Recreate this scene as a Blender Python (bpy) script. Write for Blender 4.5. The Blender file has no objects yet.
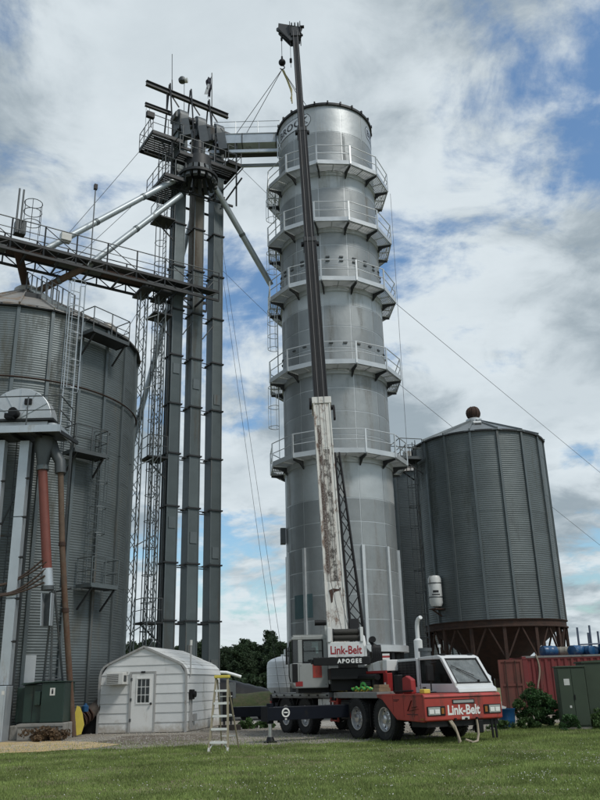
import bpy, math, random
import numpy as np
from mathutils import Vector, Matrix

random.seed(7)
np.random.seed(7)
SC = bpy.context.scene
COL = SC.collection
rad = math.radians
PI = math.pi
Z = Vector((0, 0, 1))

# ------------------------------------------------------------------ camera
cam_d = bpy.data.cameras.new("camera")
cam = bpy.data.objects.new("camera", cam_d)
COL.objects.link(cam)
PITCH, ROLL = rad(19.6), rad(1.55)
fwd = Vector((0, math.cos(PITCH), math.sin(PITCH)))
r0 = Vector((1, 0, 0))
u0 = Vector((0, -math.sin(PITCH), math.cos(PITCH)))
rgt = r0 * math.cos(ROLL) - u0 * math.sin(ROLL)
upv = r0 * math.sin(ROLL) + u0 * math.cos(ROLL)
cm = Matrix((rgt, upv, -fwd)).transposed().to_4x4()
cm.translation = (0, 0, 1.5)
cam.matrix_world = cm
cam_d.sensor_fit = 'VERTICAL'
cam_d.sensor_height = 24.0
cam_d.lens = 24.0
cam_d.clip_start = 0.1
cam_d.clip_end = 6000
SC.camera = cam

# ------------------------------------------------------------------ light
SUN_EL, SUN_AZ = rad(52), rad(128)      # azimuth clockwise from +Y (view direction)
sun_d = bpy.data.lights.new("sun", 'SUN')
sun_d.energy = 1.5
sun_d.angle = rad(12)
sun_d.color = (1.0, 0.96, 0.9)
sun = bpy.data.objects.new("sun", sun_d)
COL.objects.link(sun)
sdir = Vector((math.sin(SUN_AZ) * math.cos(SUN_EL), math.cos(SUN_AZ) * math.cos(SUN_EL), math.sin(SUN_EL)))
sun.rotation_euler = (-sdir).to_track_quat('-Z', 'Y').to_euler()
sun.location = (20, -20, 60)

world = bpy.data.worlds.new("World")
SC.world = world
world.use_nodes = True
wn, wl = world.node_tree.nodes, world.node_tree.links
wn.clear()


def nd(nodes, t, **kw):
    n = nodes.new(t)
    for k, v in kw.items():
        setattr(n, k, v)
    return n


def mathn(nodes, links, op, a, b=None, clamp=False):
    n = nodes.new('ShaderNodeMath')
    n.operation = op
    n.use_clamp = clamp
    for i, x in enumerate((a, b)):
        if x is None:
            continue
        if isinstance(x, (int, float)):
            n.inputs[i].default_value = x
        else:
            links.new(x, n.inputs[i])
    return n.outputs[0]


def maprange(nodes, links, v, a, b, c=0.0, d=1.0, smooth=False):
    n = nodes.new('ShaderNodeMapRange')
    n.clamp = True
    if smooth:
        n.interpolation_type = 'SMOOTHSTEP'
    links.new(v, n.inputs[0])
    for i, x in enumerate((a, b, c, d)):
        n.inputs[i + 1].default_value = x
    return n.outputs[0]


def mixc(nodes, links, f, a, b, mode='MIX'):
    n = nodes.new('ShaderNodeMix')
    n.data_type = 'RGBA'
    n.blend_type = mode
    for i, x in ((0, f), (6, a), (7, b)):
        if isinstance(x, (int, float)):
            n.inputs[i].default_value = x
        elif isinstance(x, (tuple, list)):
            n.inputs[i].default_value = (*x[:3], 1)
        else:
            links.new(x, n.inputs[i])
    return n.outputs[2]


sky = nd(wn, 'ShaderNodeTexSky', sky_type='NISHITA', sun_disc=False)
sky.sun_elevation = SUN_EL
sky.sun_rotation = SUN_AZ
sky.air_density = 1.2
sky.dust_density = 1.5
tc = nd(wn, 'ShaderNodeTexCoord')
sep = nd(wn, 'ShaderNodeSeparateXYZ')
wl.new(tc.outputs['Generated'], sep.inputs[0])
zc = mathn(wn, wl, 'MAXIMUM', sep.outputs[2], 0.0)
den = mathn(wn, wl, 'ADD', zc, 0.24)
px = mathn(wn, wl, 'DIVIDE', sep.outputs[0], den)
py = mathn(wn, wl, 'DIVIDE', sep.outputs[1], den)
comb = nd(wn, 'ShaderNodeCombineXYZ')
wl.new(px, comb.inputs[0])
wl.new(py, comb.inputs[1])


def wnoise(scale, detail, rough, off, dist=0.0):
    m = nd(wn, 'ShaderNodeMapping')
    m.inputs['Location'].default_value = off
    wl.new(comb.outputs[0], m.inputs[0])
    n = nd(wn, 'ShaderNodeTexNoise')
    n.inputs['Scale'].default_value = scale
    n.inputs['Detail'].default_value = detail
    n.inputs['Roughness'].default_value = rough
    n.inputs['Distortion'].default_value = dist
    wl.new(m.outputs[0], n.inputs[0])
    return n.outputs[0]


SKY_OFF = (3.1, 1.7, 0.0)
cov = wnoise(1.55, 12, 0.61, SKY_OFF, 0.3)
shd = wnoise(1.9, 7, 0.55, (SKY_OFF[0] + 5.2, SKY_OFF[1] - 2.1, 4.0), 0.4)
fine = wnoise(6.0, 9, 0.62, (1.0, 7.0, 2.0), 0.5)
cov2 = mathn(wn, wl, 'ADD', cov, mathn(wn, wl, 'MULTIPLY', mathn(wn, wl, 'SUBTRACT', fine, 0.5), 0.24))
cmask = maprange(wn, wl, cov2, 0.372, 0.492, 0.0, 1.0, True)
dens = maprange(wn, wl, cov2, 0.44, 0.66, 0.0, 1.0, True)
sh2 = mathn(wn, wl, 'ADD', mathn(wn, wl, 'MULTIPLY', shd, 0.7), mathn(wn, wl, 'MULTIPLY', fine, 0.3))
shade = maprange(wn, wl, sh2, 0.40, 0.57, 0.0, 1.0, True)
cl_bright = (5.45, 6.0, 6.3)
cl_dark = (2.4, 2.9, 3.25)
ccol = mixc(wn, wl, shade, cl_dark, cl_bright)
ccol = mixc(wn, wl, mathn(wn, wl, 'MULTIPLY', dens, 0.35), ccol, (3.1, 3.65, 4.0))
skyc = mixc(wn, wl, 1.0, sky.outputs[0], (0.80, 1.0, 1.12), 'MULTIPLY')
wcol = mixc(wn, wl, mathn(wn, wl, 'MULTIPLY', cmask, 0.97), skyc, ccol)
bg = nd(wn, 'ShaderNodeBackground')
bg.inputs['Strength'].default_value = 0.1
wl.new(wcol, bg.inputs['Color'])
wo = nd(wn, 'ShaderNodeOutputWorld')
wl.new(bg.outputs[0], wo.inputs[0])

SC.view_settings.view_transform = 'Standard'
SC.view_settings.look = 'None'
SC.view_settings.exposure = 0.42
SC.view_settings.gamma = 1.0
SC.view_settings.use_curve_mapping = False
SC.render.engine = 'CYCLES'
SC.cycles.max_bounces = 6
SC.cycles.use_denoising = True


# ------------------------------------------------------------------ materials
MATS = {}


def mat(name, col, rough=0.6, metal=0.0, var=0.12, vscale=2.0, dirt=None, damt=0.4, dscale=1.5, streak=0.0,
        bump=0.0, bscale=60.0, corr=0.0, corrdist=0.02, rnd=0.0, dent=0.0, splash=None, spec=0.5, coat=0.0, trans=0.0):
    if name in MATS:
        return MATS[name]
    m = bpy.data.materials.new(name)
    m.use_nodes = True
    N, L = m.node_tree.nodes, m.node_tree.links
    b = N['Principled BSDF']
    g = N.new('ShaderNodeNewGeometry')
    pos = g.outputs['Position']

    def noise(scale, detail=5, r=0.6, stretch=None):
        v = pos
        if stretch:
            q = N.new('ShaderNodeVectorMath')
            q.operation = 'MULTIPLY'
            L.new(pos, q.inputs[0])
            q.inputs[1].default_value = stretch
            v = q.outputs[0]
        n = N.new('ShaderNodeTexNoise')
        n.inputs['Scale'].default_value = scale
        n.inputs['Detail'].default_value = detail
        n.inputs['Roughness'].default_value = r
        L.new(v, n.inputs[0])
        return n.outputs[0]
    n1 = noise(vscale, 6, 0.65)
    f = maprange(N, L, n1, 0.28, 0.72, 1 - var, 1 + var)
    if rnd:
        oi = N.new('ShaderNodeObjectInfo')
        f = mathn(N, L, 'MULTIPLY', f, maprange(N, L, oi.outputs['Random'], 0, 1, 1 - rnd, 1 + rnd))
    c = mixc(N, L, 1.0, col, (1, 1, 1), 'MULTIPLY')
    sc = N.new('ShaderNodeVectorMath')
    sc.operation = 'SCALE'
    L.new(c, sc.inputs[0])
    L.new(f, sc.inputs['Scale'])
    c = sc.outputs[0]
    rsock = None
    if dirt:
        st = (1, 1, 1 - streak) if streak else None
        d = noise(dscale, 9, 0.68, st)
        t = 0.5 + (0.5 - damt) * 0.55
        fac = maprange(N, L, d, t, t + 0.11, 0, 1)
        d2 = noise(dscale * 9, 4, 0.6)
        fac = mathn(N, L, 'MULTIPLY', fac, maprange(N, L, d2, 0.3, 0.55, 0.35, 1))
        c = mixc(N, L, fac, c, dirt)
        rsock = mathn(N, L, 'ADD', mathn(N, L, 'MULTIPLY', fac, max(0.0, 0.85 - rough)), rough)
        if metal:
            mm = mathn(N, L, 'MULTIPLY', mathn(N, L, 'SUBTRACT', 1.0, fac), metal)
            L.new(mm, b.inputs['Metallic'])
    if splash:
        s = N.new('ShaderNodeSeparateXYZ')
        L.new(pos, s.inputs[0])
        lim = mathn(N, L, 'ADD', mathn(N, L, 'MULTIPLY', noise(4.0, 8, 0.7), splash[1] * 2), -splash[1] * 0.5)
        fs = maprange(N, L, mathn(N, L, 'SUBTRACT', lim, s.outputs[2]), -0.12, 0.25, 0, 0.75)
        c = mixc(N, L, fs, c, splash[0])
    L.new(c, b.inputs['Base Color'])
    if rsock is None:
        rsock = maprange(N, L, n1, 0.25, 0.75, max(0.02, rough - 0.07), min(1, rough + 0.07))
    L.new(rsock, b.inputs['Roughness'])
    if not (dirt and metal):
        b.inputs['Metallic'].default_value = metal
    b.inputs['Specular IOR Level'].default_value = spec
    if coat:
        b.inputs['Coat Weight'].default_value = coat
    if trans:
        b.inputs['Transmission Weight'].default_value = trans
    nrm = None
    if bump:
        bn = N.new('ShaderNodeBump')
        bn.inputs['Strength'].default_value = bump
        bn.inputs['Distance'].default_value = 0.03
        L.new(noise(bscale, 5, 0.6), bn.inputs['Height'])
        nrm = bn.outputs[0]
    if dent:
        bn = N.new('ShaderNodeBump')
        bn.inputs['Strength'].default_value = dent
        bn.inputs['Distance'].default_value = 0.035
        L.new(noise(1.3, 3, 0.5), bn.inputs['Height'])
        if nrm:
            L.new(nrm, bn.inputs['Normal'])
        nrm = bn.outputs[0]
    if corr:
        s = N.new('ShaderNodeSeparateXYZ')
        L.new(pos, s.inputs[0])
        w = mathn(N, L, 'SINE', mathn(N, L, 'MULTIPLY', s.outputs[2], 2 * PI / corr))
        bn = N.new('ShaderNodeBump')
        bn.inputs['Strength'].default_value = 1.0
        bn.inputs['Distance'].default_value = corrdist
        L.new(w, bn.inputs['Height'])
        if nrm:
            L.new(nrm, bn.inputs['Normal'])
        nrm = bn.outputs[0]
    if nrm:
        L.new(nrm, b.inputs['Normal'])
    MATS[name] = m
    return m


RUST = (0.14, 0.055, 0.025)
BROWN = (0.10, 0.07, 0.045)
galv_l = mat('galvanised_old', (0.130, 0.150, 0.154), 0.5, 0.5, 0.16, 0.9, (0.085, 0.088, 0.076), 0.45, 0.8, 0.8, dent=0.5, corr=0.102, corrdist=0.0045, rnd=0.08)
galv_r = mat('galvanised_weathered', (0.122, 0.140, 0.143), 0.5, 0.5, 0.14, 0.9, (0.068, 0.078, 0.075), 0.42, 0.9, 0.85, dent=0.5, corr=0.11, corrdist=0.0045, rnd=0.07)
galv_rib = mat('galvanised_rib', (0.13, 0.15, 0.155), 0.45, 0.5, 0.12, 1.5, (0.10, 0.09, 0.075), 0.42, 1.5, 0.9)
galv_roof_r = mat('galvanised_roof_grey', (0.20, 0.22, 0.225), 0.5, 0.5, 0.15, 1.2, (0.12, 0.11, 0.09), 0.4, 1.1, 0.0, rnd=0.08)
galv_roof = mat('galvanised_roof', (0.33, 0.32, 0.30), 0.5, 0.5, 0.15, 1.2, (0.20, 0.14, 0.09), 0.5, 1.1, 0.0, rnd=0.08)
galv_new = mat('galvanised_new', (0.55, 0.57, 0.58), 0.42, 0.55, 0.10, 1.5, rnd=0.05)
galv_plain = mat('galvanised_band', (0.43, 0.455, 0.462), 0.48, 0.55, 0.11, 1.1, (0.31, 0.315, 0.31), 0.44, 1.1, 0.9, rnd=0.08, dent=0.55)
screen = mat('perforated_screen', (0.275, 0.293, 0.298), 0.48, 0.55, 0.12, 0.8, (0.18, 0.185, 0.183), 0.44, 1.0, 0.9, rnd=0.12, dent=0.55, bump=0.25, bscale=45)
white_rail = mat('galvanised_rail', (0.60, 0.62, 0.63), 0.4, 0.5, 0.08, 3)
dark_steel = mat('dark_steel', (0.024, 0.026, 0.028), 0.55, 0.2, 0.2, 3, (0.04, 0.028, 0.02), 0.3, 2)
mid_steel = mat('grey_steel', (0.085, 0.094, 0.098), 0.5, 0.4, 0.15, 2, (0.08, 0.06, 0.045), 0.35, 1.6, 0.7)
leg_steel = mat('elevator_casing_steel', (0.10, 0.122, 0.126), 0.5, 0.4, 0.12, 1.0, (0.075, 0.065, 0.05), 0.38, 0.8, 0.92, rnd=0.12, dent=0.5)
leg_tan = mat('elevator_casing_stained', (0.12, 0.11, 0.09), 0.55, 0.3, 0.14, 1.0, (0.08, 0.055, 0.035), 0.45, 0.8, 0.92, rnd=0.05)
rust_m = mat('rusty_steel', (0.055, 0.029, 0.020), 0.85, 0.1, 0.3, 3, (0.03, 0.02, 0.016), 0.5, 2.5, bump=0.3, bscale=40)
white_p = mat('white_paint', (0.62, 0.63, 0.62), 0.4, 0, 0.08, 2, (0.30, 0.26, 0.21), 0.38, 2.2, 0.75, dent=0.3)
boom_white = mat('boom_white_paint', (0.58, 0.57, 0.53), 0.5, 0, 0.10, 3, (0.15, 0.08, 0.05), 0.47, 3.4, 0.5)
boom_rust = mat('boom_rust_strip', (0.48, 0.46, 0.42), 0.7, 0, 0.2, 5, (0.075, 0.042, 0.030), 0.74, 3.2, 0.45)
boom_worn = mat('boom_worn_paint', (0.46, 0.44, 0.40), 0.65, 0, 0.2, 5, (0.04, 0.028, 0.022), 0.60, 6.0, 0.35)
boom_dark = mat('boom_dark_paint', (0.016, 0.016, 0.017), 0.45, 0.0, 0.25, 2, (0.03, 0.025, 0.021), 0.36, 2.5, 0.9, spec=0.25)
cab_grey = mat('cab_grey_paint', (0.30, 0.31, 0.30), 0.45, 0, 0.08, 2, (0.18, 0.16, 0.14), 0.32, 2.5, 0.8)
cab_white = mat('cab_white_paint', (0.62, 0.63, 0.63), 0.35, 0, 0.06, 2, (0.33, 0.30, 0.26), 0.36, 2.5, 0.75, dent=0.3)
red_p = mat('red_paint', (0.36, 0.045, 0.034), 0.5, 0, 0.16, 2, (0.12, 0.045, 0.034), 0.47, 2.5, 0.7, dent=0.4, splash=((0.15, 0.11, 0.08), 0.72))
red_bright = mat('red_bright_paint', (0.28, 0.02, 0.02), 0.45, 0, 0.12, 2)
black_p = mat('black_paint', (0.008, 0.008, 0.009), 0.5, 0, 0.25, 3, (0.022, 0.02, 0.017), 0.32, 3, spec=0.3)
navy_p = mat('navy_paint', (0.005, 0.007, 0.013), 0.5, 0, 0.2, 3, (0.014, 0.013, 0.012), 0.36, 3, 0.3, spec=0.2)
deck_p = mat('deck_grey', (0.19, 0.19, 0.185), 0.7, 0, 0.18, 3, (0.10, 0.085, 0.07), 0.45, 3)
rubber = mat('tyre_rubber', (0.014, 0.014, 0.014), 0.85, 0, 0.25, 4, (0.045, 0.041, 0.034), 0.40, 5)
chrome = mat('alloy_rim', (0.62, 0.62, 0.62), 0.3, 0.9, 0.1, 4, (0.25, 0.23, 0.2), 0.35, 6)
glass_d = mat('dark_glass', (0.012, 0.016, 0.018), 0.06, 0, 0.1, 2, spec=0.6)
glass_g = mat('cab_glass', (0.055, 0.07, 0.075), 0.07, 0, 0.1, 2, spec=0.7)
lens_m = mat('lamp_lens', (0.75, 0.75, 0.72), 0.12, 0, 0.05, 2)
tan_strap = mat('tan_webbing', (0.34, 0.29, 0.22), 0.85, 0, 0.2, 8)
yellow_p = mat('yellow_paint', (0.62, 0.50, 0.08), 0.5, 0, 0.12, 4, (0.25, 0.2, 0.08), 0.3, 4)
green_hose = mat('green_hose', (0.08, 0.35, 0.08), 0.5, 0, 0.2, 6)
sid_white = mat('white_siding', (0.64, 0.65, 0.64), 0.45, 0, 0.06, 1.5, (0.40, 0.40, 0.37), 0.40, 1.4, 0.8, rnd=0.05, dent=0.5, splash=((0.30, 0.25, 0.19), 0.55))
trim_grey = mat('grey_trim', (0.36, 0.36, 0.35), 0.5, 0, 0.1, 3, (0.2, 0.17, 0.14), 0.35, 3)
door_white = mat('door_white', (0.70, 0.70, 0.68), 0.4, 0, 0.05, 2, (0.45, 0.42, 0.36), 0.34, 2, 0.7, splash=((0.33, 0.28, 0.21), 0.3))
plastic_w = mat('appliance_white', (0.60, 0.60, 0.57), 0.5, 0, 0.06, 3, (0.35, 0.3, 0.24), 0.3, 4)
trafo_green = mat('transformer_green', (0.014, 0.034, 0.026), 0.45, 0, 0.15, 2, (0.05, 0.06, 0.045), 0.35, 2, 0.7)
olive_green = mat('olive_green_paint', (0.040, 0.058, 0.036), 0.5, 0, 0.14, 2, (0.07, 0.07, 0.045), 0.35, 2, 0.7)
concrete = mat('concrete', (0.24, 0.23, 0.21), 0.9, 0, 0.18, 3, (0.12, 0.11, 0.09), 0.45, 2, 0.6, bump=0.3, bscale=30)
cont_red = mat('container_red', (0.155, 0.022, 0.022), 0.6, 0, 0.16, 1.5, (0.10, 0.04, 0.03), 0.45, 1.4, 0.7)
cont_door = mat('container_door_brown', (0.13, 0.036, 0.026), 0.65, 0, 0.18, 1.5, (0.09, 0.04, 0.03), 0.5, 1.8, 0.7)
drum_blue = mat('blue_plastic', (0.012, 0.07, 0.17), 0.35, 0, 0.15, 3, (0.10, 0.13, 0.15), 0.35, 4)
drum_tan = mat('tan_plastic', (0.24, 0.22, 0.18), 0.5, 0, 0.15, 3)
pipe_white = mat('galvanised_duct', (0.46, 0.50, 0.53), 0.4, 0.5, 0.1, 1.5, (0.26, 0.25, 0.23), 0.36, 1.5, 0.85)
spout_m = mat('spout_steel', (0.42, 0.46, 0.48), 0.45, 0.5, 0.1, 1.5, (0.2, 0.19, 0.17), 0.36, 1.4, 0.3)
pipe_red = mat('oxide_red_pipe', (0.16, 0.045, 0.032), 0.6, 0, 0.15, 2, (0.11, 0.045, 0.035), 0.4, 2, 0.8)
pipe_rust = mat('rusty_pipe', (0.11, 0.075, 0.052), 0.8, 0, 0.25, 3, (0.10, 0.05, 0.03), 0.55, 3, 0.5)
hose_brown = mat('brown_hose', (0.055, 0.035, 0.025), 0.7, 0, 0.3, 6)
poly_white = mat('white_polyethylene', (0.82, 0.83, 0.82), 0.45, 0, 0.04, 2)
fiber_tan = mat('fibreglass_rail', (0.27, 0.235, 0.16), 0.55, 0, 0.12, 6)
alu = mat('aluminium_step', (0.72, 0.72, 0.69), 0.45, 0.1, 0.1, 6)
ink_black = mat('black_ink', (0.012, 0.012, 0.014), 0.5)
ink_red = mat('red_ink', (0.30, 0.02, 0.025), 0.5)
ink_white = mat('white_ink', (0.72, 0.72, 0.70), 0.5)
ink_dred = mat('dark_red_ink', (0.07, 0.012, 0.012), 0.5)
rope_m = mat('wire_rope', (0.10, 0.10, 0.10), 0.5, 0.5, 0.1, 6)
rope_y = mat('yellow_sling', (0.40, 0.36, 0.20), 0.8, 0, 0.2, 8)
bark_m = mat('bark', (0.075, 0.055, 0.04), 0.9, 0, 0.3, 6, bump=0.4, bscale=20)
junk_m = mat('dark_scrap', (0.045, 0.035, 0.028), 0.8, 0, 0.35, 4, (0.09, 0.06, 0.04), 0.45, 4)
road_grey = mat('far_road', (0.24, 0.235, 0.225), 0.9, 0, 0.12, 0.3)


def leaf_mat(name, col, var=0.35, vscale=0.6, rnd=0.2, transl=0.25):
    m = bpy.data.materials.new(name)
    m.use_nodes = True
    N, L = m.node_tree.nodes, m.node_tree.links
    b = N['Principled BSDF']
    g = N.new('ShaderNodeNewGeometry')
    n = N.new('ShaderNodeTexNoise')
    n.inputs['Scale'].default_value = vscale
    n.inputs['Detail'].default_value = 5
    L.new(g.outputs['Position'], n.inputs[0])
    f = maprange(N, L, n.outputs[0], 0.3, 0.7, 1 - var, 1 + var)
    oi = N.new('ShaderNodeObjectInfo')
    f = mathn(N, L, 'MULTIPLY', f, maprange(N, L, oi.outputs['Random'], 0, 1, 1 - rnd, 1 + rnd))
    f = mathn(N, L, 'MULTIPLY', f, maprange(N, L, g.outputs['Random Per Island'], 0, 1, 0.7, 1.3))
    s = N.new('ShaderNodeVectorMath')
    s.operation = 'SCALE'
    s.inputs[0].default_value = col
    L.new(f, s.inputs['Scale'])
    L.new(s.outputs[0], b.inputs['Base Color'])
    b.inputs['Roughness'].default_value = 0.65
    b.inputs['Specular IOR Level'].default_value = 0.3
    t = N.new('ShaderNodeBsdfTranslucent')
    L.new(s.outputs[0], t.inputs[0])
    mx = N.new('ShaderNodeMixShader')
    mx.inputs[0].default_value = transl
    L.new(b.outputs[0], mx.inputs[1])
    L.new(t.outputs[0], mx.inputs[2])
    L.new(mx.outputs[0], N['Material Output'].inputs[0])
    return m


leaf_far = leaf_mat('tree_foliage', (0.036, 0.060, 0.028), 0.3, 0.25)
leaf_shrub = leaf_mat('shrub_foliage', (0.050, 0.115, 0.036), 0.35, 3)
leaf_weed = leaf_mat('weed_foliage', (0.055, 0.10, 0.03), 0.35, 3)
dead_weed = leaf_mat('dead_weed', (0.13, 0.085, 0.05), 0.35, 4)
grass_m = leaf_mat('grass_blades', (0.215, 0.275, 0.085), 0.42, 0.8, 0.0, 0.3)
clover_m = mat('clover_flower', (0.62, 0.62, 0.56), 0.8)


# ------------------------------------------------------------------ mesh building
class MB:
    def __init__(self, T=None):
        self.v, self.f, self.T = [], [], T

    def add(self, vs, fs):
        o = len(self.v)
        if self.T is not None:
            vs = [self.T @ Vector(p) for p in vs]
        self.v += [tuple(p) for p in vs]
        self.f += [tuple(i + o for i in f) for f in fs]
        return self

    def obox(self, c, ax, ay, az):
        c, ax, ay, az = Vector(c), Vector(ax) / 2, Vector(ay) / 2, Vector(az) / 2
        vs = [c + ax * i + ay * j + az * k for k in (-1, 1) for j in (-1, 1) for i in (-1, 1)]
        return self.add(vs, [(0, 2, 3, 1), (4, 5, 7, 6), (0, 1, 5, 4), (2, 6, 7, 3), (0, 4, 6, 2), (1, 3, 7, 5)])

    def box(self, x0, x1, y0, y1, z0, z1):
        return self.obox(((x0 + x1) / 2, (y0 + y1) / 2, (z0 + z1) / 2), (x1 - x0, 0, 0), (0, y1 - y0, 0), (0, 0, z1 - z0))

    def bar(self, p0, p1, w, h=None, up=None):
        p0, p1 = Vector(p0), Vector(p1)
        d = p1 - p0
        up = Vector(up) if up else (Z if abs(d.normalized().z) < 0.95 else Vector((0, 1, 0)))
        s = d.cross(up).normalized()
        t = s.cross(d).normalized()
        return self.obox((p0 + p1) / 2, d, s * w, t * (h or w))

    def tube(self, p0, p1, r, n=10, r2=None, cap=True):
        p0, p1 = Vector(p0), Vector(p1)
        d = (p1 - p0).normalized()
        a = d.orthogonal().normalized()
        b = d.cross(a)
        r2 = r if r2 is None else r2
        vs = [p0 + (a * math.cos(2 * PI * i / n) + b * math.sin(2 * PI * i / n)) * r for i in range(n)]
        vs += [p1 + (a * math.cos(2 * PI * i / n) + b * math.sin(2 * PI * i / n)) * r2 for i in range(n)]
        fs = [(i, (i + 1) % n, n + (i + 1) % n, n + i) for i in range(n)]
        if cap:
            fs += [tuple(range(n - 1, -1, -1)), tuple(range(n, 2 * n))]
        return self.add(vs, fs)

    def path(self, pts, r, n=6):
        pts = [Vector(p) for p in pts]
        vs, fs = [], []
        a = None
        for i, p in enumerate(pts):
            d = (pts[min(i + 1, len(pts) - 1)] - pts[max(i - 1, 0)]).normalized()
            a = d.orthogonal().normalized() if a is None else (a - d * a.dot(d)).normalized()
            b = d.cross(a)
            vs += [p + (a * math.cos(2 * PI * k / n) + b * math.sin(2 * PI * k / n)) * r for k in range(n)]
            if i:
                o = (i - 1) * n
                fs += [(o + k, o + (k + 1) % n, o + n + (k + 1) % n, o + n + k) for k in range(n)]
        fs += [tuple(range(n - 1, -1, -1)), tuple(range(len(vs) - n, len(vs)))]
        return self.add(vs, fs)

    def lathe(self, prof, n=24, c=(0, 0, 0), axis='z', a0=0, a1=2 * PI, caps=True):
        full = abs(a1 - a0 - 2 * PI) < 1e-6
        m = n if full else n + 1
        vs, fs = [], []
        for (r, h) in prof:
            for i in range(m):
                t = a0 + (a1 - a0) * i / n
                x, y = r * math.cos(t), r * math.sin(t)
                p = (x, y, h) if axis == 'z' else ((x, h, y) if axis == 'y' else (h, x, y))
                vs.append(Vector(p) + Vector(c))
        for j in range(len(prof) - 1):
            for i in range(n):
                k = (i + 1) % m
                fs.append((j * m + i, j * m + k, (j + 1) * m + k, (j + 1) * m + i))
        if full and caps:
            if prof[0][0] > 1e-4:
                fs.append(tuple(range(m - 1, -1, -1)))
            if prof[-1][0] > 1e-4:
                fs.append(tuple((len(prof) - 1) * m + i for i in range(m)))
        return self.add(vs, fs)

    def prism(self, poly, o, ex, ey, ez, d):
        """poly of (a, b) in the plane o + a*ex + b*ey, thickened by d along ez."""
        o, ex, ey, ez = Vector(o), Vector(ex), Vector(ey), Vector(ez)
        n = len(poly)
        vs = [o + ex * a + ey * b for a, b in poly] + [o + ex * a + ey * b + ez * d for a, b in poly]
        fs = [tuple(range(n - 1, -1, -1)), tuple(range(n, 2 * n))]
        fs += [(i, (i + 1) % n, n + (i + 1) % n, n + i) for i in range(n)]
        return self.add(vs, fs)

    def mesh(self, name, m, smooth=None):
        me = bpy.data.meshes.new(name)
        me.from_pydata(self.v, [], self.f)
        me.materials.append(m)
        bm_fix(me)
        if smooth:
            me.polygons.foreach_set('use_smooth', [True] * len(me.polygons))
            me.set_sharp_from_angle(angle=rad(smooth))
        return me


import bmesh


def bm_fix(me):
    b = bmesh.new()
    b.from_mesh(me)
    bmesh.ops.recalc_face_normals(b, faces=b.faces)
    b.to_mesh(me)
    b.free()


PINV = {}


def thing(name, label, cat, loc=(0, 0, 0), group=None):
    o = bpy.data.objects.new(name, None)
    o.empty_display_size = 0.2
    COL.objects.link(o)
    o.location = loc
    o['label'] = label
    o['category'] = cat
    if group:
        o['group'] = group
    PINV[o.name] = Matrix.Translation(-Vector(loc))
    return o


def obj(name, me, parent=None, M=None, kind=None, label=None):
    o = bpy.data.objects.new(name, me)
    COL.objects.link(o)
    if parent is not None:
        o.parent = parent
        if parent.name in PINV:
            o.matrix_parent_inverse = PINV[parent.name]
    if M is not None:
        o.matrix_basis = M
    if kind:
        o['kind'] = kind
    if label:
        o['label'] = label
    return o


def part(parent, name, mb, m, smooth=None, bevel=0, kind=None, label=None):
    o = obj(name, mb.mesh(name, m, smooth), parent, None, kind, label)
    if bevel:
        md = o.modifiers.new('bevel', 'BEVEL')
        md.width = bevel
        md.segments = 2
        md.limit_method = 'ANGLE'
        md.angle_limit = rad(40)
    return o


def single(name, mb, m, label, cat, group=None, smooth=None):
    o = obj(name, mb.mesh(name, m, smooth))
    o['label'] = label
    o['category'] = cat
    if group:
        o['group'] = group
    return o


SHARED = {}


def shared(kind, m):
    k = (kind, m.name)
    if k not in SHARED:
        b = MB()
        if kind == 'cube':
            b.obox((0, 0, 0), (1, 0, 0), (0, 1, 0), (0, 0, 1))
        else:
            n = int(kind[4:])
            b.tube((0, 0, 0), (0, 0, 1), 1, n)
        SHARED[k] = b.mesh('shared_' + kind, m, 40 if kind != 'cube' else None)
    return SHARED[k]


def slab(parent, name, m, c, ax, ay, az):
    """a box given by its centre and three edge vectors, sharing one mesh"""
    M = Matrix((Vector(ax), Vector(ay), Vector(az))).transposed().to_4x4()
    M.translation = Vector(c)
    return obj(name, shared('cube', m), parent, M)


def rod(parent, name, m, p0, p1, r, n=8):
    p0, p1 = Vector(p0), Vector(p1)
    d = p1 - p0
    a = d.orthogonal().normalized()
    b = d.normalized().cross(a)
    M = Matrix((a * r, b * r, d)).transposed().to_4x4()
    M.translation = p0
    return obj(name, shared('tube%d' % n, m), parent, M)


def beam(parent, name, m, p0, p1, w, h=None, up=None):
    p0, p1 = Vector(p0), Vector(p1)
    d = p1 - p0
    up = Vector(up) if up else (Z if abs(d.normalized().z) < 0.95 else Vector((0, 1, 0)))
    s = d.cross(up).normalized()
    t = s.cross(d).normalized()
    return slab(parent, name, m, (p0 + p1) / 2, d, s * w, t * (h or w))


def dup(root, loc=None, M=None):
    r = root.copy()
    COL.objects.link(r)
    if loc is not None:
        r.location = loc
    if M is not None:
        r.matrix_basis = M
    for ch in list(root.children):
        c = ch.copy()
        COL.objects.link(c)
        c.parent = r
        for g in ch.children:
            d = g.copy()
            COL.objects.link(d)
            d.parent = c
    return r


def text_geo(body, bold=0.0, space=1.0):
    """flat letter outlines of the built-in font, scaled to width 1 x height 1"""
    cu = bpy.data.curves.new('letters', 'FONT')
    cu.body = body
    cu.offset = bold
    cu.space_character = space
    cu.resolution_u = 3
    o = bpy.data.objects.new('letters', cu)
    COL.objects.link(o)
    dg = bpy.context.evaluated_depsgraph_get()
    me = bpy.data.meshes.new_from_object(o.evaluated_get(dg))
    vs = [tuple(v.co) for v in me.vertices]
    fs = [tuple(p.vertices) for p in me.polygons]
    bpy.data.objects.remove(o)
    bpy.data.curves.remove(cu)
    bpy.data.meshes.remove(me)
    xs, ys = [v[0] for v in vs], [v[1] for v in vs]
    x0, x1, y0, y1 = min(xs), max(xs), min(ys), max(ys)
    return [((v[0] - x0) / (x1 - x0), (v[1] - y0) / (y1 - y0)) for v in vs], fs


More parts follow.
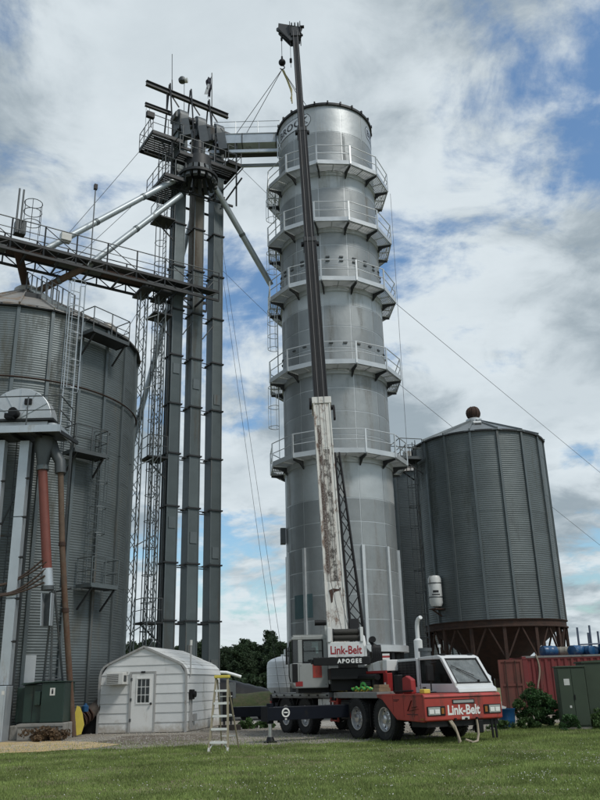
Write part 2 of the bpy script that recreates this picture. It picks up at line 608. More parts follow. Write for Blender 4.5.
def lettering(parent, body, m, fn, bold=0.02, name='lettering', space=1.0):
    """fn maps (0..1, 0..1) to a point of the surface the print lies on"""
    vs, fs = text_geo(body, bold, space)
    b = MB()
    b.add([fn(a, c) for a, c in vs], fs)
    me = bpy.data.meshes.new(name)
    me.from_pydata(b.v, [], b.f)
    me.materials.append(m)
    return obj(name, me, parent)


def on_plane(o, ex, ey):
    o, ex, ey = Vector(o), Vector(ex), Vector(ey)
    return lambda a, b: o + ex * a + ey * b


def railing(parent, pts, m, h=1.07, r=0.022, closed=False, mid=True, spacing=1.3):
    pts = [Vector(p) for p in pts]
    n = len(pts)
    segs = [(pts[i], pts[(i + 1) % n]) for i in range(n if closed else n - 1)]
    up = Z * h
    for a, b in segs:
        rod(parent, 'top_rail', m, a + up, b + up, r, 6)
        if mid:
            rod(parent, 'mid_rail', m, a + up * 0.52, b + up * 0.52, r * 0.8, 6)
        k = max(1, round((b - a).length / spacing))
        for i in range(k):
            p = a.lerp(b, i / k)
            rod(parent, 'rail_post', m, p, p + up, r, 6)
    if not closed:
        rod(parent, 'rail_post', m, pts[-1], pts[-1] + up, r, 6)


def ladder(parent, p0, p1, side, out, m, width=0.42, cage=None, hoop_r=0.36, step=0.3, r=0.02, hoops=1.2):
    """rails and rungs as one ladder part; hoops and cage bars are parts of their own"""
    p0, p1, side, out = Vector(p0), Vector(p1), Vector(side).normalized(), Vector(out).normalized()
    b = MB()
    for s in (-1, 1):
        b.tube(p0 + side * s * width / 2, p1 + side * s * width / 2, r, 6)
    n = int((p1 - p0).length / step)
    for i in range(1, n):
        p = p0.lerp(p1, i / n)
        b.tube(p - side * width / 2, p + side * width / 2, r * 0.7, 5)
    lad = part(parent, 'ladder', b, m)
    if cage:
        d = (p1 - p0).normalized()
        L = (p1 - p0).length
        z0, z1 = cage
        k = max(1, int(round((z1 - z0) / hoops)))
        hb = MB()
        pts = [side * math.cos(t) * hoop_r + out * (0.12 + math.sin(t) * hoop_r * 1.15) for t in [PI * i / 8 for i in range(9)]]
        hb.path([side * width / 2] + pts + [-side * width / 2], 0.018, 5)
        hm = hb.mesh('cage_hoop', m)
        for i in range(k + 1):
            obj('cage_hoop', hm, parent, Matrix.Translation(p0 + d * (z0 + (z1 - z0) * i / k)))
        for t in (0, 2, 4, 6, 8):
            rod(parent, 'cage_bar', m, p0 + d * z0 + pts[t], p0 + d * z1 + pts[t], 0.014, 5)
    return lad


def lattice(parent, p0, p1, ux, uy, w, m, bays, rc=0.035, rb=0.018, w1=None, faces=(0, 1, 2, 3)):
    p0, p1, ux, uy = Vector(p0), Vector(p1), Vector(ux).normalized(), Vector(uy).normalized()
    w1 = w if w1 is None else w1
    cs = [(-1, -1), (1, -1), (1, 1), (-1, 1)]

    def P(i, t):
        ww = w + (w1 - w) * t
        return p0.lerp(p1, t) + (ux * cs[i][0] + uy * cs[i][1]) * ww / 2
    for i in range(4):
        rod(parent, 'chord', m, P(i, 0), P(i, 1), rc, 6)
    for f in faces:
        a, b = f, (f + 1) % 4
        for k in range(bays):
            t0, t1 = k / bays, (k + 1) / bays
            q = (P(a, t0), P(b, t1)) if k % 2 == 0 else (P(b, t0), P(a, t1))
            rod(parent, 'brace', m, q[0], q[1], rb, 5)


def polar(c, a, r, z):
    return Vector((c[0] + r * math.cos(a), c[1] + r * math.sin(a), z))


def curved_sheet(r0, a0, a1, h, thick=0.012, n=4):
    b = MB()
    vs = []
    for r in (r0, r0 - thick):
        for z in (0, h):
            for i in range(n + 1):
                t = a0 + (a1 - a0) * i / n
                vs.append((r * math.cos(t), r * math.sin(t), z))
    m = n + 1
    fs = []
    for i in range(n):
        fs.append((i, i + 1, m + i + 1, m + i))
        fs.append((m + i, m + i + 1, 3 * m + i + 1, 3 * m + i))
        fs.append((i, 2 * m + i, 2 * m + i + 1, i + 1))
    fs += [(0, m, 3 * m, 2 * m), (n, 2 * m + n, 3 * m + n, m + n)]
    b.add(vs, fs)
    return b

# ================================================================== the setting
def ground_mat(name, cols, scales, bump=0.4, bscale=25.0, rough=0.95):
    m = bpy.data.materials.new(name)
    m.use_nodes = True
    N, L = m.node_tree.nodes, m.node_tree.links
    b = N['Principled BSDF']
    g = N.new('ShaderNodeNewGeometry')

    def noise(s, d=8, r=0.65):
        n = N.new('ShaderNodeTexNoise')
        n.inputs['Scale'].default_value = s
        n.inputs['Detail'].default_value = d
        n.inputs['Roughness'].default_value = r
        L.new(g.outputs['Position'], n.inputs[0])
        return n.outputs[0]
    c = cols[0]
    for k in range(1, len(cols)):
        f = maprange(N, L, noise(scales[k - 1]), 0.44, 0.60)
        c = mixc(N, L, f, c, cols[k])
    L.new(c, b.inputs['Base Color'])
    b.inputs['Roughness'].default_value = rough
    b.inputs['Specular IOR Level'].default_value = 0.2
    bn = N.new('ShaderNodeBump')
    bn.inputs['Strength'].default_value = bump
    bn.inputs['Distance'].default_value = 0.04
    L.new(noise(bscale, 6), bn.inputs['Height'])
    L.new(bn.outputs[0], b.inputs['Normal'])
    return m


turf = ground_mat('turf', [(0.14, 0.17, 0.06), (0.17, 0.185, 0.075), (0.19, 0.16, 0.10)], [0.35, 1.9], 0.6, 30)
gravel = ground_mat('gravel', [(0.29, 0.26, 0.215), (0.37, 0.34, 0.29), (0.20, 0.17, 0.13), (0.29, 0.265, 0.225)], [0.5, 0.22, 14.0], 0.9, 22)
sand = ground_mat('sandy_ground', [(0.50, 0.37, 0.18), (0.54, 0.43, 0.27), (0.40, 0.30, 0.18)], [0.6, 2.2], 0.5, 30)
mud = ground_mat('damp_dirt', [(0.17, 0.145, 0.115), (0.23, 0.20, 0.165), (0.12, 0.10, 0.08)], [0.8, 2.0], 0.7, 20)


def sheet(name, pts, z, m):
    me = bpy.data.meshes.new(name)
    me.from_pydata([(x, y, z) for x, y in pts], [], [tuple(range(len(pts)))])
    me.materials.append(m)
    bm_fix(me)
    o = obj(name, me)
    o['kind'] = 'structure'
    if me.polygons[0].normal.z < 0:
        me.flip_normals()
    return o


def wobble(pts, amp, seg):
    out = []
    n = len(pts)
    for i in range(n):
        a, b = Vector(pts[i]), Vector(pts[(i + 1) % n])
        k = max(1, int((b - a).length / seg))
        for j in range(k):
            p = a.lerp(b, j / k)
            out.append((p.x + random.uniform(-amp, amp), p.y + random.uniform(-amp, amp)))
    return out


sheet('ground', [(-900, -60), (900, -60), (900, 2500), (-900, 2500)], 0.0, turf)
YARD = wobble([(-26, 24.4), (-9.5, 23.2), (-6.0, 23.3), (-2.2, 23.6), (-0.6, 23.2), (1.5, 23.4), (3.2, 24.0), (6.4, 27.6), (7.0, 30), (16, 33), (30, 34), (30, 62), (-30, 62)], 0.16, 0.8)
sheet('gravel_yard', YARD, 0.006, gravel)
sheet('damp_dirt_patch', wobble([(-6.6, 25.0), (-3.4, 24.6), (-2.4, 27.2), (-3.6, 29.6), (-6.4, 29.4)], 0.3, 0.6), 0.012, mud)
sheet('sandy_apron', wobble([(-24, 22.8), (-10, 22.5), (-7.2, 22.9), (-5.6, 24.0), (-5.4, 25.2), (-6.6, 26.4), (-8.2, 27.6), (-24, 28.4)], 0.14, 0.6), 0.018, sand)
sheet('concrete_apron', wobble([(-3.0, 32.4), (7.5, 32.2), (8.0, 40), (-2.6, 40)], 0.1, 0.8), 0.014, ground_mat('pale_concrete', [(0.36, 0.345, 0.315), (0.42, 0.405, 0.375), (0.28, 0.265, 0.235)], [0.5, 2.5], 0.3, 20))
sheet('far_road', [(-60, 46), (40, 46), (40, 50.5), (-60, 50.5)], 0.016, road_grey)


# ---- short grass, white clover and loose stones: uncountable, one object each
def in_poly(px_, py_, poly):
    ins = np.zeros(len(px_), bool)
    n = len(poly)
    for i in range(n):
        x0, y0 = poly[i]
        x1, y1 = poly[(i + 1) % n]
        if y0 == y1:
            continue
        c = ((y0 > py_) != (y1 > py_)) & (px_ < (x1 - x0) * (py_ - y0) / (y1 - y0) + x0)
        ins ^= c
    return ins


SANDP = [(v.co.x, v.co.y) for v in bpy.data.objects['sandy_apron'].data.vertices]


def tri_cloud(name, V, F, m):
    me = bpy.data.meshes.new(name)
    me.vertices.add(len(V))
    me.vertices.foreach_set('co', V.astype(np.float32).ravel())
    k = F.shape[1]
    me.loops.add(F.size)
    me.loops.foreach_set('vertex_index', F.astype(np.int32).ravel())
    me.polygons.add(len(F))
    me.polygons.foreach_set('loop_start', np.arange(0, F.size, k, dtype=np.int32))
    me.update(calc_edges=True)
    me.materials.append(m)
    return me


def grass(n, y0, y1, half, hmin, hmax, name_y=0.15):
    rng = np.random.default_rng(11)
    y = y0 + (y1 - y0) * rng.random(n) ** 1.15
    x = (rng.random(n) * 2 - 1) * half * (y / y0) * 0.62
    edge = 0.25 * np.sin(x * 2.3) + 0.2 * np.sin(x * 5.1 + 1)
    yard = in_poly(x, y + edge, YARD) | in_poly(x, y + edge, SANDP)
    stray = rng.random(n) < name_y * np.clip(1 - (y - 22.5) / 5, 0, 1)
    pn = np.sin(x * 1.31 + 2.1 * np.sin(y * 0.83 + x * 0.37)) * np.sin(y * 1.73 + 1.3 * np.sin(x * 0.71)) + 0.5 * np.sin(x * 3.9 + y * 2.7) * np.sin(y * 4.3 - x)
    thin = rng.random(n) < np.clip(0.25 + 0.55 * (pn < -0.35), 0, 1) * 0.9
    keep = ((~yard) & ~(thin & (pn < 0.1))) | stray
    x, y = x[keep], y[keep]
    n = len(x)
    patch = 0.5 + 0.5 * np.sin(x * 0.9 + 1.7 * np.sin(y * 0.6)) * np.sin(y * 1.1 + x * 0.3)
    tuft = np.clip((y - 21.0) / 2.5, 0, 1) * 0.6
    clump = (np.sin(x * 7.1 + np.sin(y * 5.3) * 2) * np.sin(y * 6.7 + x) > 0.75) * (rng.random(n) < 0.5)
    h = (hmin + (hmax - hmin) * rng.random(n) ** 1.6) * (0.65 + 0.6 * patch + tuft + 0.9 * clump)
    a = rng.random(n) * 2 * PI
    w = 0.005 + 0.006 * rng.random(n)
    lx, ly = np.cos(a), np.sin(a)
    b = rng.random(n) * 2 * PI
    lean = 0.75 * h * rng.random(n)
    V = np.zeros((n, 3, 3))
    V[:, 0] = np.stack([x - lx * w, y - ly * w, np.zeros(n)], 1)
    V[:, 1] = np.stack([x + lx * w, y + ly * w, np.zeros(n)], 1)
    V[:, 2] = np.stack([x + np.cos(b) * lean, y + np.sin(b) * lean, h], 1)
    me = tri_cloud('grass', V.reshape(-1, 3), np.arange(3 * n).reshape(-1, 3), grass_m)
    o = obj('grass', me)
    o['kind'] = 'stuff'
    o['label'] = 'short mown green grass across the foreground in front of the gravel'
    o['category'] = 'grass'
    return o


grass(520000, 11.0, 28.5, 9.5, 0.018, 0.055)


def blobs(name, x, y, z, s, m, label, cat, rng):
    base = np.array([(1, 0, 0), (-1, 0, 0), (0, 1, 0), (0, -1, 0), (0, 0, 1), (0, 0, -1)], float)
    fc = np.array([(0, 2, 4), (2, 1, 4), (1, 3, 4), (3, 0, 4), (2, 0, 5), (1, 2, 5), (3, 1, 5), (0, 3, 5)])
    n = len(x)
    V = base[None] * s[:, None, None] * (0.6 + 0.8 * rng.random((n, 6, 1)))
    V = V + np.stack([x, y, z], 1)[:, None, :]
    F = (fc[None] + (np.arange(n) * 6)[:, None, None]).reshape(-1, 3)
    o = obj(name, tri_cloud(name, V.reshape(-1, 3), F, m))
    o['kind'] = 'stuff'
    o['label'] = label
    o['category'] = cat
    return o


rng = np.random.default_rng(5)
n = 9000
cx_ = rng.uniform(-8, 11, n)
cy_ = rng.uniform(12, 22.5, n)
cn = np.sin(cx_ * 1.1 + 1.5 * np.sin(cy_ * 0.9)) * np.sin(cy_ * 1.3 + 0.8 * np.sin(cx_ * 1.7)) + 0.6 * np.sin(cx_ * 3.1 + cy_) * np.sin(cy_ * 3.7 - cx_ * 0.6)
dens_ = np.clip(0.05 + 0.8 * (cn > 0.15) * np.clip((cx_ + 4) / 7, 0.03, 1) * np.clip((20.5 - cy_) / 5, 0.05, 1), 0, 1)
kp = rng.random(n) < dens_
cx_, cy_ = cx_[kp], cy_[kp]
blobs('clover_flowers', cx_, cy_, 0.03 + 0.025 * rng.random(len(cx_)), 0.0055 + 0.005 * rng.random(len(cx_)), clover_m,
      'tiny white clover flowers dotted through the foreground grass', 'clover', rng)
n = 9000
sx = rng.uniform(-9, 8, n)
sy = 22.6 + 12 * rng.random(n) ** 1.7
kp = in_poly(sx, sy, YARD)
stone_m = mat('loose_stone', (0.29, 0.27, 0.24), 0.9, 0, 0.4, 9)
blobs('loose_gravel', sx[kp], sy[kp], 0.012 + 0 * sx[kp], 0.010 + 0.022 * rng.random(kp.sum()) ** 2, stone_m,
      'loose grey stones scattered over the gravel yard', 'gravel', rng)


# ---- trees beyond the yard
def crown_mesh(name, seed, h, rx, nclump, nleaf, leaf, m, conical=0.0, z0=0.22):
    rg = np.random.default_rng(seed)
    Vs, Fs, o = [], [], 0
    quads = []
    for _ in range(nclump):
        t = rg.random() ** 0.8
        zc = h * (z0 + (1 - z0) * t)
        rr = rx * (1 - conical * t) * math.sqrt(max(0.05, 1 - (2 * t - 0.85) ** 2 * 0.75))
        a = rg.random() * 2 * PI
        r = rr * math.sqrt(rg.random()) * (0.75 + 0.45 * rg.random())
        c = np.array([r * math.cos(a), r * math.sin(a), zc])
        cr = rx * (0.15 + 0.15 * rg.random())
        p = rg.normal(size=(nleaf, 3))
        p /= np.linalg.norm(p, axis=1)[:, None]
        p = c + p * cr * (0.55 + 0.45 * rg.random((nleaf, 1))) * np.array([1, 1, 0.75])
        quads.append(p)
    P = np.concatenate(quads)
    n = len(P)
    u = rg.normal(size=(n, 3))
    u /= np.linalg.norm(u, axis=1)[:, None]
    w = np.cross(u, rg.normal(size=(n, 3)))
    w /= np.linalg.norm(w, axis=1)[:, None]
    s = leaf * (0.6 + 0.8 * rg.random((n, 1)))
    V = np.stack([P - u * s, P + w * s * 0.55, P + u * s, P - w * s * 0.55], 1).reshape(-1, 3)
    return tri_cloud(name, V, np.arange(4 * n).reshape(-1, 4), m)


def trunk_mesh(name, seed, h, r, m):
    rg = random.Random(seed)
    b = MB()
    pts = [Vector((0.12 * h * 0.1 * rg.uniform(-1, 1) * i, 0.1 * rg.uniform(-1, 1) * i, h * 0.8 * i / 5)) for i in range(6)]
    for i in range(5):
        b.tube(pts[i], pts[i + 1], r * (1 - i * 0.17), 8, r * (1 - (i + 1) * 0.17), False)
    for k in range(7):
        q = pts[2 + k % 3]
        a = rg.random() * 2 * PI
        b.tube(q, q + Vector((math.cos(a) * h * 0.2, math.sin(a) * h * 0.2, h * rg.uniform(0.08, 0.2))), r * 0.4, 6, r * 0.1, False)
    return b.mesh(name, m, 60)


TREE_PROTO = []
for s, (h, rx, con) in enumerate([(9.5, 3.6, 0.25), (8.6, 3.9, 0.1), (10.4, 3.0, 0.45), (9.2, 3.3, 0.3)]):
    TREE_PROTO.append((crown_mesh('crown', 30 + s, h, rx, 120, 90, 0.16, leaf_far, con, 0.12), trunk_mesh('trunk', s, h, 0.2, bark_m), h))
rt = random.Random(3)
for row, (Y, n) in enumerate(((118, 20), (131, 20))):
    for i in range(n):
        x = -32 + 40 * (i + rt.uniform(0.2, 0.8)) / n + row * 1.2
        cr, tr, h = TREE_PROTO[rt.randrange(4)]
        y = Y + rt.uniform(-4, 4)
        s = rt.uniform(0.68, 0.78) * (1.0 if row == 0 else 1.14)
        t = thing('tree', 'dark green leafy tree in the far wood line behind the shed and crane', 'tree', (x, y, 0), 'trees of the far wood line')
        PINV.pop(t.name)
        t.rotation_euler.z = rt.random() * 6.28
        t.scale = (s, s, s * rt.uniform(0.95, 1.05))
        obj('crown', cr, t)
        obj('trunk', tr, t)
# undergrowth below the far trees and a rough grassy bank before it
ub = crown_mesh('undergrowth', 77, 2.6, 2.6, 10, 22, 0.3, leaf_far, 0.0, 0.1)
V = np.array([v.co[:] for v in ub.vertices])
allV = []
for i in range(90):
    a = rt.random() * 6.28
    R_ = np.array([[math.cos(a), -math.sin(a), 0], [math.sin(a), math.cos(a), 0], [0, 0, 1]])
    allV.append(V @ R_.T + np.array([-46 + 66 * i / 90 + rt.uniform(-1, 1), 112 + rt.uniform(-2, 2), 0]))
bpy.data.meshes.remove(ub)
AV = np.concatenate(allV)
o = obj('undergrowth', tri_cloud('undergrowth', AV, np.arange(len(AV)).reshape(-1, 4), leaf_far))
o['kind'] = 'stuff'
o['label'] = 'dense dark undergrowth along the foot of the far trees'
o['category'] = 'undergrowth'
bank = MB()
xs = [-30 + 1.0 * i for i in range(41)]
prof = [(51.2, 0.0), (52.0, 0.55), (53.2, 1.0), (55.0, 1.15), (58.0, 1.0), (62, 0.0)]
vs = [(x, y + rt.uniform(-0.2, 0.2), max(0, z + rt.uniform(-0.08, 0.08) * (z > 0))) for x in xs for y, z in prof]
k = len(prof)
bank.add(vs, [(i * k + j, (i + 1) * k + j, (i + 1) * k + j + 1, i * k + j + 1) for i in range(len(xs) - 1) for j in range(k - 1)])
bank_m = ground_mat('bank_grass', [(0.055, 0.07, 0.028), (0.085, 0.07, 0.045), (0.045, 0.055, 0.025)], [1.2, 4.0], 1.0, 12)
o = part(None, 'grass_bank', bank, bank_m, 60)
o['kind'] = 'structure'


# ================================================================== the big grain bin at the left
LB = (-13.2, 35.0)
LR, LH = 5.4, 16.6
big_bin = thing('grain_bin', 'huge weathered corrugated steel grain bin filling the left edge', 'grain bin', (*LB, 0))
NC, NR = 25, 15
rh = LH / NR
da = 2 * PI / NC
cama = math.atan2(-LB[1], -LB[0])
smesh = [curved_sheet(LR + (0.006 if j else 0), 0, da, rh + 0.01, 0.01, 4).mesh('wall_sheet', galv_l, 30) for j in range(2)]
rest = MB()
for c in range(NC):
    a = c * da
    dlt = abs((a + da / 2 - cama + PI) % (2 * PI) - PI)
    for r in range(NR):
        if dlt < rad(106):
            obj('wall_sheet', smesh[(r + c) % 2], big_bin, Matrix.Translation((*LB, r * rh)) @ Matrix.Rotation(a, 4, 'Z'))
        else:
            b = curved_sheet(LR + (0.006 if (r + c) % 2 else 0), a, a + da, rh + 0.01, 0.01, 4)
            rest.add([Vector(p) + Vector((*LB, r * rh)) for p in b.v], b.f)
part(big_bin, 'far_wall', rest, galv_l, 30, kind='stuff')
for c in range(NC):
    a = c * da
    e = Vector((math.cos(a), math.sin(a), 0))
    t = Vector((-e.y, e.x, 0))
    for zz in range(3):
        h = LH / 3
        slab(big_bin, 'stiffener', galv_rib, Vector((*LB, 0)) + e * (LR + 0.045) + Z * (h * (zz + 0.5)), e * 0.09, t * 0.13, Z * (h - 0.03))
for zr, mm in ((13.45, rust_m),):
    part(big_bin, 'wind_ring', MB().lathe([(LR + 0.10, zr - 0.035), (LR + 0.14, zr), (LR + 0.10, zr + 0.035), (LR + 0.06, zr)], 100, (*LB, 0), caps=False), mm, 50)
part(big_bin, 'eave_ring', MB().lathe([(LR + 0.02, LH - 0.06), (LR + 0.16, LH - 0.04), (LR + 0.16, LH + 0.06), (LR + 0.02, LH + 0.07)], 100, (*LB, 0), caps=False), dark_steel, 50)
PK = LH + 3.15
rp = MB()
ri, ro = 0.55, LR + 0.2
for (r, z) in ((ro, LH + 0.03), (ri, PK)):
    rp.add([], [])
p4 = [polar((0, 0), 0.004, ro, LH + 0.03), polar((0, 0), da - 0.004, ro, LH + 0.03), polar((0, 0), da - 0.02, ri, PK), polar((0, 0), 0.02, ri, PK)]
rp.add(p4 + [p - Z * 0.03 for p in p4], [(0, 1, 2, 3), (7, 6, 5, 4), (0, 4, 5, 1), (1, 5, 6, 2), (2, 6, 7, 3), (3, 7, 4, 0)])
rp.bar(polar((0, 0), 0, ro, LH + 0.07), polar((0, 0), 0, ri, PK + 0.04), 0.07, 0.09)
rpm = rp.mesh('roof_panel', galv_roof)
for c in range(NC):
    obj('roof_panel', rpm, big_bin, Matrix.Translation((*LB, 0)) @ Matrix.Rotation(c * da, 4, 'Z'))
part(big_bin, 'roof_cap', MB().lathe([(0.62, PK - 0.03), (0.62, PK + 0.25), (0.45, PK + 0.4), (0.0, PK + 0.42)], 20, (*LB, 0)), galv_roof, 40)


def bin_pt(c, deg, r, z):
    return polar(c, rad(deg), r, z)


def bin_frame(deg):
    a = rad(deg)
    e = Vector((math.cos(a), math.sin(a), 0))
    return e, Vector((-e.y, e.x, 0))


def bin_platform(parent, c, R_, deg, half, z, depth, rail_m, deck_m, rails=True):
    e, t = bin_frame(deg)
    b0 = Vector((*c, z)) + e * (R_ + 0.08)
    slab(parent, 'platform_deck', deck_m, b0 + e * depth / 2, e * depth, t * 2 * half, Z * 0.06)
    for s in (-1, 1):
        beam(parent, 'platform_bracket', deck_m, b0 + t * s * half * 0.85 + e * depth * 0.95 - Z * 0.04, b0 + t * s * half * 0.85 - Z * 0.85, 0.06)
        slab(parent, 'toe_board', rail_m, b0 + t * s * (half + 0.012) + e * depth / 2 + Z * 0.02, e * depth, t * 0.02, Z * 0.16)
    slab(parent, 'toe_board', rail_m, b0 + e * (depth + 0.012) + Z * 0.02, e * 0.02, t * 2 * half, Z * 0.16)
    if rails:
        railing(parent, [b0 + t * half, b0 + t * half + e * depth, b0 - t * half + e * depth, b0 - t * half], rail_m, 1.1, 0.024, spacing=0.9)


bin_platform(big_bin, LB, LR, -35, 1.0, 15.75, 0.85, mid_steel, dark_steel)
bin_platform(big_bin, LB, LR, -41, 0.75, 10.45, 0.85, mid_steel, dark_steel)
bin_platform(big_bin, LB, LR, -31, 0.72, 5.3, 0.8, galv_rib, dark_steel)
e, t = bin_frame(-49)
ladder(big_bin, bin_pt(LB, -49, LR + 0.2, 11.2), bin_pt(LB, -49, LR + 0.2, 18.0), t, e, pipe_white, cage=(1.9, 6.8), r=0.024)
e, t = bin_frame(-32.5)
ladder(big_bin, bin_pt(LB, -32.5, LR + 0.2, 5.4), bin_pt(LB, -32.5, LR + 0.2, 11.7), t, e, galv_rib, cage=(2.0, 6.2), r=0.024)
e, t = bin_frame(-37)
ladder(big_bin, bin_pt(LB, -46, LR + 0.2, 0.2), bin_pt(LB, -46, LR + 0.2, 5.4), t, e, galv_rib, r=0.02)
# roof stair rails from eave to peak
for s in (-1, 1):
    e, t = bin_frame(-52)
    a = bin_pt(LB, -52, LR, LH + 0.1) + t * s * 0.35
    b = bin_pt(LB, -52, 0.9, PK - 0.1) + t * s * 0.35
    rod(big_bin, 'roof_stair_rail', mid_steel, a + Z * 0.9, b + Z * 0.9, 0.022, 6)
    for k in range(7):
        p = a.lerp(b, k / 6)
        slab(big_bin, 'rail_post', mid_steel, p + Z * 0.45, t * 0.05, Vector((e.x, e.y, 0)) * 0.05, Z * 0.9)
for k in range(14):
    e, t = bin_frame(-52)
    p = bin_pt(LB, -52, LR, LH + 0.12).lerp(bin_pt(LB, -52, 0.9, PK - 0.05), (k + 0.5) / 14)
    slab(big_bin, 'roof_step', galv_rib, p, e * 0.12, t * 0.7, Z * 0.05)
hb = MB().lathe([(0.42, 0), (0.42, 0.35), (0.3, 0.5), (0, 0.55)], 14, bin_pt(LB, -22, LR - 0.55, LH + 0.1))
part(big_bin, 'roof_vent', hb, galv_roof, 40)
e, t = bin_frame(-64)
hp = bin_pt(LB, -64, 2.6, LH + 1.75)
part(big_bin, 'roof_hatch', MB().obox(hp, t * 0.7, e * 0.6, Z * 0.35), dark_steel)
e, t = bin_frame(-55)
slab(big_bin, 'access_panel', galv_new, bin_pt(LB, -55.5, LR + 0.06, 2.3), e * 0.04, t * 0.5, Z * 0.95)
e, t = bin_frame(-62)
for s in (-1, 1):
    for q in (-1, 1):
        pass

# ================================================================== hopper bin at the right
RB = (10.0, 44.0)
RR, RZ0, RZ1 = 3.58, 4.28, 13.92
hop = thing('hopper_bin', 'grey corrugated hopper bin on rusty legs behind the red container', 'grain bin', (*RB, 0))
NC2, NR2 = 16, 9
rh2 = (RZ1 - RZ0) / NR2
da2 = 2 * PI / NC2
sm2 = [curved_sheet(RR + (0.006 if j else 0), 0, da2, rh2 + 0.01, 0.01, 5).mesh('wall_sheet', galv_r, 30) for j in range(2)]
PH2 = rad(-96 - 11.25)
for c in range(NC2):
    a = PH2 + c * da2
    for r in range(NR2):
        obj('wall_sheet', sm2[(r + c) % 2], hop, Matrix.Translation((*RB, RZ0 + r * rh2)) @ Matrix.Rotation(a, 4, 'Z'))
    e = Vector((math.cos(a), math.sin(a), 0))
    t = Vector((-e.y, e.x, 0))
    slab(hop, 'stiffener', galv_rib, Vector((*RB, (RZ0 + RZ1) / 2)) + e * (RR + 0.045), e * 0.10, t * 0.12, Z * (RZ1 - RZ0))
part(hop, 'eave_ring', MB().lathe([(RR, RZ1 - 0.05), (RR + 0.12, RZ1 - 0.04), (RR + 0.12, RZ1 + 0.05), (RR, RZ1 + 0.06)], 80, (*RB, 0), caps=False), dark_steel, 50)
PK2 = RZ1 + 1.55
rp = MB()
ro, ri = RR + 0.16, 0.42
p4 = [polar((0, 0), 0.004, ro, RZ1 + 0.03), polar((0, 0), da2 - 0.004, ro, RZ1 + 0.03), polar((0, 0), da2 - 0.02, ri, PK2), polar((0, 0), 0.02, ri, PK2)]
rp.add(p4 + [p - Z * 0.03 for p in p4], [(0, 1, 2, 3), (7, 6, 5, 4), (0, 4, 5, 1), (1, 5, 6, 2), (2, 6, 7, 3), (3, 7, 4, 0)])
rp.bar(polar((0, 0), 0, ro, RZ1 + 0.08), polar((0, 0), 0, ri, PK2 + 0.04), 0.06, 0.10)
rpm = rp.mesh('roof_panel', galv_roof_r)
for c in range(NC2):
    obj('roof_panel', rpm, hop, Matrix.Translation((*RB, 0)) @ Matrix.Rotation(PH2 + c * da2, 4, 'Z'))
part(hop, 'roof_collar', MB().lathe([(0.46, PK2 - 0.05), (0.46, PK2 + 0.18), (0.3, PK2 + 0.26)], 20, (*RB, 0)), galv_new, 40)
vb = part(hop, 'peak_ventilator', MB().lathe([(0.12, PK2 + 0.15)] + [(0.40 * math.sin(q), PK2 + 0.58 - 0.40 * math.cos(q)) for q in [0.35 + 2.75 * i / 8 for i in range(9)]], 18, (*RB, 0)), rust_m, 50, label='rusty ball ventilator on the roof peak')
for k in range(10):
    a = 2 * PI * k / 10
    pp = [polar(RB, a, 0.41 * math.sin(q), PK2 + 0.58 - 0.41 * math.cos(q)) for q in [0.4 + 2.4 * i / 6 for i in range(7)]]
    part(vb, 'ventilator_fin', MB().path(pp, 0.022, 5), rust_m)
e, t = bin_frame(-97)
slab(hop, 'roof_hatch', white_p, bin_pt(RB, -97, 1.7, RZ1 + 0.98), t * 0.42, (e * 0.85 - Z * 0.45) * 0.5, (Z * 0.85 + e * 0.45) * 0.22)
slab(hop, 'roof_hatch', dark_steel, bin_pt(RB, -97, 1.95, RZ1 + 0.82), t * 0.34, (e * 0.3 + Z * 0.1) * 0.2, Z * 0.18)
# ring beam, hopper cone, legs, braces
part(hop, 'ring_beam', MB().lathe([(RR - 0.1, RZ0 - 0.36), (RR + 0.12, RZ0 - 0.36), (RR + 0.12, RZ0 - 0.30), (RR + 0.04, RZ0 - 0.28), (RR + 0.04, RZ0 - 0.05), (RR + 0.12, RZ0 - 0.03), (RR + 0.12, RZ0 - 0.002), (RR - 0.1, RZ0 - 0.002)], 80, (*RB, 0), caps=False), rust_m, 50)
part(hop, 'hopper_cone', MB().lathe([(RR - 0.14, RZ0 - 0.2), (0.3, 1.55), (0.3, 1.1)], 48, (*RB, 0), caps=False), rust_m, 50)
NL = 14
for k in range(NL):
    a = rad(-96) + 2 * PI * k / NL
    e = Vector((math.cos(a), math.sin(a), 0))
    t = Vector((-e.y, e.x, 0))
    p = Vector((*RB, 0)) + e * (RR - 0.02)
    slab(hop, 'leg', rust_m, p + Z * (RZ0 - 0.36) / 2, e * 0.16, t * 0.16, Z * (RZ0 - 0.36))
    slab(hop, 'foot_plate', rust_m, p + Z * 0.02, e * 0.4, t * 0.4, Z * 0.04)
    for s in (-1, 1):
        q = polar(RB, a + s * PI / NL * 0.92, RR, RZ0 - 0.40)
        beam(hop, 'brace', rust_m, p + Z * 2.55 + t * s * 0.09, q, 0.075)
# caged ladder, catwalk platform and small tank on the left flank of the hopper bin
e, t = bin_frame(-166)
ladder(hop, bin_pt(RB, -166, RR + 0.25, 0.3), bin_pt(RB, -166, RR + 0.25, 14.2), t, e, mid_steel, cage=(2.2, 13.6), r=0.024)
bin_platform(hop, RB, RR, -166, 0.8, 13.0, 1.3, mid_steel, dark_steel)
tb = bin_pt(RB, -148, RR + 0.36, 0)
part(hop, 'side_tank', MB().lathe([(0.0, 5.02), (0.26, 5.08), (0.34, 5.25), (0.34, 6.45), (0.27, 6.6), (0, 6.64)], 20, (tb.x, tb.y, 0)), white_p, 40, label='small pale cylinder tank fixed to the bin wall')
for zz in (5.5, 6.2):
    part(hop, 'tank_band', MB().lathe([(0.345, zz), (0.36, zz + 0.02), (0.345, zz + 0.06)], 20, (tb.x, tb.y, 0), caps=False), mid_steel, 40)
e, t = bin_frame(-148)
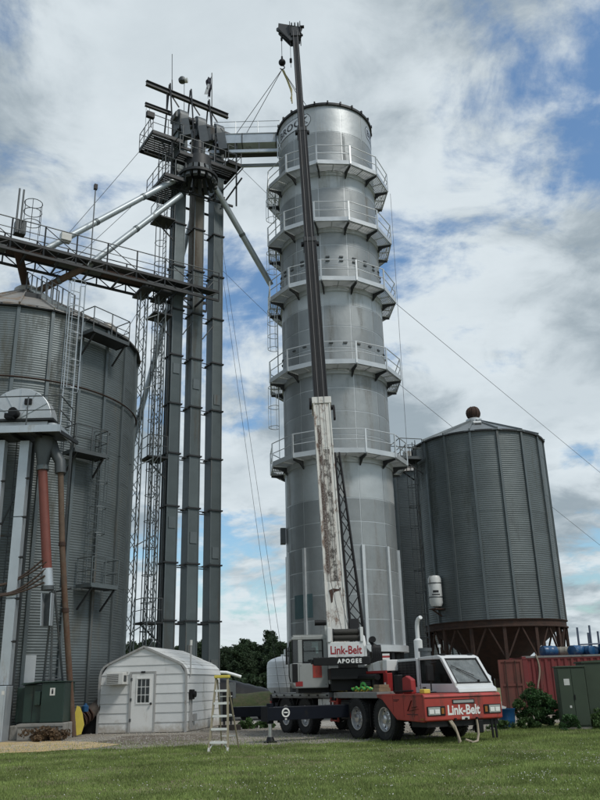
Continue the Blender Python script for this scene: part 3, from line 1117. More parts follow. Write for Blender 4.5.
part(hop, 'tank_bracket', MB().bar(tb + Z * 4.95 - e * 0.4, tb + Z * 4.95 + e * 0.3, 0.5, 0.06).bar(tb + Z * 4.9 + e * 0.25, tb + Z * 4.6 - e * 0.32, 0.06), rust_m)
part(hop, 'tank_marking', MB().lathe([(0.343, 5.62), (0.343, 5.68)], 10, (tb.x, tb.y, 0), a0=rad(-130), a1=rad(-60), caps=False).lathe([(0.343, 5.74), (0.343, 5.86)], 10, (tb.x, tb.y, 0), a0=rad(-120), a1=rad(-70), caps=False), ink_black)

# far bin between the dryer and the hopper bin
FB = (7.6, 55.0)
FR, FH = 3.7, 14.6
farb = thing('grain_bin', 'dark grey bin seen in the gap between dryer tower and hopper bin', 'grain bin', (*FB, 0))
da3 = 2 * PI / 16
rh3 = FH / 12
fm = curved_sheet(FR, 0, da3, rh3 + 0.01, 0.01, 4).mesh('wall_sheet', galv_r, 30)
for c in range(16):
    for r in range(12):
        obj('wall_sheet', fm, farb, Matrix.Translation((*FB, r * rh3)) @ Matrix.Rotation(c * da3, 4, 'Z'))
    a = c * da3
    e = Vector((math.cos(a), math.sin(a), 0))
    slab(farb, 'stiffener', galv_rib, Vector((*FB, FH / 2)) + e * (FR + 0.04), e * 0.08, Vector((-e.y, e.x, 0)) * 0.12, Z * FH)
part(farb, 'roof', MB().lathe([(FR + 0.15, FH), (0.4, FH + 2.0), (0.4, FH + 2.3), (0, FH + 2.3)], 32, (*FB, 0)), galv_roof, 30)


# ================================================================== tower dryer
DC = (1.85, 39.5)
DR = 2.72
DB, DT = 3.1, 32.2
dry = thing('grain_dryer', 'very tall round silver tower dryer with five railed galleries behind the crane', 'grain dryer', (*DC, 0))
DV = Vector((*DC, 0))
GAL = [27.8, 24.27, 20.8, 16.25, 11.75]
PH3 = rad(-90 + 18)                      # a panel seam 18 degrees right of the front
part(dry, 'core', MB().lathe([(DR - 0.012, DB), (DR - 0.012, DT)], 96, DV, caps=False), galv_new, 30)
da = 2 * PI / 12
# rows between the galleries: (z0, z1, plain?)
rows = []


def fill(z0, z1, n, m):
    for i in range(n):
        rows.append((z0 + (z1 - z0) * i / n, z0 + (z1 - z0) * (i + 1) / n, m))


fill(DB, 9.7, 6, screen)
fill(9.7, 11.6, 1, galv_plain)
fill(11.6, 15.2, 3, screen)
fill(15.2, 16.2, 1, screen)
fill(16.2, 19.7, 3, screen)
fill(19.7, 20.75, 1, galv_plain)
fill(20.75, 23.2, 2, screen)
fill(23.2, 24.2, 1, screen)
fill(24.2, 26.7, 2, screen)
fill(26.7, 27.75, 1, galv_plain)
fill(27.75, 30.35, 2, screen)
fill(30.35, DT, 1, galv_plain)
for z0, z1, m in rows:
    pm = curved_sheet(DR, 0.022 / DR, da - 0.022 / DR, z1 - z0 - 0.044, 0.01, 8).mesh('screen_panel', m, 30)
    for c in range(12):
        obj('screen_panel' if m is screen else 'wall_band', pm, dry, Matrix.Translation((*DC, z0 + 0.022)) @ Matrix.Rotation(PH3 + c * da, 4, 'Z'))
# bright upright flanges on the lower body
for c in range(12):
    a = PH3 + c * da
    e = Vector((math.cos(a), math.sin(a), 0))
    t = Vector((-e.y, e.x, 0))
    slab(dry, 'stiffener', white_rail, DV + e * (DR + 0.05) + Z * (DB + 7.5) / 2, e * 0.12, t * 0.14, Z * (7.5 - DB))
    slab(dry, 'base_leg', dark_steel, DV + e * (DR - 0.1) + Z * DB / 2, e * 0.2, t * 0.2, Z * DB)
part(dry, 'base_ring', MB().lathe([(DR - 0.1, DB - 0.3), (DR + 0.22, DB - 0.3), (DR + 0.22, DB - 0.02), (DR - 0.1, DB - 0.02)], 72, DV, caps=False), white_rail, 50)
part(dry, 'discharge_cone', MB().lathe([(DR - 0.25, DB - 0.1), (0.5, 1.3), (0.5, 0.9)], 36, DV, caps=False), dark_steel, 50)
# galleries
GR = 3.5
for gi, gz in enumerate(GAL):
    gph = PH3 + rad(-2 if gi % 2 else 2)
    for c in range(12):
        a0, a1 = gph + c * da, gph + (c + 1) * da
        # the far side of the tower carries the galleries too
        o0, o1 = polar(DC, a0, GR, gz), polar(DC, a1, GR, gz)
        i0, i1 = polar(DC, a0, DR + 0.03, gz), polar(DC, a1, DR + 0.03, gz)
        if gi == 0 and c == 0:
            dk = MB()
            L0 = Matrix.Translation(-DV) 
            q = [i0, o0, o1, i1]
            rt0 = Matrix.Rotation(-a0, 4, 'Z')
            q = [rt0 @ (p - DV - Z * gz) for p in q]
            for sgi in range(9):
                f0, f1 = sgi / 9 + 0.005, sgi / 9 + 0.068
                w4 = [q[0].lerp(q[1], f0), q[0].lerp(q[1], f1), q[3].lerp(q[2], f1), q[3].lerp(q[2], f0)]
                dk.add(w4 + [p - Z * 0.04 for p in w4], [(0, 1, 2, 3), (7, 6, 5, 4), (0, 4, 5, 1), (1, 5, 6, 2), (2, 6, 7, 3), (3, 7, 4, 0)])
            for fr_ in (0.02, 0.5, 0.98):
                dk.bar(q[0].lerp(q[3], fr_) - Z * 0.06, q[1].lerp(q[2], fr_) - Z * 0.06, 0.04, 0.05)
            dkm = dk.mesh('deck_plate', galv_new)
        obj('deck_plate', dkm, dry, Matrix.Translation((*DC, gz)) @ Matrix.Rotation(a0, 4, 'Z'))
        beam(dry, 'toe_board', galv_new, o0 + Z * 0.06, o1 + Z * 0.06, 0.03, 0.24)
        rod(dry, 'top_rail', white_rail, o0 + Z * 1.12, o1 + Z * 1.12, 0.026, 6)
        rod(dry, 'mid_rail', white_rail, o0 + Z * 0.60, o1 + Z * 0.60, 0.022, 6)
        e = Vector((math.cos(a0), math.sin(a0), 0))
        t = Vector((-e.y, e.x, 0))
        slab(dry, 'rail_post', white_rail, o0 + Z * 0.54 + e * 0.015, e * 0.05, t * 0.085, Z * 1.16)
        if gi == 0 and c == 0:
            bk = MB()
            bk.prism([(DR + 0.02, -0.09), (GR - 0.02, -0.09), (GR - 0.02, -0.17), (DR + 0.3, -0.24), (DR + 0.02, -0.48)], (0, -0.03, 0), (1, 0, 0), (0, 0, 1), (0, 1, 0), 0.06)
            bkm = bk.mesh('gallery_bracket', dark_steel)
        obj('gallery_bracket', bkm, dry, Matrix.Translation((*DC, gz)) @ Matrix.Rotation(a0, 4, 'Z'))
    part(dry, 'gallery_collar', MB().lathe([(DR + 0.004, gz - 0.34), (DR + 0.05, gz - 0.32), (DR + 0.05, gz - 0.06), (DR + 0.004, gz - 0.055)], 72, DV, caps=False), galv_plain, 40)
# little discharge hatches above galleries two, three and four
for gz in (GAL[1] + 1.6 - 3.4, GAL[2] + 1.45, GAL[3] + 1.35):
    for c in range(24):
        a = PH3 + (c + 0.5) * da / 2
        e = Vector((math.cos(a), math.sin(a), 0))
        slab(dry, 'discharge_hatch', mid_steel, DV + e * (DR + 0.03) + Z * gz, e * 0.06, Vector((-e.y, e.x, 0)) * 0.2, Z * 0.07)
# eave ring with bolts, roof and cap
part(dry, 'eave_ring', MB().lathe([(DR + 0.01, DT - 0.1), (DR + 0.1, DT - 0.1), (DR + 0.1, DT + 0.04), (DR - 0.05, DT + 0.06)], 96, DV, caps=False), dark_steel, 50)
part(dry, 'roof', MB().lathe([(DR + 0.02, DT + 0.04), (1.5, DT + 0.55), (1.5, DT + 0.9), (1.2, DT + 1.05), (0, DT + 1.2)], 60, DV), galv_new, 35)
for c in range(24):
    a = PH3 + c * da / 2
    e = Vector((math.cos(a), math.sin(a), 0))
    slab(dry, 'eave_clip', dark_steel, DV + e * (DR + 0.08) + Z * (DT + 0.05), e * 0.14, Vector((-e.y, e.x, 0)) * 0.08, Z * 0.16)
part(dry, 'roof_motor', MB().tube(DV + Vector((-0.4, -0.9, DT + 1.18)), DV + Vector((0.3, -0.9, DT + 1.18)), 0.16, 12).obox(DV + Vector((0, -0.9, DT + 1.0)), (0.5, 0, 0), (0, 0.3, 0), (0, 0, 0.2)), mid_steel, 40)
# name plates on the top band: outlined hexagon with dark letters
for pa in (-135.5, -4.5):
    half, zc, hh = 28.0, 31.32, 0.42

    def on_cyl(u, w, r):                 # u in -1..1 along the plate, w in -1..1 up
        return polar(DC, rad(pa + u * half), r, zc + w * hh)

    def hexa(k, r, inset):
        m_ = MB()
        n = 26
        top, bot = [], []
        for i in range(n + 1):
            u = -1 + 2 * i / n
            lim = 1 - inset[1] if abs(u) < 0.88 else (1 - inset[1]) * max(0.0, (1 - (abs(u) - 0.88) / 0.12 * 0.75))
            uu = u * (1 - inset[0])
            top.append(on_cyl(uu, lim, r))
            bot.append(on_cyl(uu, -lim, r))
        m_.add(top + bot, [(i, i + 1, n + 2 + i, n + 1 + i) for i in range(n)])
        return m_
    pl = part(dry, 'name_plate', hexa(0, DR + 0.010, (0, 0)), ink_black)
    part(pl, 'plate_face', hexa(0, DR + 0.014, (0.018, 0.10)), galv_new)
    lettering(pl, 'BROCK', ink_black, lambda a, b: on_cyl(-0.86 + 1.75 * a, -0.56 + 1.12 * b, DR + 0.018), 0.03, space=1.1)
# ladder run on the left flank, platform to platform
for k in range(4):
    dg = 182 if k % 2 else 178
    e, t = bin_frame(dg)
    ladder(dry, polar(DC, rad(dg), DR + 0.25, GAL[k + 1]), polar(DC, rad(dg), DR + 0.25, GAL[k] + 1.0), t, e, white_rail, cage=(2.3, GAL[k] - GAL[k + 1]), hoops=0.9)
e, t = bin_frame(178)
# small window box low at the left flank
e, t = bin_frame(-176)
slab(dry, 'instrument_box', mid_steel, polar(DC, rad(-176), DR + 0.15, 8.4), e * 0.26, t * 0.5, Z * 0.75)
# glossy sheet low on the left front, a teal reflection put into its colour
e, t = bin_frame(-131)
part(dry, 'reflection_sheet', curved_sheet(DR + 0.02, rad(-149), rad(-124), 1.05, 0.01, 6).__class__().add([Vector(p) + DV + Z * 4.35 for p in curved_sheet(DR + 0.02, rad(-149), rad(-124), 1.05, 0.01, 6).v], curved_sheet(DR + 0.02, rad(-149), rad(-124), 1.05, 0.01, 6).f), mat('teal_reflection', (0.10, 0.16, 0.17), 0.12, 0.2, 0.1, 2), 30)

# ================================================================== bucket elevators
RD = Vector((0.84, 0.5426, 0)).normalized()     # direction of the elevator row
RN = Vector((RD.y, -RD.x, 0))                     # its front, towards right and camera
LEGS = [Vector((-6.5, 38.35, 0)), Vector((-5.55, 39.0, 0)), Vector((-4.55, 39.7, 0))]
leg_lab = ['leftmost of three tall bucket elevator legs, nearest the caged ladder',
           'middle of three tall bucket elevator legs, brown stained casing near the top',
           'rightmost of three tall bucket elevator legs, nearest the dryer tower']
FL = [1.2, 4.45, 7.1, 9.8, 12.45, 15.05, 17.7, 20.3, 22.9, 25.5, 28.1, 31.6]
CW, CD = 0.60, 0.72
for i, P in enumerate(LEGS):
    lg = thing('bucket_elevator', leg_lab[i], 'bucket elevator', P, 'bucket elevator legs')
    part(lg, 'boot', MB().obox(P + Z * 0.6, RD * 0.75, RN * 1.25, Z * 1.2), mid_steel)
    for k in range(len(FL) - 1):
        z0, z1 = FL[k], FL[k + 1]
        mm = leg_tan if (i == 1 and k >= 8) else leg_steel
        slab(lg, 'casing_section', mm, P + Z * (z0 + z1) / 2, RD * CW, RN * CD, Z * (z1 - z0 - 0.004))
        for s in (-1, 1):
            # raised edge seam of the casing
            slab(lg, 'casing_seam', galv_rib, P + Z * (z0 + z1) / 2 + RN * (CD / 2 + 0.012) + RD * s * (CW / 2 - 0.03), RD * 0.05, RN * 0.024, Z * (z1 - z0 - 0.16))
        if k in (0, 2, 5):
            slab(lg, 'access_door', galv_rib, P + Z * (z0 + 0.6 + 0.65 * ((i * 2 + k) % 3)) + RN * (CD / 2 + 0.02), RD * 0.36, RN * 0.03, Z * 0.55)
        slab(lg, 'flange', dark_steel, P + Z * z1, RD * (CW + 0.14), RN * (CD + 0.14), Z * 0.07)
    hz = 31.7
    prof = [(-0.42, 0), (0.42, 0), (0.52, 0.5), (0.52, 0.95)] + [(0.52 * math.cos(q), 1.0 + 0.52 * math.sin(q)) for q in [PI * j / 8 for j in range(9)]] + [(-0.52, 0.95), (-0.42, 0.5)]
    part(lg, 'head', MB().prism(prof, P + Z * hz - RD * 0.27, RN, Z, RD, 0.54), mid_steel, 35, 0.01)
    part(lg, 'drive_motor', MB().tube(P + Z * (hz + 0.95) + RD * 0.34 + RN * 0.2, P + Z * (hz + 0.95) + RD * 0.75 + RN * 0.2, 0.2, 12), dark_steel, 40)
    part(lg, 'drive_guard', MB().obox(P + Z * (hz + 0.95) - RD * 0.42, RD * 0.14, RN * 0.8, Z * 0.4), mid_steel, bevel=0.03)
    part(lg, 'discharge_spout', MB().bar(P + Z * (hz + 0.5) + RN * 0.55, P + Z * (hz - 0.9) + RN * 0.95, 0.5, 0.4), mid_steel)
# frame that ties the legs together, its ladder and rest platforms
fr = thing('elevator_support_frame', 'dark steel ties, caged ladder and rest platforms around the elevator legs', 'support frame', (-7.2, 38.0, 0))
for z in FL[1:-1]:
    for k in (0, 1):
        for s in (-1, 1):
            a = LEGS[k] + RD * (CW / 2 + 0.02) + RN * s * 0.28
            b = LEGS[k + 1] - RD * (CW / 2 + 0.02) + RN * s * 0.28
            rod(fr, 'tie_strut', dark_steel, a + Z * (z - 0.12), b + Z * (z - 0.12), 0.028, 6)
for z in (18.9, 21.6):
    for k in (0, 1):
        rod(fr, 'tie_strut', mid_steel, LEGS[k] + RD * 0.3 + RN * 0.4 + Z * z, LEGS[k + 1] - RD * 0.3 + RN * 0.4 + Z * (z + 0.9), 0.03, 6)
LP = LEGS[0] - RD * 0.72
ladder(fr, LP + Z * 0.5, LP + Z * 30.6, RN, -RD, mid_steel, cage=(2.2, 30.0), hoops=1.25, r=0.022)
rod(fr, 'conduit', mid_steel, LEGS[0] - RD * 0.34 + RN * 0.2 + Z * 0.3, LEGS[0] - RD * 0.34 + RN * 0.2 + Z * 30, 0.04, 6)
rod(fr, 'conduit', mid_steel, LEGS[0] - RD * 0.36 - RN * 0.1 + Z * 0.3, LEGS[0] - RD * 0.36 - RN * 0.1 + Z * 30, 0.03, 6)
for z in (4.3, 12.0, 19.6, 25.3):
    c0 = LP - RD * 0.05
    slab(fr, 'rest_platform', dark_steel, c0 - RD * 0.25 + RN * 0.35 + Z * z, RD * 1.0, RN * 1.1, Z * 0.08)
    railing(fr, [c0 + RD * 0.2 + RN * 0.88 + Z * z, c0 - RD * 0.72 + RN * 0.88 + Z * z, c0 - RD * 0.72 - RN * 0.18 + Z * z], mid_steel, 1.07, 0.022)
    beam(fr, 'platform_bracket', dark_steel, c0 - RD * 0.65 + RN * 0.3 + Z * z, c0 + RD * 0.4 + RN * 0.3 + Z * (z - 0.9), 0.06)

# ---- head platforms
hp = thing('head_platform', 'dark railed steel platforms around the elevator heads', 'platform', (-6.5, 38.4, 29))


def deck(parent, c, hx, hy, z, rails, m=dark_steel, th=0.09, rm=mid_steel, spacing=0.75):
    c = Vector(c)
    ns_ = max(4, int(hy * 2 / 0.17))
    for s in range(ns_):
        slab(parent, 'deck_plank', m, c + RN * (hy * 2 / ns_ * (s + 0.5) - hy) + Z * z, RD * 2 * hx, RN * (hy * 2 / ns_ - 0.07), Z * th * 0.5)
    for s in (-1, 1):
        slab(parent, 'edge_beam', m, c + RN * s * hy + Z * (z - 0.06), RD * 2 * hx, RN * 0.06, Z * 0.2)
        slab(parent, 'edge_beam', m, c + RD * s * hx + Z * (z - 0.06), RD * 0.06, RN * (2 * hy - 0.07), Z * 0.2)
    cs = {'a': c - RD * hx + RN * hy, 'b': c - RD * hx - RN * hy, 'c': c + RD * hx - RN * hy, 'd': c + RD * hx + RN * hy}
    railing(parent, [cs[q] + Z * z for q in rails], rm, 1.07, 0.024, spacing=spacing)


M0 = LEGS[1]
deck(hp, M0 - RD * 2.3 - RN * 0.0, 0.9, 1.0, 30.45, 'dabc')
deck(hp, M0 - RD * 0.1 + RN * 1.2, 1.75, 0.45, 29.2, 'bad')
deck(hp, M0 + RD * 1.95 - RN * 0.1, 0.42, 1.0, 30.3, 'adcb')
deck(hp, M0 - RD * 2.0 + RN * 0.2, 0.6, 1.3, 27.6, 'dab')
for k in range(4):
    a = M0 + RD * (-2.0 + 1.35 * k) + RN * 0.9
    beam(hp, 'platform_post', dark_steel, a + Z * 27.4, a + Z * 31.6, 0.09)
for s in (-1, 1):
    beam(hp, 'cross_beam', dark_steel, M0 - RD * 3.0 + RN * s * 0.7 + Z * 30.25, M0 + RD * 2.2 + RN * s * 0.7 + Z * 30.25, 0.10, 0.16)
    beam(hp, 'cross_beam', dark_steel, M0 - RD * 2.6 + RN * s * 0.75 + Z * 27.4, M0 + RD * 1.9 + RN * s * 0.75 + Z * 27.4, 0.08, 0.12)
for k in (-1, 1):
    beam(hp, 'diagonal_brace', dark_steel, M0 + RD * k * 2.6 + RN * 0.7 + Z * 30.3, M0 + RD * k * 1.35 + RN * 0.5 + Z * 28.4, 0.07)
    beam(hp, 'diagonal_brace', dark_steel, M0 + RD * k * 2.2 + RN * 1.3 + Z * 29.1, M0 + RD * k * 1.35 + RN * 0.4 + Z * 27.4, 0.07)
fl = part(hp, 'floodlight', MB().obox(M0 - RD * 3.4 + RN * 1.05 + Z * 31.35, RD * 0.45, RN * 0.22, Z * 0.36), black_p, bevel=0.02)
part(fl, 'floodlight_arm', MB().tube(M0 - RD * 3.3 + RN * 1.0 + Z * 30.6, M0 - RD * 3.4 + RN * 1.0 + Z * 31.3, 0.03, 6), mid_steel)

# ---- service crane rails over the heads
tb_ = thing('trolley_beam', 'long dark trolley beam on posts above the elevator heads', 'beam', (*(M0 + Z * 33).to_tuple(),))
A = Vector((-8.33, 37.04, 34.25))
B = Vector((-3.92, 40.1, 34.25))
beam(tb_, 'beam_web', dark_steel, A, B, 0.05, 0.28)
for s in (-1, 1):
    beam(tb_, 'beam_flange', dark_steel, A + Z * 0.14 * s, B + Z * 0.14 * s, 0.20, 0.035)
for k, P in enumerate(LEGS):
    q = P - RD * (0.55 if k else 0.75) + RN * 0.0
    for s in (-1, 1):
        beam(tb_, 'post', dark_steel, q + RN * s * 0.55 + Z * 31.7, q + RN * s * 0.06 + Z * (34.9 if k != 1 else 35.1), 0.08)
    beam(tb_, 'post', dark_steel, q + RD * 0.62 + Z * 33.5, q + Z * 34.3, 0.06)
tb2 = thing('trolley_beam', 'shorter stub beam below the long trolley beam, left of the elevator heads', 'beam', (-8.0, 37.2, 32))
A2 = Vector((-8.33, 37.04, 32.75))
B2 = A2 + RD * 1.6
beam(tb2, 'beam_web', dark_steel, A2, B2, 0.05, 0.2)
for s in (-1, 1):
    beam(tb2, 'beam_flange', dark_steel, A2 + Z * 0.1 * s, B2 + Z * 0.1 * s, 0.16, 0.03)
beam(tb2, 'hanger', dark_steel, B2 - RD * 0.3, B2 - RD * 0.3 + Z * 1.35, 0.06)
for q in (0.08, 0.28):
    rod(tb2, 'hoist_chain', rope_m, A2 + RD * q, A2 + RD * q - Z * 3.2, 0.012, 5)
single('whip_antenna', MB().tube((-7.0, 38.15, 34.3), (-7.05, 38.15, 35.4), 0.035, 6).tube((-7.05, 38.15, 35.4), (-7.1, 38.15, 37.3), 0.022, 6), mid_steel, 'tall thin whip antenna on the leftmost trolley beam post', 'antenna')
an = thing('obstruction_lamp', 'small round lamp on a thin stalk above the elevator heads', 'lamp', (-6.4, 38.7, 34.1))
rod(an, 'stalk', mid_steel, (-6.38, 38.75, 33.4), (-6.42, 38.75, 35.7), 0.02, 6)
part(an, 'lamp_body', MB().lathe([(0, -0.12), (0.2, -0.1), (0.24, 0.05), (0.16, 0.2), (0, 0.24)], 12, (-6.55, 38.75, 35.85)), mid_steel, 50)
part(an, 'lamp_disc', MB().tube((-6.36, 38.72, 35.82), (-6.22, 38.70, 35.82), 0.16, 10), plastic_w, 50)
fg = thing('flag', 'furled dark and white flag on a pole over the right elevator head', 'flag', (-4.9, 39.8, 33.9))
rod(fg, 'pole', mid_steel, (-4.86, 39.8, 33.4), (-4.9, 39.8, 37.3), 0.035, 6)
fb = MB()
cols_ = 5
fv = []
for j in range(9):
    for i in range(cols_):
        w = 0.46 * (1 - 0.06 * j) * i / (cols_ - 1)
        fv.append((-4.93 - w * 0.75 - 0.03 * math.sin(j), 39.8 + 0.12 * math.sin(i * 2.2 + j * 0.7), 37.05 - 0.19 * j - 0.5 * w))
fb.add(fv, [(j * cols_ + i, j * cols_ + i + 1, (j + 1) * cols_ + i + 1, (j + 1) * cols_ + i) for j in range(8) for i in range(cols_ - 1)])
part(fg, 'cloth', fb, mat('dark_flag_cloth', (0.03, 0.03, 0.045), 0.9, 0, 0.3, 4), 60)
fb = MB()
fv = [(-4.95 - 0.22 * math.sin(i) - 0.05 * j, 39.72 + 0.03 * i, 36.4 - 0.2 * j + 0.05 * i) for j in range(5) for i in range(3)]
fb.add(fv, [(j * 3 + i, j * 3 + i + 1, (j + 1) * 3 + i + 1, (j + 1) * 3 + i) for j in range(4) for i in range(2)])
part(fg, 'white_stripe', fb, mat('white_flag_cloth', (0.5, 0.5, 0.5), 0.9), 60)

# ---- distributor and spouts
ds = thing('distributor', 'round grain distributor with a skirt of short chutes under the elevator heads', 'distributor', (-5.45, 37.7, 28))
dc = Vector((-5.35, 37.75, 0))
part(ds, 'drum', MB().lathe([(0.25, 30.6), (0.35, 29.6), (0.75, 29.35), (0.8, 28.7), (0.7, 28.6)], 28, dc), dark_steel, 40)
for k in range(16):
    a = 2 * PI * k / 16
    e = Vector((math.cos(a), math.sin(a), 0))
    beam(ds, 'chute', mid_steel, dc + e * 0.68 + Z * 28.75, dc + e * 1.02 + Z * 27.75, 0.22, 0.18)
part(ds, 'turn_ring', MB().lathe([(0.95, 28.05), (1.12, 28.05), (1.12, 28.2), (0.95, 28.2), (0.95, 28.05)], 36, dc, caps=False), dark_steel, 40)


def spout(label, p0, p1, r, m, bands=3):
    p0, p1 = Vector(p0), Vector(p1)
    s = thing('grain_spout', label, 'spout', p1, 'sloping spouts from the distributor')
    k = max(2, int((p1 - p0).length / 3))
    for i in range(k):
        rod(s, 'pipe_section', m, p0.lerp(p1, i / k), p0.lerp(p1, (i + 1) / k), r, 16)
        if i:
            d = (p1 - p0).normalized()
            c = p0.lerp(p1, i / k)
            rod(s, 'coupling', galv_rib, c - d * 0.08, c + d * 0.08, r * 1.12, 16)
    return s


spout('upper of two pale spouts slanting left from distributor to bridge', (-6.0, 37.55, 28.35), (-12.0, 33.5, 21.4), 0.16, spout_m)
s2 = spout('lower of two pale spouts slanting left from distributor to bridge', (-6.2, 37.4, 26.9), (-10.3, 34.7, 21.1), 0.16, spout_m)
spout('rusty lower pipe from the bridge down to the big bin peak', (-10.3, 34.7, 21.1), (-12.9, 34.7, 19.65), 0.17, pipe_rust)
spout('pale spout slanting right from the distributor towards the dryer', (-4.6, 38.4, 28.3), (-1.5, 41.5, 23.4), 0.17, spout_m)
s4 = spout('pale pipe leaning behind the elevator legs down to the yard', (-5.9, 39.9, 27.2), (-9.2, 40.2, 12.0), 0.15, spout_m)

# ---- conveyor bridge from elevators to the dryer
cv = thing('dryer_conveyor', 'grey enclosed conveyor with handrail linking elevator heads and dryer top', 'conveyor', (-4.8, 39.6, 31))
X0, X1, Y0 = -5.0, 1.0, 39.55
for k in range(3):
    xa, xb = X0 + (X1 - X0) * k / 3, X0 + (X1 - X0) * (k + 1) / 3
    slab(cv, 'trough_section', pipe_white, ((xa + xb) / 2, Y0, 31.95), (xb - xa - 0.01, 0, 0), (0, 0.62, 0), (0, 0, 0.62))
    slab(cv, 'trough_flange', mid_steel, (xb, Y0, 31.95), (0.06, 0, 0), (0, 0.7, 0), (0, 0, 0.7))
slab(cv, 'trough_lid', galv_new, ((X0 + X1) / 2, Y0, 32.28), (X1 - X0, 0, 0), (0, 0.7, 0), (0, 0, 0.035))
slab(cv, 'walkway', dark_steel, (-2.6, Y0 + 0.75, 31.7), (4.4, 0, 0), (0, 0.8, 0), (0, 0, 0.06))
for yy in (Y0 - 0.28, Y0 + 1.1):
    slab(cv, 'bottom_chord', pipe_white, (-2.75, yy, 31.05), (4.3, 0, 0), (0, 0.1, 0), (0, 0, 0.2))
for x in (-4.7, -3.4, -2.0, -0.8):
    beam(cv, 'hanger_post', mid_steel, (x, Y0 - 0.28, 31.15), (x, Y0 - 0.28, 31.64), 0.07)
railing(cv, [(-4.7, Y0 - 0.3, 32.3), (-0.75, Y0 - 0.3, 32.3)], white_rail, 0.85, 0.026, spacing=1.35)
part(cv, 'drive_housing', MB().obox((-4.95, Y0 - 0.2, 32.1), (0.7, 0, 0), (0, 0.8, 0), (0, 0, 0.9)), mid_steel, bevel=0.04)
part(cv, 'inlet_chute', MB().bar((-5.2, Y0 - 0.4, 32.0), (-5.5, Y0 - 0.8, 30.6), 0.5, 0.45), mid_steel)
for x in (-0.9, -0.55):
    rod(cv, 'end_bracket', white_rail, (x, Y0 - 1.0, 31.3), (x, Y0 - 1.0, 30.0), 0.03, 6)
rod(cv, 'end_bracket', white_rail, (-0.9, Y0 - 1.0, 31.2), (-0.55, Y0 - 1.0, 30.1), 0.025, 6)
rod(cv, 'end_bracket', white_rail, (-0.55, Y0 - 1.0, 31.2), (-0.9, Y0 - 1.0, 30.6), 0.025, 6)
rod(cv, 'end_bracket', white_rail, (-0.9, Y0 - 1.0, 30.0), (-0.5, Y0 - 1.0, 30.0), 0.025, 6)

# ================================================================== catwalk bridge over the big bin
br = thing('catwalk_bridge', 'dark truss catwalk with conveyor running from the elevators over the big bin', 'catwalk', (-9.2, 35.6, 21))
BA = Vector((-17.4, 30.3, 0))
BE = Vector((-4.55, 38.6, 0))
bd = (BE - BA).normalized()
bn_ = Vector((bd.y, -bd.x, 0))
BL = (BE - BA).length
z0, z1 = 20.7, 21.2
WD = 0.75
nb = 10
for s in (-1, 1):
    o_ = bn_ * s * WD
    beam(br, 'bottom_chord', dark_steel, BA + o_ + Z * z0, BE + o_ + Z * z0, 0.08, 0.12)
    beam(br, 'deck_beam', dark_steel, BA + o_ + Z * z1, BE + o_ + Z * z1, 0.08, 0.14)
    rod(br, 'top_rail', mid_steel, BA + o_ + Z * (z1 + 1.15), BE + o_ + Z * (z1 + 1.15), 0.03, 6)
    rod(br, 'mid_rail', mid_steel, BA + o_ + Z * (z1 + 0.62), BE + o_ + Z * (z1 + 0.62), 0.022, 6)
    for k in range(nb + 1):
        p = BA.lerp(BE, k / nb) + o_
        beam(br, 'truss_post', dark_steel, p + Z * z0, p + Z * (z1 + 1.15), 0.06)
        if k < nb:
            q = BA.lerp(BE, (k + 1) / nb) + o_
            m_ = p.lerp(q, 0.5)
            rod(br, 'truss_diagonal', dark_steel, p + Z * z1, m_ + Z * z0, 0.03, 6)
            rod(br, 'truss_diagonal', dark_steel, m_ + Z * z0, q + Z * z1, 0.03, 6)
            if k % 2 == 0:
                rod(br, 'truss_diagonal', dark_steel, p + Z * (z1 + 1.1), q + Z * (z1 + 0.1), 0.022, 6)
for k in range(nb * 2):
    c = BA.lerp(BE, (k + 0.5) / (nb * 2))
    slab(br, 'deck_grating', dark_steel, c + bn_ * 0.38 + Z * (z1 + 0.09), bd * (BL / nb / 2 - 0.03), bn_ * 0.7, Z * 0.04)
for k in range(6):
    c = BA.lerp(BE, (k + 0.5) / 6.6)
    slab(br, 'conveyor_trough', mid_steel if k % 2 else rust_m, c - bn_ * 0.3 + Z * (z1 + 0.18), bd * (BL / 6.6 - 0.03), bn_ * 0.5, Z * 0.5)
for k in range(nb):
    c = BA.lerp(BE, (k + 0.5) / nb)
    beam(br, 'floor_beam', dark_steel, c + bn_ * WD + Z * (z0 + 0.02), c - bn_ * WD + Z * (z0 + 0.02), 0.07, 0.1)
pdn = BA.lerp(BE, 0.33)
part(br, 'drop_pipe', MB().tube(pdn + Z * 21.3, (-13.2, 34.95, 20.0), 0.2, 12), rust_m, 40)
part(br, 'gate_box', MB().obox(pdn + bn_ * 0.2 + Z * 22.2, bd * 0.5, bn_ * 0.4, Z * 0.7), mid_steel, bevel=0.02)
part(br, 'motor_box', MB().obox(BA.lerp(BE, 0.47) + bn_ * 0.3 + Z * 22.3, bd * 0.5, bn_ * 0.4, Z * 0.45), plastic_w, bevel=0.03)
pc = BA.lerp(BE, 0.36) + bn_ * 0.45
hb = MB()
for zz in (22.5, 23.1, 23.6):
    hb.path([pc + Vector((math.cos(q) * 0.42, math.sin(q) * 0.42, zz)) for q in [2 * PI * i / 14 for i in range(15)]], 0.02, 5)
part(br, 'ladder_hoop', hb, mid_steel)
for q in range(6):
    rod(br, 'ladder_bar', mid_steel, pc + Vector((math.cos(q) * 0.42, math.sin(q) * 0.42, 21.8)), pc + Vector((math.cos(q) * 0.42, math.sin(q) * 0.42, 23.6)), 0.016, 5)
for q in (-0.25, -0.05):
    rod(br, 'mast_pipe', mid_steel, pc - bd * (0.75 + q) + Z * 21.8, pc - bd * (0.75 + q) + Z * 24.2, 0.045, 6)
lm = BA.lerp(BE, 0.545) + bn_ * 0.8
rod(br, 'lamp_pole', mid_steel, lm + Z * 21.0, lm + Z * 25.2, 0.03, 6)
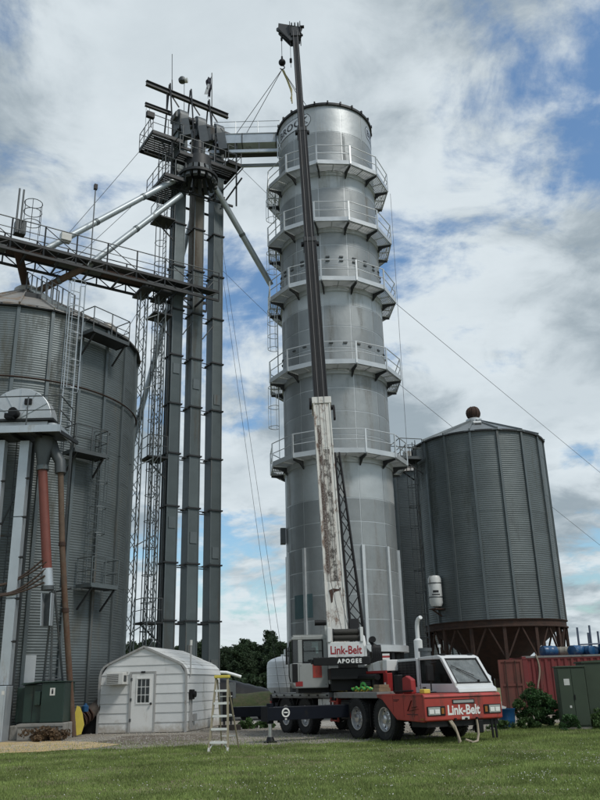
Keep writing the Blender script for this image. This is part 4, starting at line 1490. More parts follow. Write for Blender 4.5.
part(br, 'lamp_head', MB().obox(lm + Z * 25.3, bd * 0.16, bn_ * 0.16, Z * 0.28), black_p)

# ---- lattice support below the bridge
lt = thing('lattice_column', 'twin galvanised lattice columns propping the catwalk beside the big bin', 'lattice column', (-7.4, 36.6, 0))
for k, cc in enumerate((BA.lerp(BE, 0.748), BA.lerp(BE, 0.812))):
    lattice(lt, cc + Z * 0.0 - bn_ * 0.15, cc + Z * z0 - bn_ * 0.15, bd, bn_, 0.40, galv_rib, 34, 0.034, 0.017)
    slab(lt, 'cap_plate', dark_steel, cc - bn_ * 0.15 + Z * (z0 - 0.1), bd * 0.6, bn_ * 1.5, Z * 0.12)
for z in (3.8, 7.6, 11.4, 15.2, 19):
    a, b = BA.lerp(BE, 0.748), BA.lerp(BE, 0.812)
    rod(lt, 'cross_tie', galv_rib, a + Z * z, b + Z * (z + 0.6), 0.025, 6)

# ---- guy wires and cables
wires = [('long wire dropping right from the third gallery past the hopper bin', (5.3, 39.5, 21.1), (84.6, 132, 0.0)),
         ('wire from behind the dryer passing over the hopper bin roof to the right', (5.2, 46, 19.6), (49.8, 90, 0.0)),
         ('thin wire from the distributor down to the dryer foot', (-4.4, 38.6, 27.0), (-0.9, 44.5, 0.0)),
         ('thin wire from elevator heads down towards the left of the dryer', (-4.3, 39.8, 24.5), (-1.3, 44, 0.0)),
         ('stay wire from the right elevator leg to the dryer middle', (-4.2, 39.9, 23.6), (-0.7, 41.0, 20.2)),
         ('stay wire from head platform sloping to the dryer gallery', (-3.6, 40, 31.0), (-0.9, 41.0, 28.4)),
         ('upper left stay wire between head platform and catwalk', (-8.2, 37.3, 30.3), (-14.6, 35.4, 19.2)),
         ('lower left stay wire between head platform and catwalk', (-7.0, 38.1, 29.0), (-13.8, 35.6, 19.3)),
         ('thin cable hanging down the right flank of the dryer', (5.5, 39.3, 27.9), (5.38, 39.3, 11.7)),
         ('stay wire from lattice column to bin eave', (-8.0, 36.4, 19.5), (-9.6, 37.0, 17.0)),
         ]
for lab, a, b in wires:
    a, b = Vector(a), Vector(b)
    L_ = (b - a).length
    w = MB().path([a.lerp(b, i / 10) - Z * 0.006 * min(L_, 25) * (1 - (2 * i / 10 - 1) ** 2) * (0 if abs(a.x - b.x) < 0.3 else 1) for i in range(11)], 0.013, 4)
    single('guy_wire', w, rope_m, lab, 'wire', 'wires around the tower')


# ================================================================== grain cleaner and its platform (far left)
cp = thing('cleaner_platform', 'grey railed platform on ducts carrying the silver grain cleaner', 'platform', (-10.5, 28.5, 0))
CX0, CX1, CY0, CY1, CZ = -13.6, -8.82, 27.7, 29.3, 10.55
for k in range(8):
    xa = CX0 + (CX1 - CX0) * k / 8
    slab(cp, 'deck_plate', mid_steel, (xa + (CX1 - CX0) / 16, (CY0 + CY1) / 2, CZ), ((CX1 - CX0) / 8 - 0.02, 0, 0), (0, CY1 - CY0, 0), (0, 0, 0.05))
slab(cp, 'edge_channel', pipe_white, ((CX0 + CX1) / 2, CY0 - 0.02, CZ - 0.02), (CX1 - CX0, 0, 0), (0, 0.06, 0), (0, 0, 0.26))
slab(cp, 'edge_channel', pipe_white, (CX1 + 0.035, (CY0 + CY1) / 2, CZ - 0.02), (0.06, 0, 0), (0, CY1 - CY0 + 0.1, 0), (0, 0, 0.26))
for k in range(6):
    x = CX0 + 0.3 + k * 0.9
    beam(cp, 'joist', dark_steel, (x, CY0 + 0.05, CZ - 0.12), (x + 0.25, CY1, CZ - 0.12), 0.07, 0.14)
railing(cp, [(CX0, CY0, CZ + 0.1), (CX1, CY0, CZ + 0.1), (CX1, CY1, CZ + 0.1)], mid_steel, 1.15, 0.024, spacing=1.25)
for x in (-10.15, -11.2, -12.6):
    beam(cp, 'column', mid_steel, (x, CY1 - 0.25, 0), (x, CY1 - 0.25, CZ - 0.1), 0.14)
beam(cp, 'column', mid_steel, (-8.75, CY1 - 0.1, 5.0), (-8.75, CY1 - 0.1, CZ - 0.1), 0.08)
for z in (3.6, 6.9):
    beam(cp, 'tie_beam', mid_steel, (-12.6, CY1 - 0.25, z), (-10.15, CY1 - 0.25, z), 0.07)
    beam(cp, 'tie_brace', mid_steel, (-11.2, CY1 - 0.25, z), (-10.15, CY1 - 0.25, z + 3.0), 0.05)
ladder(cp, (-10.62, CY1 - 0.2, 3.0), (-10.62, CY1 - 0.2, CZ), (1, 0, 0), (0, -1, 0), mid_steel, 0.36, r=0.02)

cl = thing('grain_cleaner', 'round silver rotary grain cleaner housing on the railed platform', 'grain cleaner', (-10.6, 28.6, 10.6))
cx, cz, crr = -10.55, 11.15, 1.22
half = [(crr * math.cos(q), crr * math.sin(q)) for q in [PI * i / 20 for i in range(21)]]
part(cl, 'drum_cover', MB().prism(half, (cx, 28.35, cz), (1, 0, 0), Z, (0, 1, 0), 0.8), galv_new, 30, 0.02)
part(cl, 'lower_housing', MB().box(cx - crr - 0.1, cx + crr - 0.15, 28.42, 29.15, 10.6, cz - 0.09), galv_new, bevel=0.01)
part(cl, 'joint_flange', MB().box(cx - crr - 0.15, cx + crr + 0.1, 28.3, 29.2, cz - 0.085, cz - 0.005), dark_steel)
for q in range(1, 6):
    a = PI * q / 6
    beam(cl, 'cover_seam', pipe_white, (cx + 0.1 * math.cos(a), 28.338, cz + 0.1 * math.sin(a)), (cx + crr * 0.97 * math.cos(a), 28.338, cz + crr * 0.97 * math.sin(a)), 0.03, 0.02)
part(cl, 'cover_hatch', MB().box(cx + 0.18, cx + 0.45, 28.28, 28.345, cz + 0.55, cz + 0.78), black_p, bevel=0.01)
part(cl, 'drive_motor', MB().tube((cx - 0.12, 27.98, cz + 0.18), (cx - 0.12, 28.34, cz + 0.18), 0.17, 12).box(cx - 0.42, cx - 0.1, 28.0, 28.34, cz - 0.05, cz + 0.12), black_p, 40)
slab(cl, 'warning_plate', plastic_w, (cx + 0.62, 28.41, 10.82), (0.22, 0, 0), (0, 0.02, 0), (0, 0, 0.24))
part(cl, 'outlet_box', MB().lathe([(0.2, 10.6), (0.2, 10.95), (0.0, 11.0)], 14, (-9.3, 28.5, 0)), galv_new, 40)


def leaning_duct(label, p0, p1, w, m, flange=dark_steel):
    d = thing('downspout_duct', label, 'duct', p1)
    p0, p1 = Vector(p0), Vector(p1)
    k = 3
    for i in range(k):
        beam(d, 'duct_section', m, p0.lerp(p1, i / k), p0.lerp(p1, (i + 1) / k - 0.004), w, w)
    for i in range(1, 6):
        c = p0.lerp(p1, i / 6)
        part(d, 'clamp', MB().tube(c + Vector((w * 0.4, -w * 0.4, 0)), c + Vector((w * 0.4 + 0.16, -w * 0.4, 0)), 0.045, 6), flange)
    return d


leaning_duct('pale square duct running down from the cleaner to the grey cabinet', (-10.25, 28.55, 10.3), (-10.22, 28.6, 1.72), 0.34, pipe_white)
leaning_duct('pale square duct at the very left edge below the cleaner', (-11.1, 28.4, 10.3), (-11.0, 28.5, 1.0), 0.34, pipe_white)

rp_ = thing('grain_pipe', 'oxide red pipe hanging straight from the cleaner with silver coupling below', 'pipe', (-9.05, 28.6, 3.7))
part(rp_, 'hopper', MB().lathe([(0.34, 10.45), (0.34, 10.05), (0.21, 9.45), (0.21, 9.2)], 16, (-9.58, 28.6, 0)), mid_steel, 40)
part(rp_, 'pipe', MB().tube((-9.58, 28.6, 9.3), (-9.1, 28.6, 5.5), 0.17, 18), pipe_red, 40)
part(rp_, 'top_band', MB().tube((-9.585, 28.6, 9.36), (-9.565, 28.6, 9.2), 0.235, 18), galv_rib, 40)
part(rp_, 'coupling', MB().tube((-9.12, 28.6, 5.6), (-9.03, 28.6, 4.9), 0.205, 18), pipe_white, 40, label='silver coupling at the lower end of the red pipe')
part(rp_, 'coupling_band', MB().tube((-9.045, 28.6, 5.0), (-9.035, 28.6, 4.86), 0.22, 18), mid_steel, 40)
for s in (-1, 1):
    beam(rp_, 'chute_side', pipe_white, (-9.02 + 0.17 * s, 28.6, 4.75), (-8.98 + 0.15 * s, 28.6, 3.65), 0.03, 0.32, (0, 1, 0))
slab(rp_, 'chute_back', mid_steel, (-9.0, 28.78, 4.2), (0.33, 0, 0), (0, 0.02, 0), (0, 0, 1.1))

ru = thing('grain_pipe', 'long rust-streaked pipe leaning from the cleaner down behind the green transformer', 'pipe', (-8.2, 29.6, 0))
part(ru, 'elbow', MB().path([(-9.35, 28.7, 10.3), (-9.2, 28.7, 9.9), (-8.98, 28.7, 9.55), (-8.93, 28.7, 9.1)], 0.2, 12), mid_steel, 50)
PTS = [(-8.93, 28.7, 9.2), (-8.72, 28.85, 6.5), (-8.5, 29.1, 4.2), (-8.1, 29.7, 0.05)]
for i in range(3):
    rod(ru, 'pipe_section', pipe_rust, PTS[i], PTS[i + 1], 0.105, 14)
    q = Vector(PTS[i + 1])
    if i < 2:
        rod(ru, 'coupling', rust_m, q + Z * 0.07, q - Z * 0.07, 0.125, 14)

hs = thing('hose_bundle', 'bundle of sagging brown hoses from the left edge to the red pipe coupling', 'hoses', (-10, 28.4, 4.6))
for k in range(5):
    yy = 28.36 + 0.03 * k
    pts = [(-11.4 + 2.3 * i / 14, yy, 4.75 + 0.1 * k + (0.35 + 0.14 * k) * (i / 14) ** 1.6 - 0.3 * math.sin(PI * i / 14) * (0.5 + 0.35 * (k % 3))) for i in range(15)]
    part(hs, 'hose', MB().path(pts, 0.032, 7), hose_brown, 60)

# stand pipes and bracing by the transformer
st = thing('spout_stand', 'thin grey A-shaped pipe stand behind the green transformer', 'stand', (-8.7, 29.4, 0))
for a, b in (((-8.8, 29.3, 0), (-8.95, 28.95, 4.9)), ((-8.35, 29.9, 0), (-8.9, 28.98, 4.9)), ((-9.35, 29.7, 0), (-8.95, 29.0, 4.9))):
    rod(st, 'leg', mid_steel, a, b, 0.04, 8)
rod(st, 'cross_bar', mid_steel, (-9.2, 29.4, 4.85), (-8.3, 29.0, 4.95), 0.035, 8)
rod(st, 'cross_bar', mid_steel, (-9.15, 29.4, 1.9), (-8.55, 29.55, 1.9), 0.03, 8)

# ================================================================== transformer, plinth, cabinet
pln = thing('transformer_plinth', 'stained concrete plinth under the green transformer', 'plinth', (-9.1, 29.2, 0))
part(pln, 'block', MB().box(-9.62, -8.12, 28.4, 30.2, 0, 0.52), concrete, bevel=0.03)
part(pln, 'step', MB().box(-10.0, -9.625, 28.75, 30.2, 0, 0.46), concrete, bevel=0.03)
part(pln, 'lip', MB().box(-9.64, -8.1, 28.37, 28.4, 0.43, 0.51), concrete)
tr = thing('transformer', 'dark green pad-mounted transformer cabinet on the concrete plinth', 'transformer', (-9, 29.3, 0.52))
part(tr, 'main_tank', MB().box(-8.98, -8.2, 28.62, 29.9, 0.53, 1.80), trafo_green, bevel=0.03)
part(tr, 'cable_compartment', MB().box(-9.62, -8.99, 28.78, 29.9, 0.53, 1.74), trafo_green, bevel=0.03)
part(tr, 'end_compartment', MB().box(-9.93, -9.63, 29.0, 29.9, 0.53, 1.66), trafo_green, bevel=0.03)
part(tr, 'lid', MB().prism([(-9.66, 1.745), (-8.99, 1.805), (-8.17, 1.81), (-8.17, 1.84), (-8.99, 1.845), (-9.66, 1.785)], (0, 28.58, 0), (1, 0, 0), Z, (0, 1, 0), 1.35), trafo_green)
part(tr, 'handle_box', MB().box(-9.22, -9.02, 28.66, 28.78, 1.08, 1.52), trafo_green, bevel=0.015)
for x in (-9.3, -9.0):
    slab(tr, 'door_seam', black_p, (x, 28.777, 1.12), (0.012, 0, 0), (0, 0.008, 0), (0, 0, 1.1))
wp = slab(tr, 'warning_label', plastic_w, (-8.6, 28.612, 1.5), (0.17, 0, 0), (0, 0.012, 0), (0, 0, 0.24))
part(tr, 'label_figure', MB().box(-8.63, -8.57, 28.601, 28.605, 1.43, 1.55).box(-8.62, -8.58, 28.601, 28.605, 1.56, 1.59), ink_black)
gc = thing('metal_cabinet', 'galvanised metal cabinet at the lower left edge beside the plinth', 'cabinet', (-10.4, 28.4, 0))
part(gc, 'body', MB().box(-11.0, -9.98, 28.05, 28.7, 0, 1.72), pipe_white, bevel=0.02)
slab(gc, 'door', pipe_white, (-10.45, 28.035, 0.88), (0.84, 0, 0), (0, 0.02, 0), (0, 0, 1.5))
slab(gc, 'tag', plastic_w, (-10.06, 28.03, 1.5), (0.09, 0, 0), (0, 0.02, 0), (0, 0, 0.12))

# scrap between transformer and shed
sc_ = thing('scrap_auger', 'dark rusty auger tube leaning in the gap left of the shed', 'auger', (-7.9, 31.2, 0))
part(sc_, 'tube', MB().tube((-8.35, 30.6, 0.25), (-7.35, 32.6, 1.55), 0.22, 12), junk_m, 40)
fgt = MB()
for k in range(14):
    t = k / 14
    c = Vector((-8.6, 30.2, 0.12)).lerp(Vector((-8.0, 31.2, 0.75)), t)
    fgt.tube(c, c + Vector((0.02, 0.03, 0.02)), 0.26 + 0.05 * (k % 2), 10)
part(sc_, 'flighting', fgt, rust_m, 40)
part(sc_, 'hopper', MB().prism([(-0.5, 0), (0.35, 0), (0.5, 0.62), (-0.2, 0.8)], (-7.95, 31.6, 0.01), (1, 0, 0), Z, (0, 1, 0), 0.7), black_p)
yb = MB()
poly = [(0.0, 0.0), (0.22, 0.05), (0.3, 0.35), (0.22, 0.72), (0.12, 0.95), (0.02, 0.98), (-0.06, 0.6)]
yb.prism(poly, (-8.14, 29.98, 0.03), (1, 0.15, 0), Z, (-0.1, 1, 0), 0.06)
single('yellow_guard', yb, yellow_p, 'curved yellow sheet guard standing right of the transformer', 'guard')
bb = MB().lathe([(0.0, 0), (0.11, 0), (0.12, 0.18), (0.05, 0.23), (0.045, 0.28), (0, 0.28)], 12, (-7.95, 30.5, 0.80))
single('blue_jug', bb, drum_blue, 'small blue jug behind the yellow guard', 'jug', smooth=40)
# dead brush at the foot of the plinth
dbm = crown_mesh('dead_brush', 91, 0.34, 0.75, 30, 60, 0.05, dead_weed, 0.0, 0.02)
o = obj('dead_brush', dbm, None, Matrix.Translation((-8.6, 27.95, 0.0)))
o['kind'] = 'stuff'
o['label'] = 'dry brown brush at the foot of the plinth'
o['category'] = 'brush'

# ================================================================== shed
TS = Matrix.Translation((-4.45, 31.0, 0)) @ Matrix.Rotation(rad(-9), 4, 'Z')
SW, SL = 3.28, 4.7
shed = thing('shed', 'small white ribbed metal shed with rounded eaves and a white door', 'shed', (-6.1, 33.5, 0))
PINV_S = PINV[shed.name]
prof = [(0, 0), (0, 1.98), (-0.05, 2.16), (-0.17, 2.30), (-0.34, 2.40), (-SW / 2, 2.98), (-SW + 0.34, 2.40), (-SW + 0.17, 2.30), (-SW + 0.05, 2.16), (-SW, 1.98), (-SW, 0)]


def half_w(z):
    if z <= 1.98:
        return 0.0
    pts_ = prof[1:6]
    for (x0, a), (x1, b) in zip(pts_, pts_[1:]):
        if a <= z <= b:
            return -(x0 + (x1 - x0) * (z - a) / (b - a))
    return SW / 2


part(shed, 'inner_wall', MB(TS).prism([(x * 0.985 - 0.02, z * 0.99) for x, z in prof], (0, 0.05, 0), (1, 0, 0), Z, (0, 1, 0), SL - 0.1), trim_grey)
DX0, DX1, DZ1 = -2.06, -1.2, 2.06
bh = 0.33


def plank(T, x0, x1, z0, z1, x0t, x1t):
    """a lapped horizontal board on the plane y = 0, its lower edge proud"""
    b = MB(T)
    b.add([(x0, 0, z0), (x1, 0, z0), (x1t, 0.0, z1), (x0t, 0.0, z1), (x0, -0.028, z0), (x1, -0.028, z0), (x1t, -0.006, z1), (x0t, -0.006, z1)],
          [(0, 1, 2, 3), (4, 7, 6, 5), (0, 4, 5, 1), (1, 5, 6, 2), (2, 6, 7, 3), (3, 7, 4, 0)])
    return b


z = 0.03
while z < 2.9:
    z1 = min(z + bh, 2.94)
    l0, l1 = half_w(z), half_w(z1 - 0.005)
    if z1 - z < 0.05 or SW - 2 * l1 < 0.1:
        break
    segs_ = [(-SW + l0, -l0, -SW + l1, -l1)]
    if z < DZ1 - 0.05:
        segs_ = [(-SW + l0, DX0 - 0.06, -SW + l1, DX0 - 0.06), (DX1 + 0.06, -l0, DX1 + 0.06, -l1)]
    for s in segs_:
        part(shed, 'siding_board', plank(TS, s[0] + 0.01, s[1] - 0.01, z, z1 - 0.004, s[2] + 0.01, s[3] - 0.01), sid_white)
    z += bh
TSR = TS @ Matrix.Rotation(rad(90), 4, 'Z')        # plane of the right side wall: local x runs to the back
TSLf = TS @ Matrix.Translation((-SW, SL, 0)) @ Matrix.Rotation(rad(-90), 4, 'Z')
for T_ in (TSR, TSLf):
    for k in range(6):
        part(shed, 'siding_board', plank(T_, 0.0, SL, 0.03 + k * bh, 0.026 + (k + 1) * bh, 0.0, SL), sid_white)
part(shed, 'back_wall', MB(TS).prism(prof, (0, SL - 0.04, 0), (1, 0, 0), Z, (0, 1, 0), 0.04), sid_white)
# roof strips that wrap the eaves
rpts = [(0.02, 1.98), (-0.03, 2.18), (-0.16, 2.33), (-0.33, 2.43), (-0.76, 2.615), (-1.20, 2.80), (-SW / 2, 3.0)]
full = rpts + [(-SW - x, z) for x, z in rpts[-2::-1]]
for i in range(len(full) - 1):
    a, b = full[i], full[i + 1]
    n_ = Vector((b[1] - a[1], 0, -(b[0] - a[0]))).normalized()
    q = [Vector((a[0], 0, a[1])) + n_ * 0.03, Vector((b[0], 0, b[1])) + n_ * 0.012]
    if i >= 6:
        q = [Vector((a[0], 0, a[1])) + n_ * 0.012, Vector((b[0], 0, b[1])) + n_ * 0.03]
    r_ = MB(TS)
    pts_ = [q[0] + Vector((0, -0.06, 0)), q[1] + Vector((0, -0.06, 0)), q[1] + Vector((0, SL + 0.06, 0)), q[0] + Vector((0, SL + 0.06, 0))]
    r_.add(pts_ + [p - n_ * 0.02 for p in pts_], [(0, 1, 2, 3), (7, 6, 5, 4), (0, 4, 5, 1), (1, 5, 6, 2), (2, 6, 7, 3), (3, 7, 4, 0)])
    part(shed, 'roof_panel', r_, sid_white)
# grey trim round the front arch and corners
arch = [(0.03, 0), (0.03, 1.98), (-0.02, 2.18), (-0.15, 2.33), (-0.33, 2.43), (-SW / 2, 3.0)]
arch = arch + [(-SW - x, z) for x, z in arch[-2::-1]]
for i in range(len(arch) - 1):
    a, b = Vector((arch[i][0], -0.055, arch[i][1])), Vector((arch[i + 1][0], -0.055, arch[i + 1][1]))
    beam(shed, 'arch_trim', trim_grey, TS @ a, TS @ b, 0.10, 0.06, TS.to_3x3() @ Vector((0, 1, 0))) if False else part(shed, 'arch_trim', MB(TS).bar(a, b, 0.07, 0.05, (0, 1, 0)), trim_grey)
# door
dr = part(shed, 'door', MB(TS).box(DX0, DX1, -0.06, 0.02, 0.05, DZ1), door_white, bevel=0.008)
for nm, b_ in (('frame_side', (DX0 - 0.07, DX0 - 0.005, -0.075, 0.0, 0.03, DZ1 + 0.06)), ('frame_side', (DX1 + 0.005, DX1 + 0.07, -0.075, 0.0, 0.03, DZ1 + 0.06)), ('frame_head', (DX0 - 0.005, DX1 + 0.005, -0.075, 0.0, DZ1 + 0.005, DZ1 + 0.06))):
    part(dr, nm, MB(TS).box(*b_), trim_grey)
gx0, gx1, gz0, gz1 = DX0 + 0.23, DX1 - 0.16, 1.03, 1.86
for i in range(3):
    for j in range(3):
        w_, h_ = (gx1 - gx0) / 3, (gz1 - gz0) / 3
        part(dr, 'pane', MB(TS).box(gx0 + i * w_ + 0.016, gx0 + (i + 1) * w_ - 0.016, -0.068, -0.058, gz0 + j * h_ + 0.016, gz0 + (j + 1) * h_ - 0.016), glass_d)
for x0_, x1_, z0_, z1_ in ((gx0 - 0.04, gx0, gz0 - 0.04, gz1 + 0.04), (gx1, gx1 + 0.04, gz0 - 0.04, gz1 + 0.04), (gx0 + 0.001, gx1 - 0.001, gz1, gz1 + 0.04), (gx0 + 0.001, gx1 - 0.001, gz0 - 0.04, gz0)):
    part(dr, 'window_frame', MB(TS).box(x0_, x1_, -0.085, -0.062, z0_, z1_), door_white)
part(dr, 'door_knob', MB(TS).lathe([(0.0, -0.15), (0.04, -0.14), (0.045, -0.11), (0.02, -0.09), (0.02, -0.05)], 12, (DX1 - 0.08, 0, 1.0), 'y'), dark_steel, 40)
part(dr, 'door_sign', MB(TS).box(-1.70, -1.54, -0.085, -0.078, DZ1 + 0.0, DZ1 + 0.07), ink_black)
for z_ in (0.4, 1.1, 1.8):
    part(dr, 'hinge', MB(TS).box(DX0 - 0.03, DX0 + 0.03, -0.09, -0.06, z_, z_ + 0.1), mid_steel)
part(shed, 'door_sill', MB(TS).box(DX0 - 0.1, DX1 + 0.1, -0.25, -0.03, 0.0, 0.05), concrete)
# vent mast on the roof front corner
part(shed, 'mast', MB(TS).tube((0.06, 0.35, 1.9), (0.06, 0.35, 3.0), 0.028, 8), trim_grey, 40)
part(shed, 'mast_head', MB(TS).tube((0.06, 0.35, 3.0), (0.06, 0.35, 3.2), 0.05, 8), plastic_w, 40)
# window air conditioner
ac = thing('air_conditioner', 'white window air conditioner on the shed front left of the door', 'air conditioner', TS @ Vector((-2.6, -0.2, 1.6)))
part(ac, 'case', MB(TS).box(-2.93, -2.26, -0.42, 0.0, 1.68, 2.10), plastic_w, bevel=0.02)
part(ac, 'grille', MB(TS).box(-2.88, -2.44, -0.43, -0.421, 1.74, 2.04), dark_steel)
for k in range(7):
    part(ac, 'louvre', MB(TS).box(-2.88, -2.44, -0.442, -0.431, 1.755 + k * 0.042, 1.772 + k * 0.042), plastic_w)
part(ac, 'side_vent', MB(TS).box(-2.258, -2.252, -0.36, -0.1, 1.78, 2.0), mid_steel)
part(ac, 'top_flange', MB(TS).box(-2.97, -2.22, -0.06, -0.03, 2.101, 2.14), plastic_w)
# electric meter on the side wall
em = thing('electric_meter', 'dark electric meter with conduits on the shed side wall', 'meter', TS @ Vector((0.1, 0.8, 0)))
part(em, 'meter_box', MB(TS).box(0.035, 0.16, 0.3, 0.62, 1.1, 1.45), black_p, bevel=0.02)
part(em, 'meter_glass', MB(TS).tube((0.16, 0.46, 1.28), (0.25, 0.46, 1.28), 0.11, 14), black_p, 40)
for y_ in (0.36, 0.48, 0.58):
    part(em, 'conduit', MB(TS).tube((0.07, y_, 0.1), (0.07, y_, 1.12), 0.022, 6), trim_grey, 40)
part(em, 'junction_box', MB(TS).box(0.035, 0.12, 0.85, 1.1, 0.35, 0.6), trim_grey)

# ================================================================== step ladder
TL = Matrix.Translation((-2.22, 21.75, 0)) @ Matrix.Rotation(rad(-6), 4, 'Z')
sl = thing('step_ladder', 'tan fibreglass step ladder with yellow top standing at the grass edge', 'ladder', (-2.22, 21.75, 0))
H = 1.72
for s in (-1, 1):
    part(sl, 'front_rail', MB(TL).bar((s * 0.24, -0.28, 0.01), (s * 0.15, 0.10, H), 0.045, 0.08, (0, 1, 0)), fiber_tan)
    part(sl, 'rear_rail', MB(TL).bar((0.10 + s * 0.22, 0.75, 0.01), (s * 0.13, 0.17, H - 0.04), 0.03, 0.05, (0, 1, 0)), fiber_tan)
    part(sl, 'foot', MB(TL).bar((s * 0.24, -0.285, 0.0), (s * 0.236, -0.27, 0.09), 0.045, 0.09, (0, 1, 0)), plastic_w)
    part(sl, 'spreader', MB(TL).bar((s * 0.19, -0.08, 0.85), (s * 0.19, 0.48, 0.82), 0.012, 0.03), alu)
for k in range(5):
    t = 0.13 + k * 0.175
    y_, z_, w_ = -0.28 + 0.38 * t, H * t, 0.24 - 0.09 * t
    part(sl, 'step', MB(TL).box(-w_ + 0.01, w_ - 0.01, y_ - 0.06, y_ + 0.05, z_ - 0.04, z_ + 0.012), alu)
for k in range(3):
    t = 0.18 + k * 0.28
    c = Vector((0.10, 0.75, 0)).lerp(Vector((0, 0.17, H)), t)
    part(sl, 'rear_bar', MB(TL).bar(c + Vector((-0.2, 0, 0)), c + Vector((0.2, 0, 0)), 0.025, 0.025), alu)
for s in (-1, 1):
    part(sl, 'gusset', MB(TL).bar((s * 0.235, -0.27, 0.06), (s * 0.10, -0.225, 0.24), 0.02, 0.03), alu)
part(sl, 'top_cap', MB(TL).box(-0.19, 0.19, 0.02, 0.26, H, H + 0.07), yellow_p, bevel=0.012)


# ================================================================== truck crane
K = Matrix.Translation((2.03, 23.33, 0)) @ Matrix.Rotation(rad(-63.25), 4, 'Z')     # x forward, y to the far side
U = Matrix.Translation((1.15, 27.4, 0)) @ Matrix.Rotation(rad(4.8), 4, 'Z')          # upper works: y along the boom
KD = K.to_3x3()
crane = thing('truck_crane', 'red and white truck crane with its long telescopic boom raised', 'truck crane', (0.9, 26.5, 0))

def clear_glass(name, tint, haze=0.0):
    m = bpy.data.materials.new(name)
    m.use_nodes = True
    N, L = m.node_tree.nodes, m.node_tree.links
    N.remove(N['Principled BSDF'])
    t = N.new('ShaderNodeBsdfTransparent')
    t.inputs[0].default_value = (*tint, 1)
    g = N.new('ShaderNodeBsdfGlossy')
    g.inputs['Roughness'].default_value = 0.04
    fr_ = N.new('ShaderNodeFresnel')
    fr_.inputs[0].default_value = 1.5
    mx = N.new('ShaderNodeMixShader')
    L.new(mathn(N, L, 'ADD', fr_.outputs[0], 0.03), mx.inputs[0])
    L.new(t.outputs[0], mx.inputs[1])
    L.new(g.outputs[0], mx.inputs[2])
    out = mx.outputs[0]
    if haze:
        d = N.new('ShaderNodeBsdfDiffuse')
        d.inputs[0].default_value = (0.42, 0.44, 0.44, 1)
        nz = N.new('ShaderNodeTexNoise')
        nz.inputs['Scale'].default_value = 5.0
        nz.inputs['Detail'].default_value = 6
        gg = N.new('ShaderNodeNewGeometry')
        L.new(gg.outputs['Position'], nz.inputs[0])
        m2 = N.new('ShaderNodeMixShader')
        L.new(maprange(N, L, nz.outputs[0], 0.3, 0.7, haze * 0.5, haze * 1.4), m2.inputs[0])
        L.new(out, m2.inputs[1])
        L.new(d.outputs[0], m2.inputs[2])
        out = m2.outputs[0]
    L.new(out, N['Material Output'].inputs[0])
    return m


glass_clear = clear_glass('clear_glass', (0.72, 0.80, 0.78), 0.04)
glass_tint = clear_glass('tinted_glass', (0.30, 0.34, 0.34), 0.03)
glass_hazy = clear_glass('dusty_windscreen', (0.6, 0.66, 0.66), 0.30)


def kp(name, b, m, **kw):
    return part(crane, name, b, m, **kw)


# ---- wheels
R_T = 0.56
ty = MB()
prof = [(0.30, -0.12), (0.40, -0.155), (0.50, -0.165), (0.535, -0.14), (0.555, -0.10), (0.555, -0.035), (0.54, -0.03), (0.54, -0.02), (0.555, -0.015), (0.555, 0.015), (0.54, 0.02), (0.54, 0.03), (0.555, 0.035),
        (0.555, 0.10), (0.535, 0.14), (0.50, 0.165), (0.40, 0.155), (0.30, 0.12)]
ty.lathe(prof, 44, (0, 0, 0), 'y', caps=False)
for k in range(44):
    a = 2 * PI * (k + 0.5) / 44
    e = Vector((math.cos(a), 0, math.sin(a)))
    t = Vector((-e.z, 0, e.x))
    for s in (-1, 1):
        ty.obox(e * 0.545 + Vector((0, s * 0.115, 0)), t * 0.05, (0, 0.09, 0), e * 0.035)
ty_m = ty.mesh('wheel', rubber, 35)
rm = MB()
rm.lathe([(0.305, -0.12), (0.315, -0.145), (0.29, -0.14), (0.275, -0.05), (0.22, -0.03), (0.20, -0.055), (0.13, -0.075), (0.115, -0.15), (0.06, -0.17), (0.0, -0.172)], 32, (0, 0, 0), 'y', caps=False)
rm.lathe([(0.305, 0.12), (0.29, 0.10), (0.0, 0.06)], 24, (0, 0, 0), 'y', caps=False)
rm_m = rm.mesh('rim', chrome, 35)
nut = MB()
for k in range(10):
    a = 2 * PI * k / 10
    nut.tube((0.165 * math.cos(a), -0.06, 0.165 * math.sin(a)), (0.165 * math.cos(a), -0.105, 0.165 * math.sin(a)), 0.018, 6)
nut_m = nut.mesh('wheel_nuts', chrome)
hole = MB()
for k in range(10):
    a = 2 * PI * (k + 0.5) / 10
    hole.tube((0.245 * math.cos(a), -0.036, 0.245 * math.sin(a)), (0.245 * math.cos(a), -0.05, 0.245 * math.sin(a)), 0.024, 8)
hole_m = hole.mesh('vent_holes', black_p)
for u in (0.0, -1.5, -4.8, -6.25):
    for v, flip in ((0.17, 0), (2.28, PI)):
        M_ = K @ Matrix.Translation((u, v, R_T)) @ Matrix.Rotation(flip, 4, 'Z') @ Matrix.Rotation(u * 1.3, 4, 'Y')
        w = obj('wheel', ty_m, crane, M_)
        obj('rim', rm_m, w)
        obj('wheel_nuts', nut_m, w)
        obj('vent_holes', hole_m, w)
    kp('axle', MB(K).tube((u, 0.2, R_T), (u, 2.25, R_T), 0.09, 10).lathe([(0.0, -0.3), (0.2, -0.2), (0.26, 0.0), (0.2, 0.2), (0, 0.3)], 14, (u, 1.22, R_T), 'y'), black_p, smooth=40)

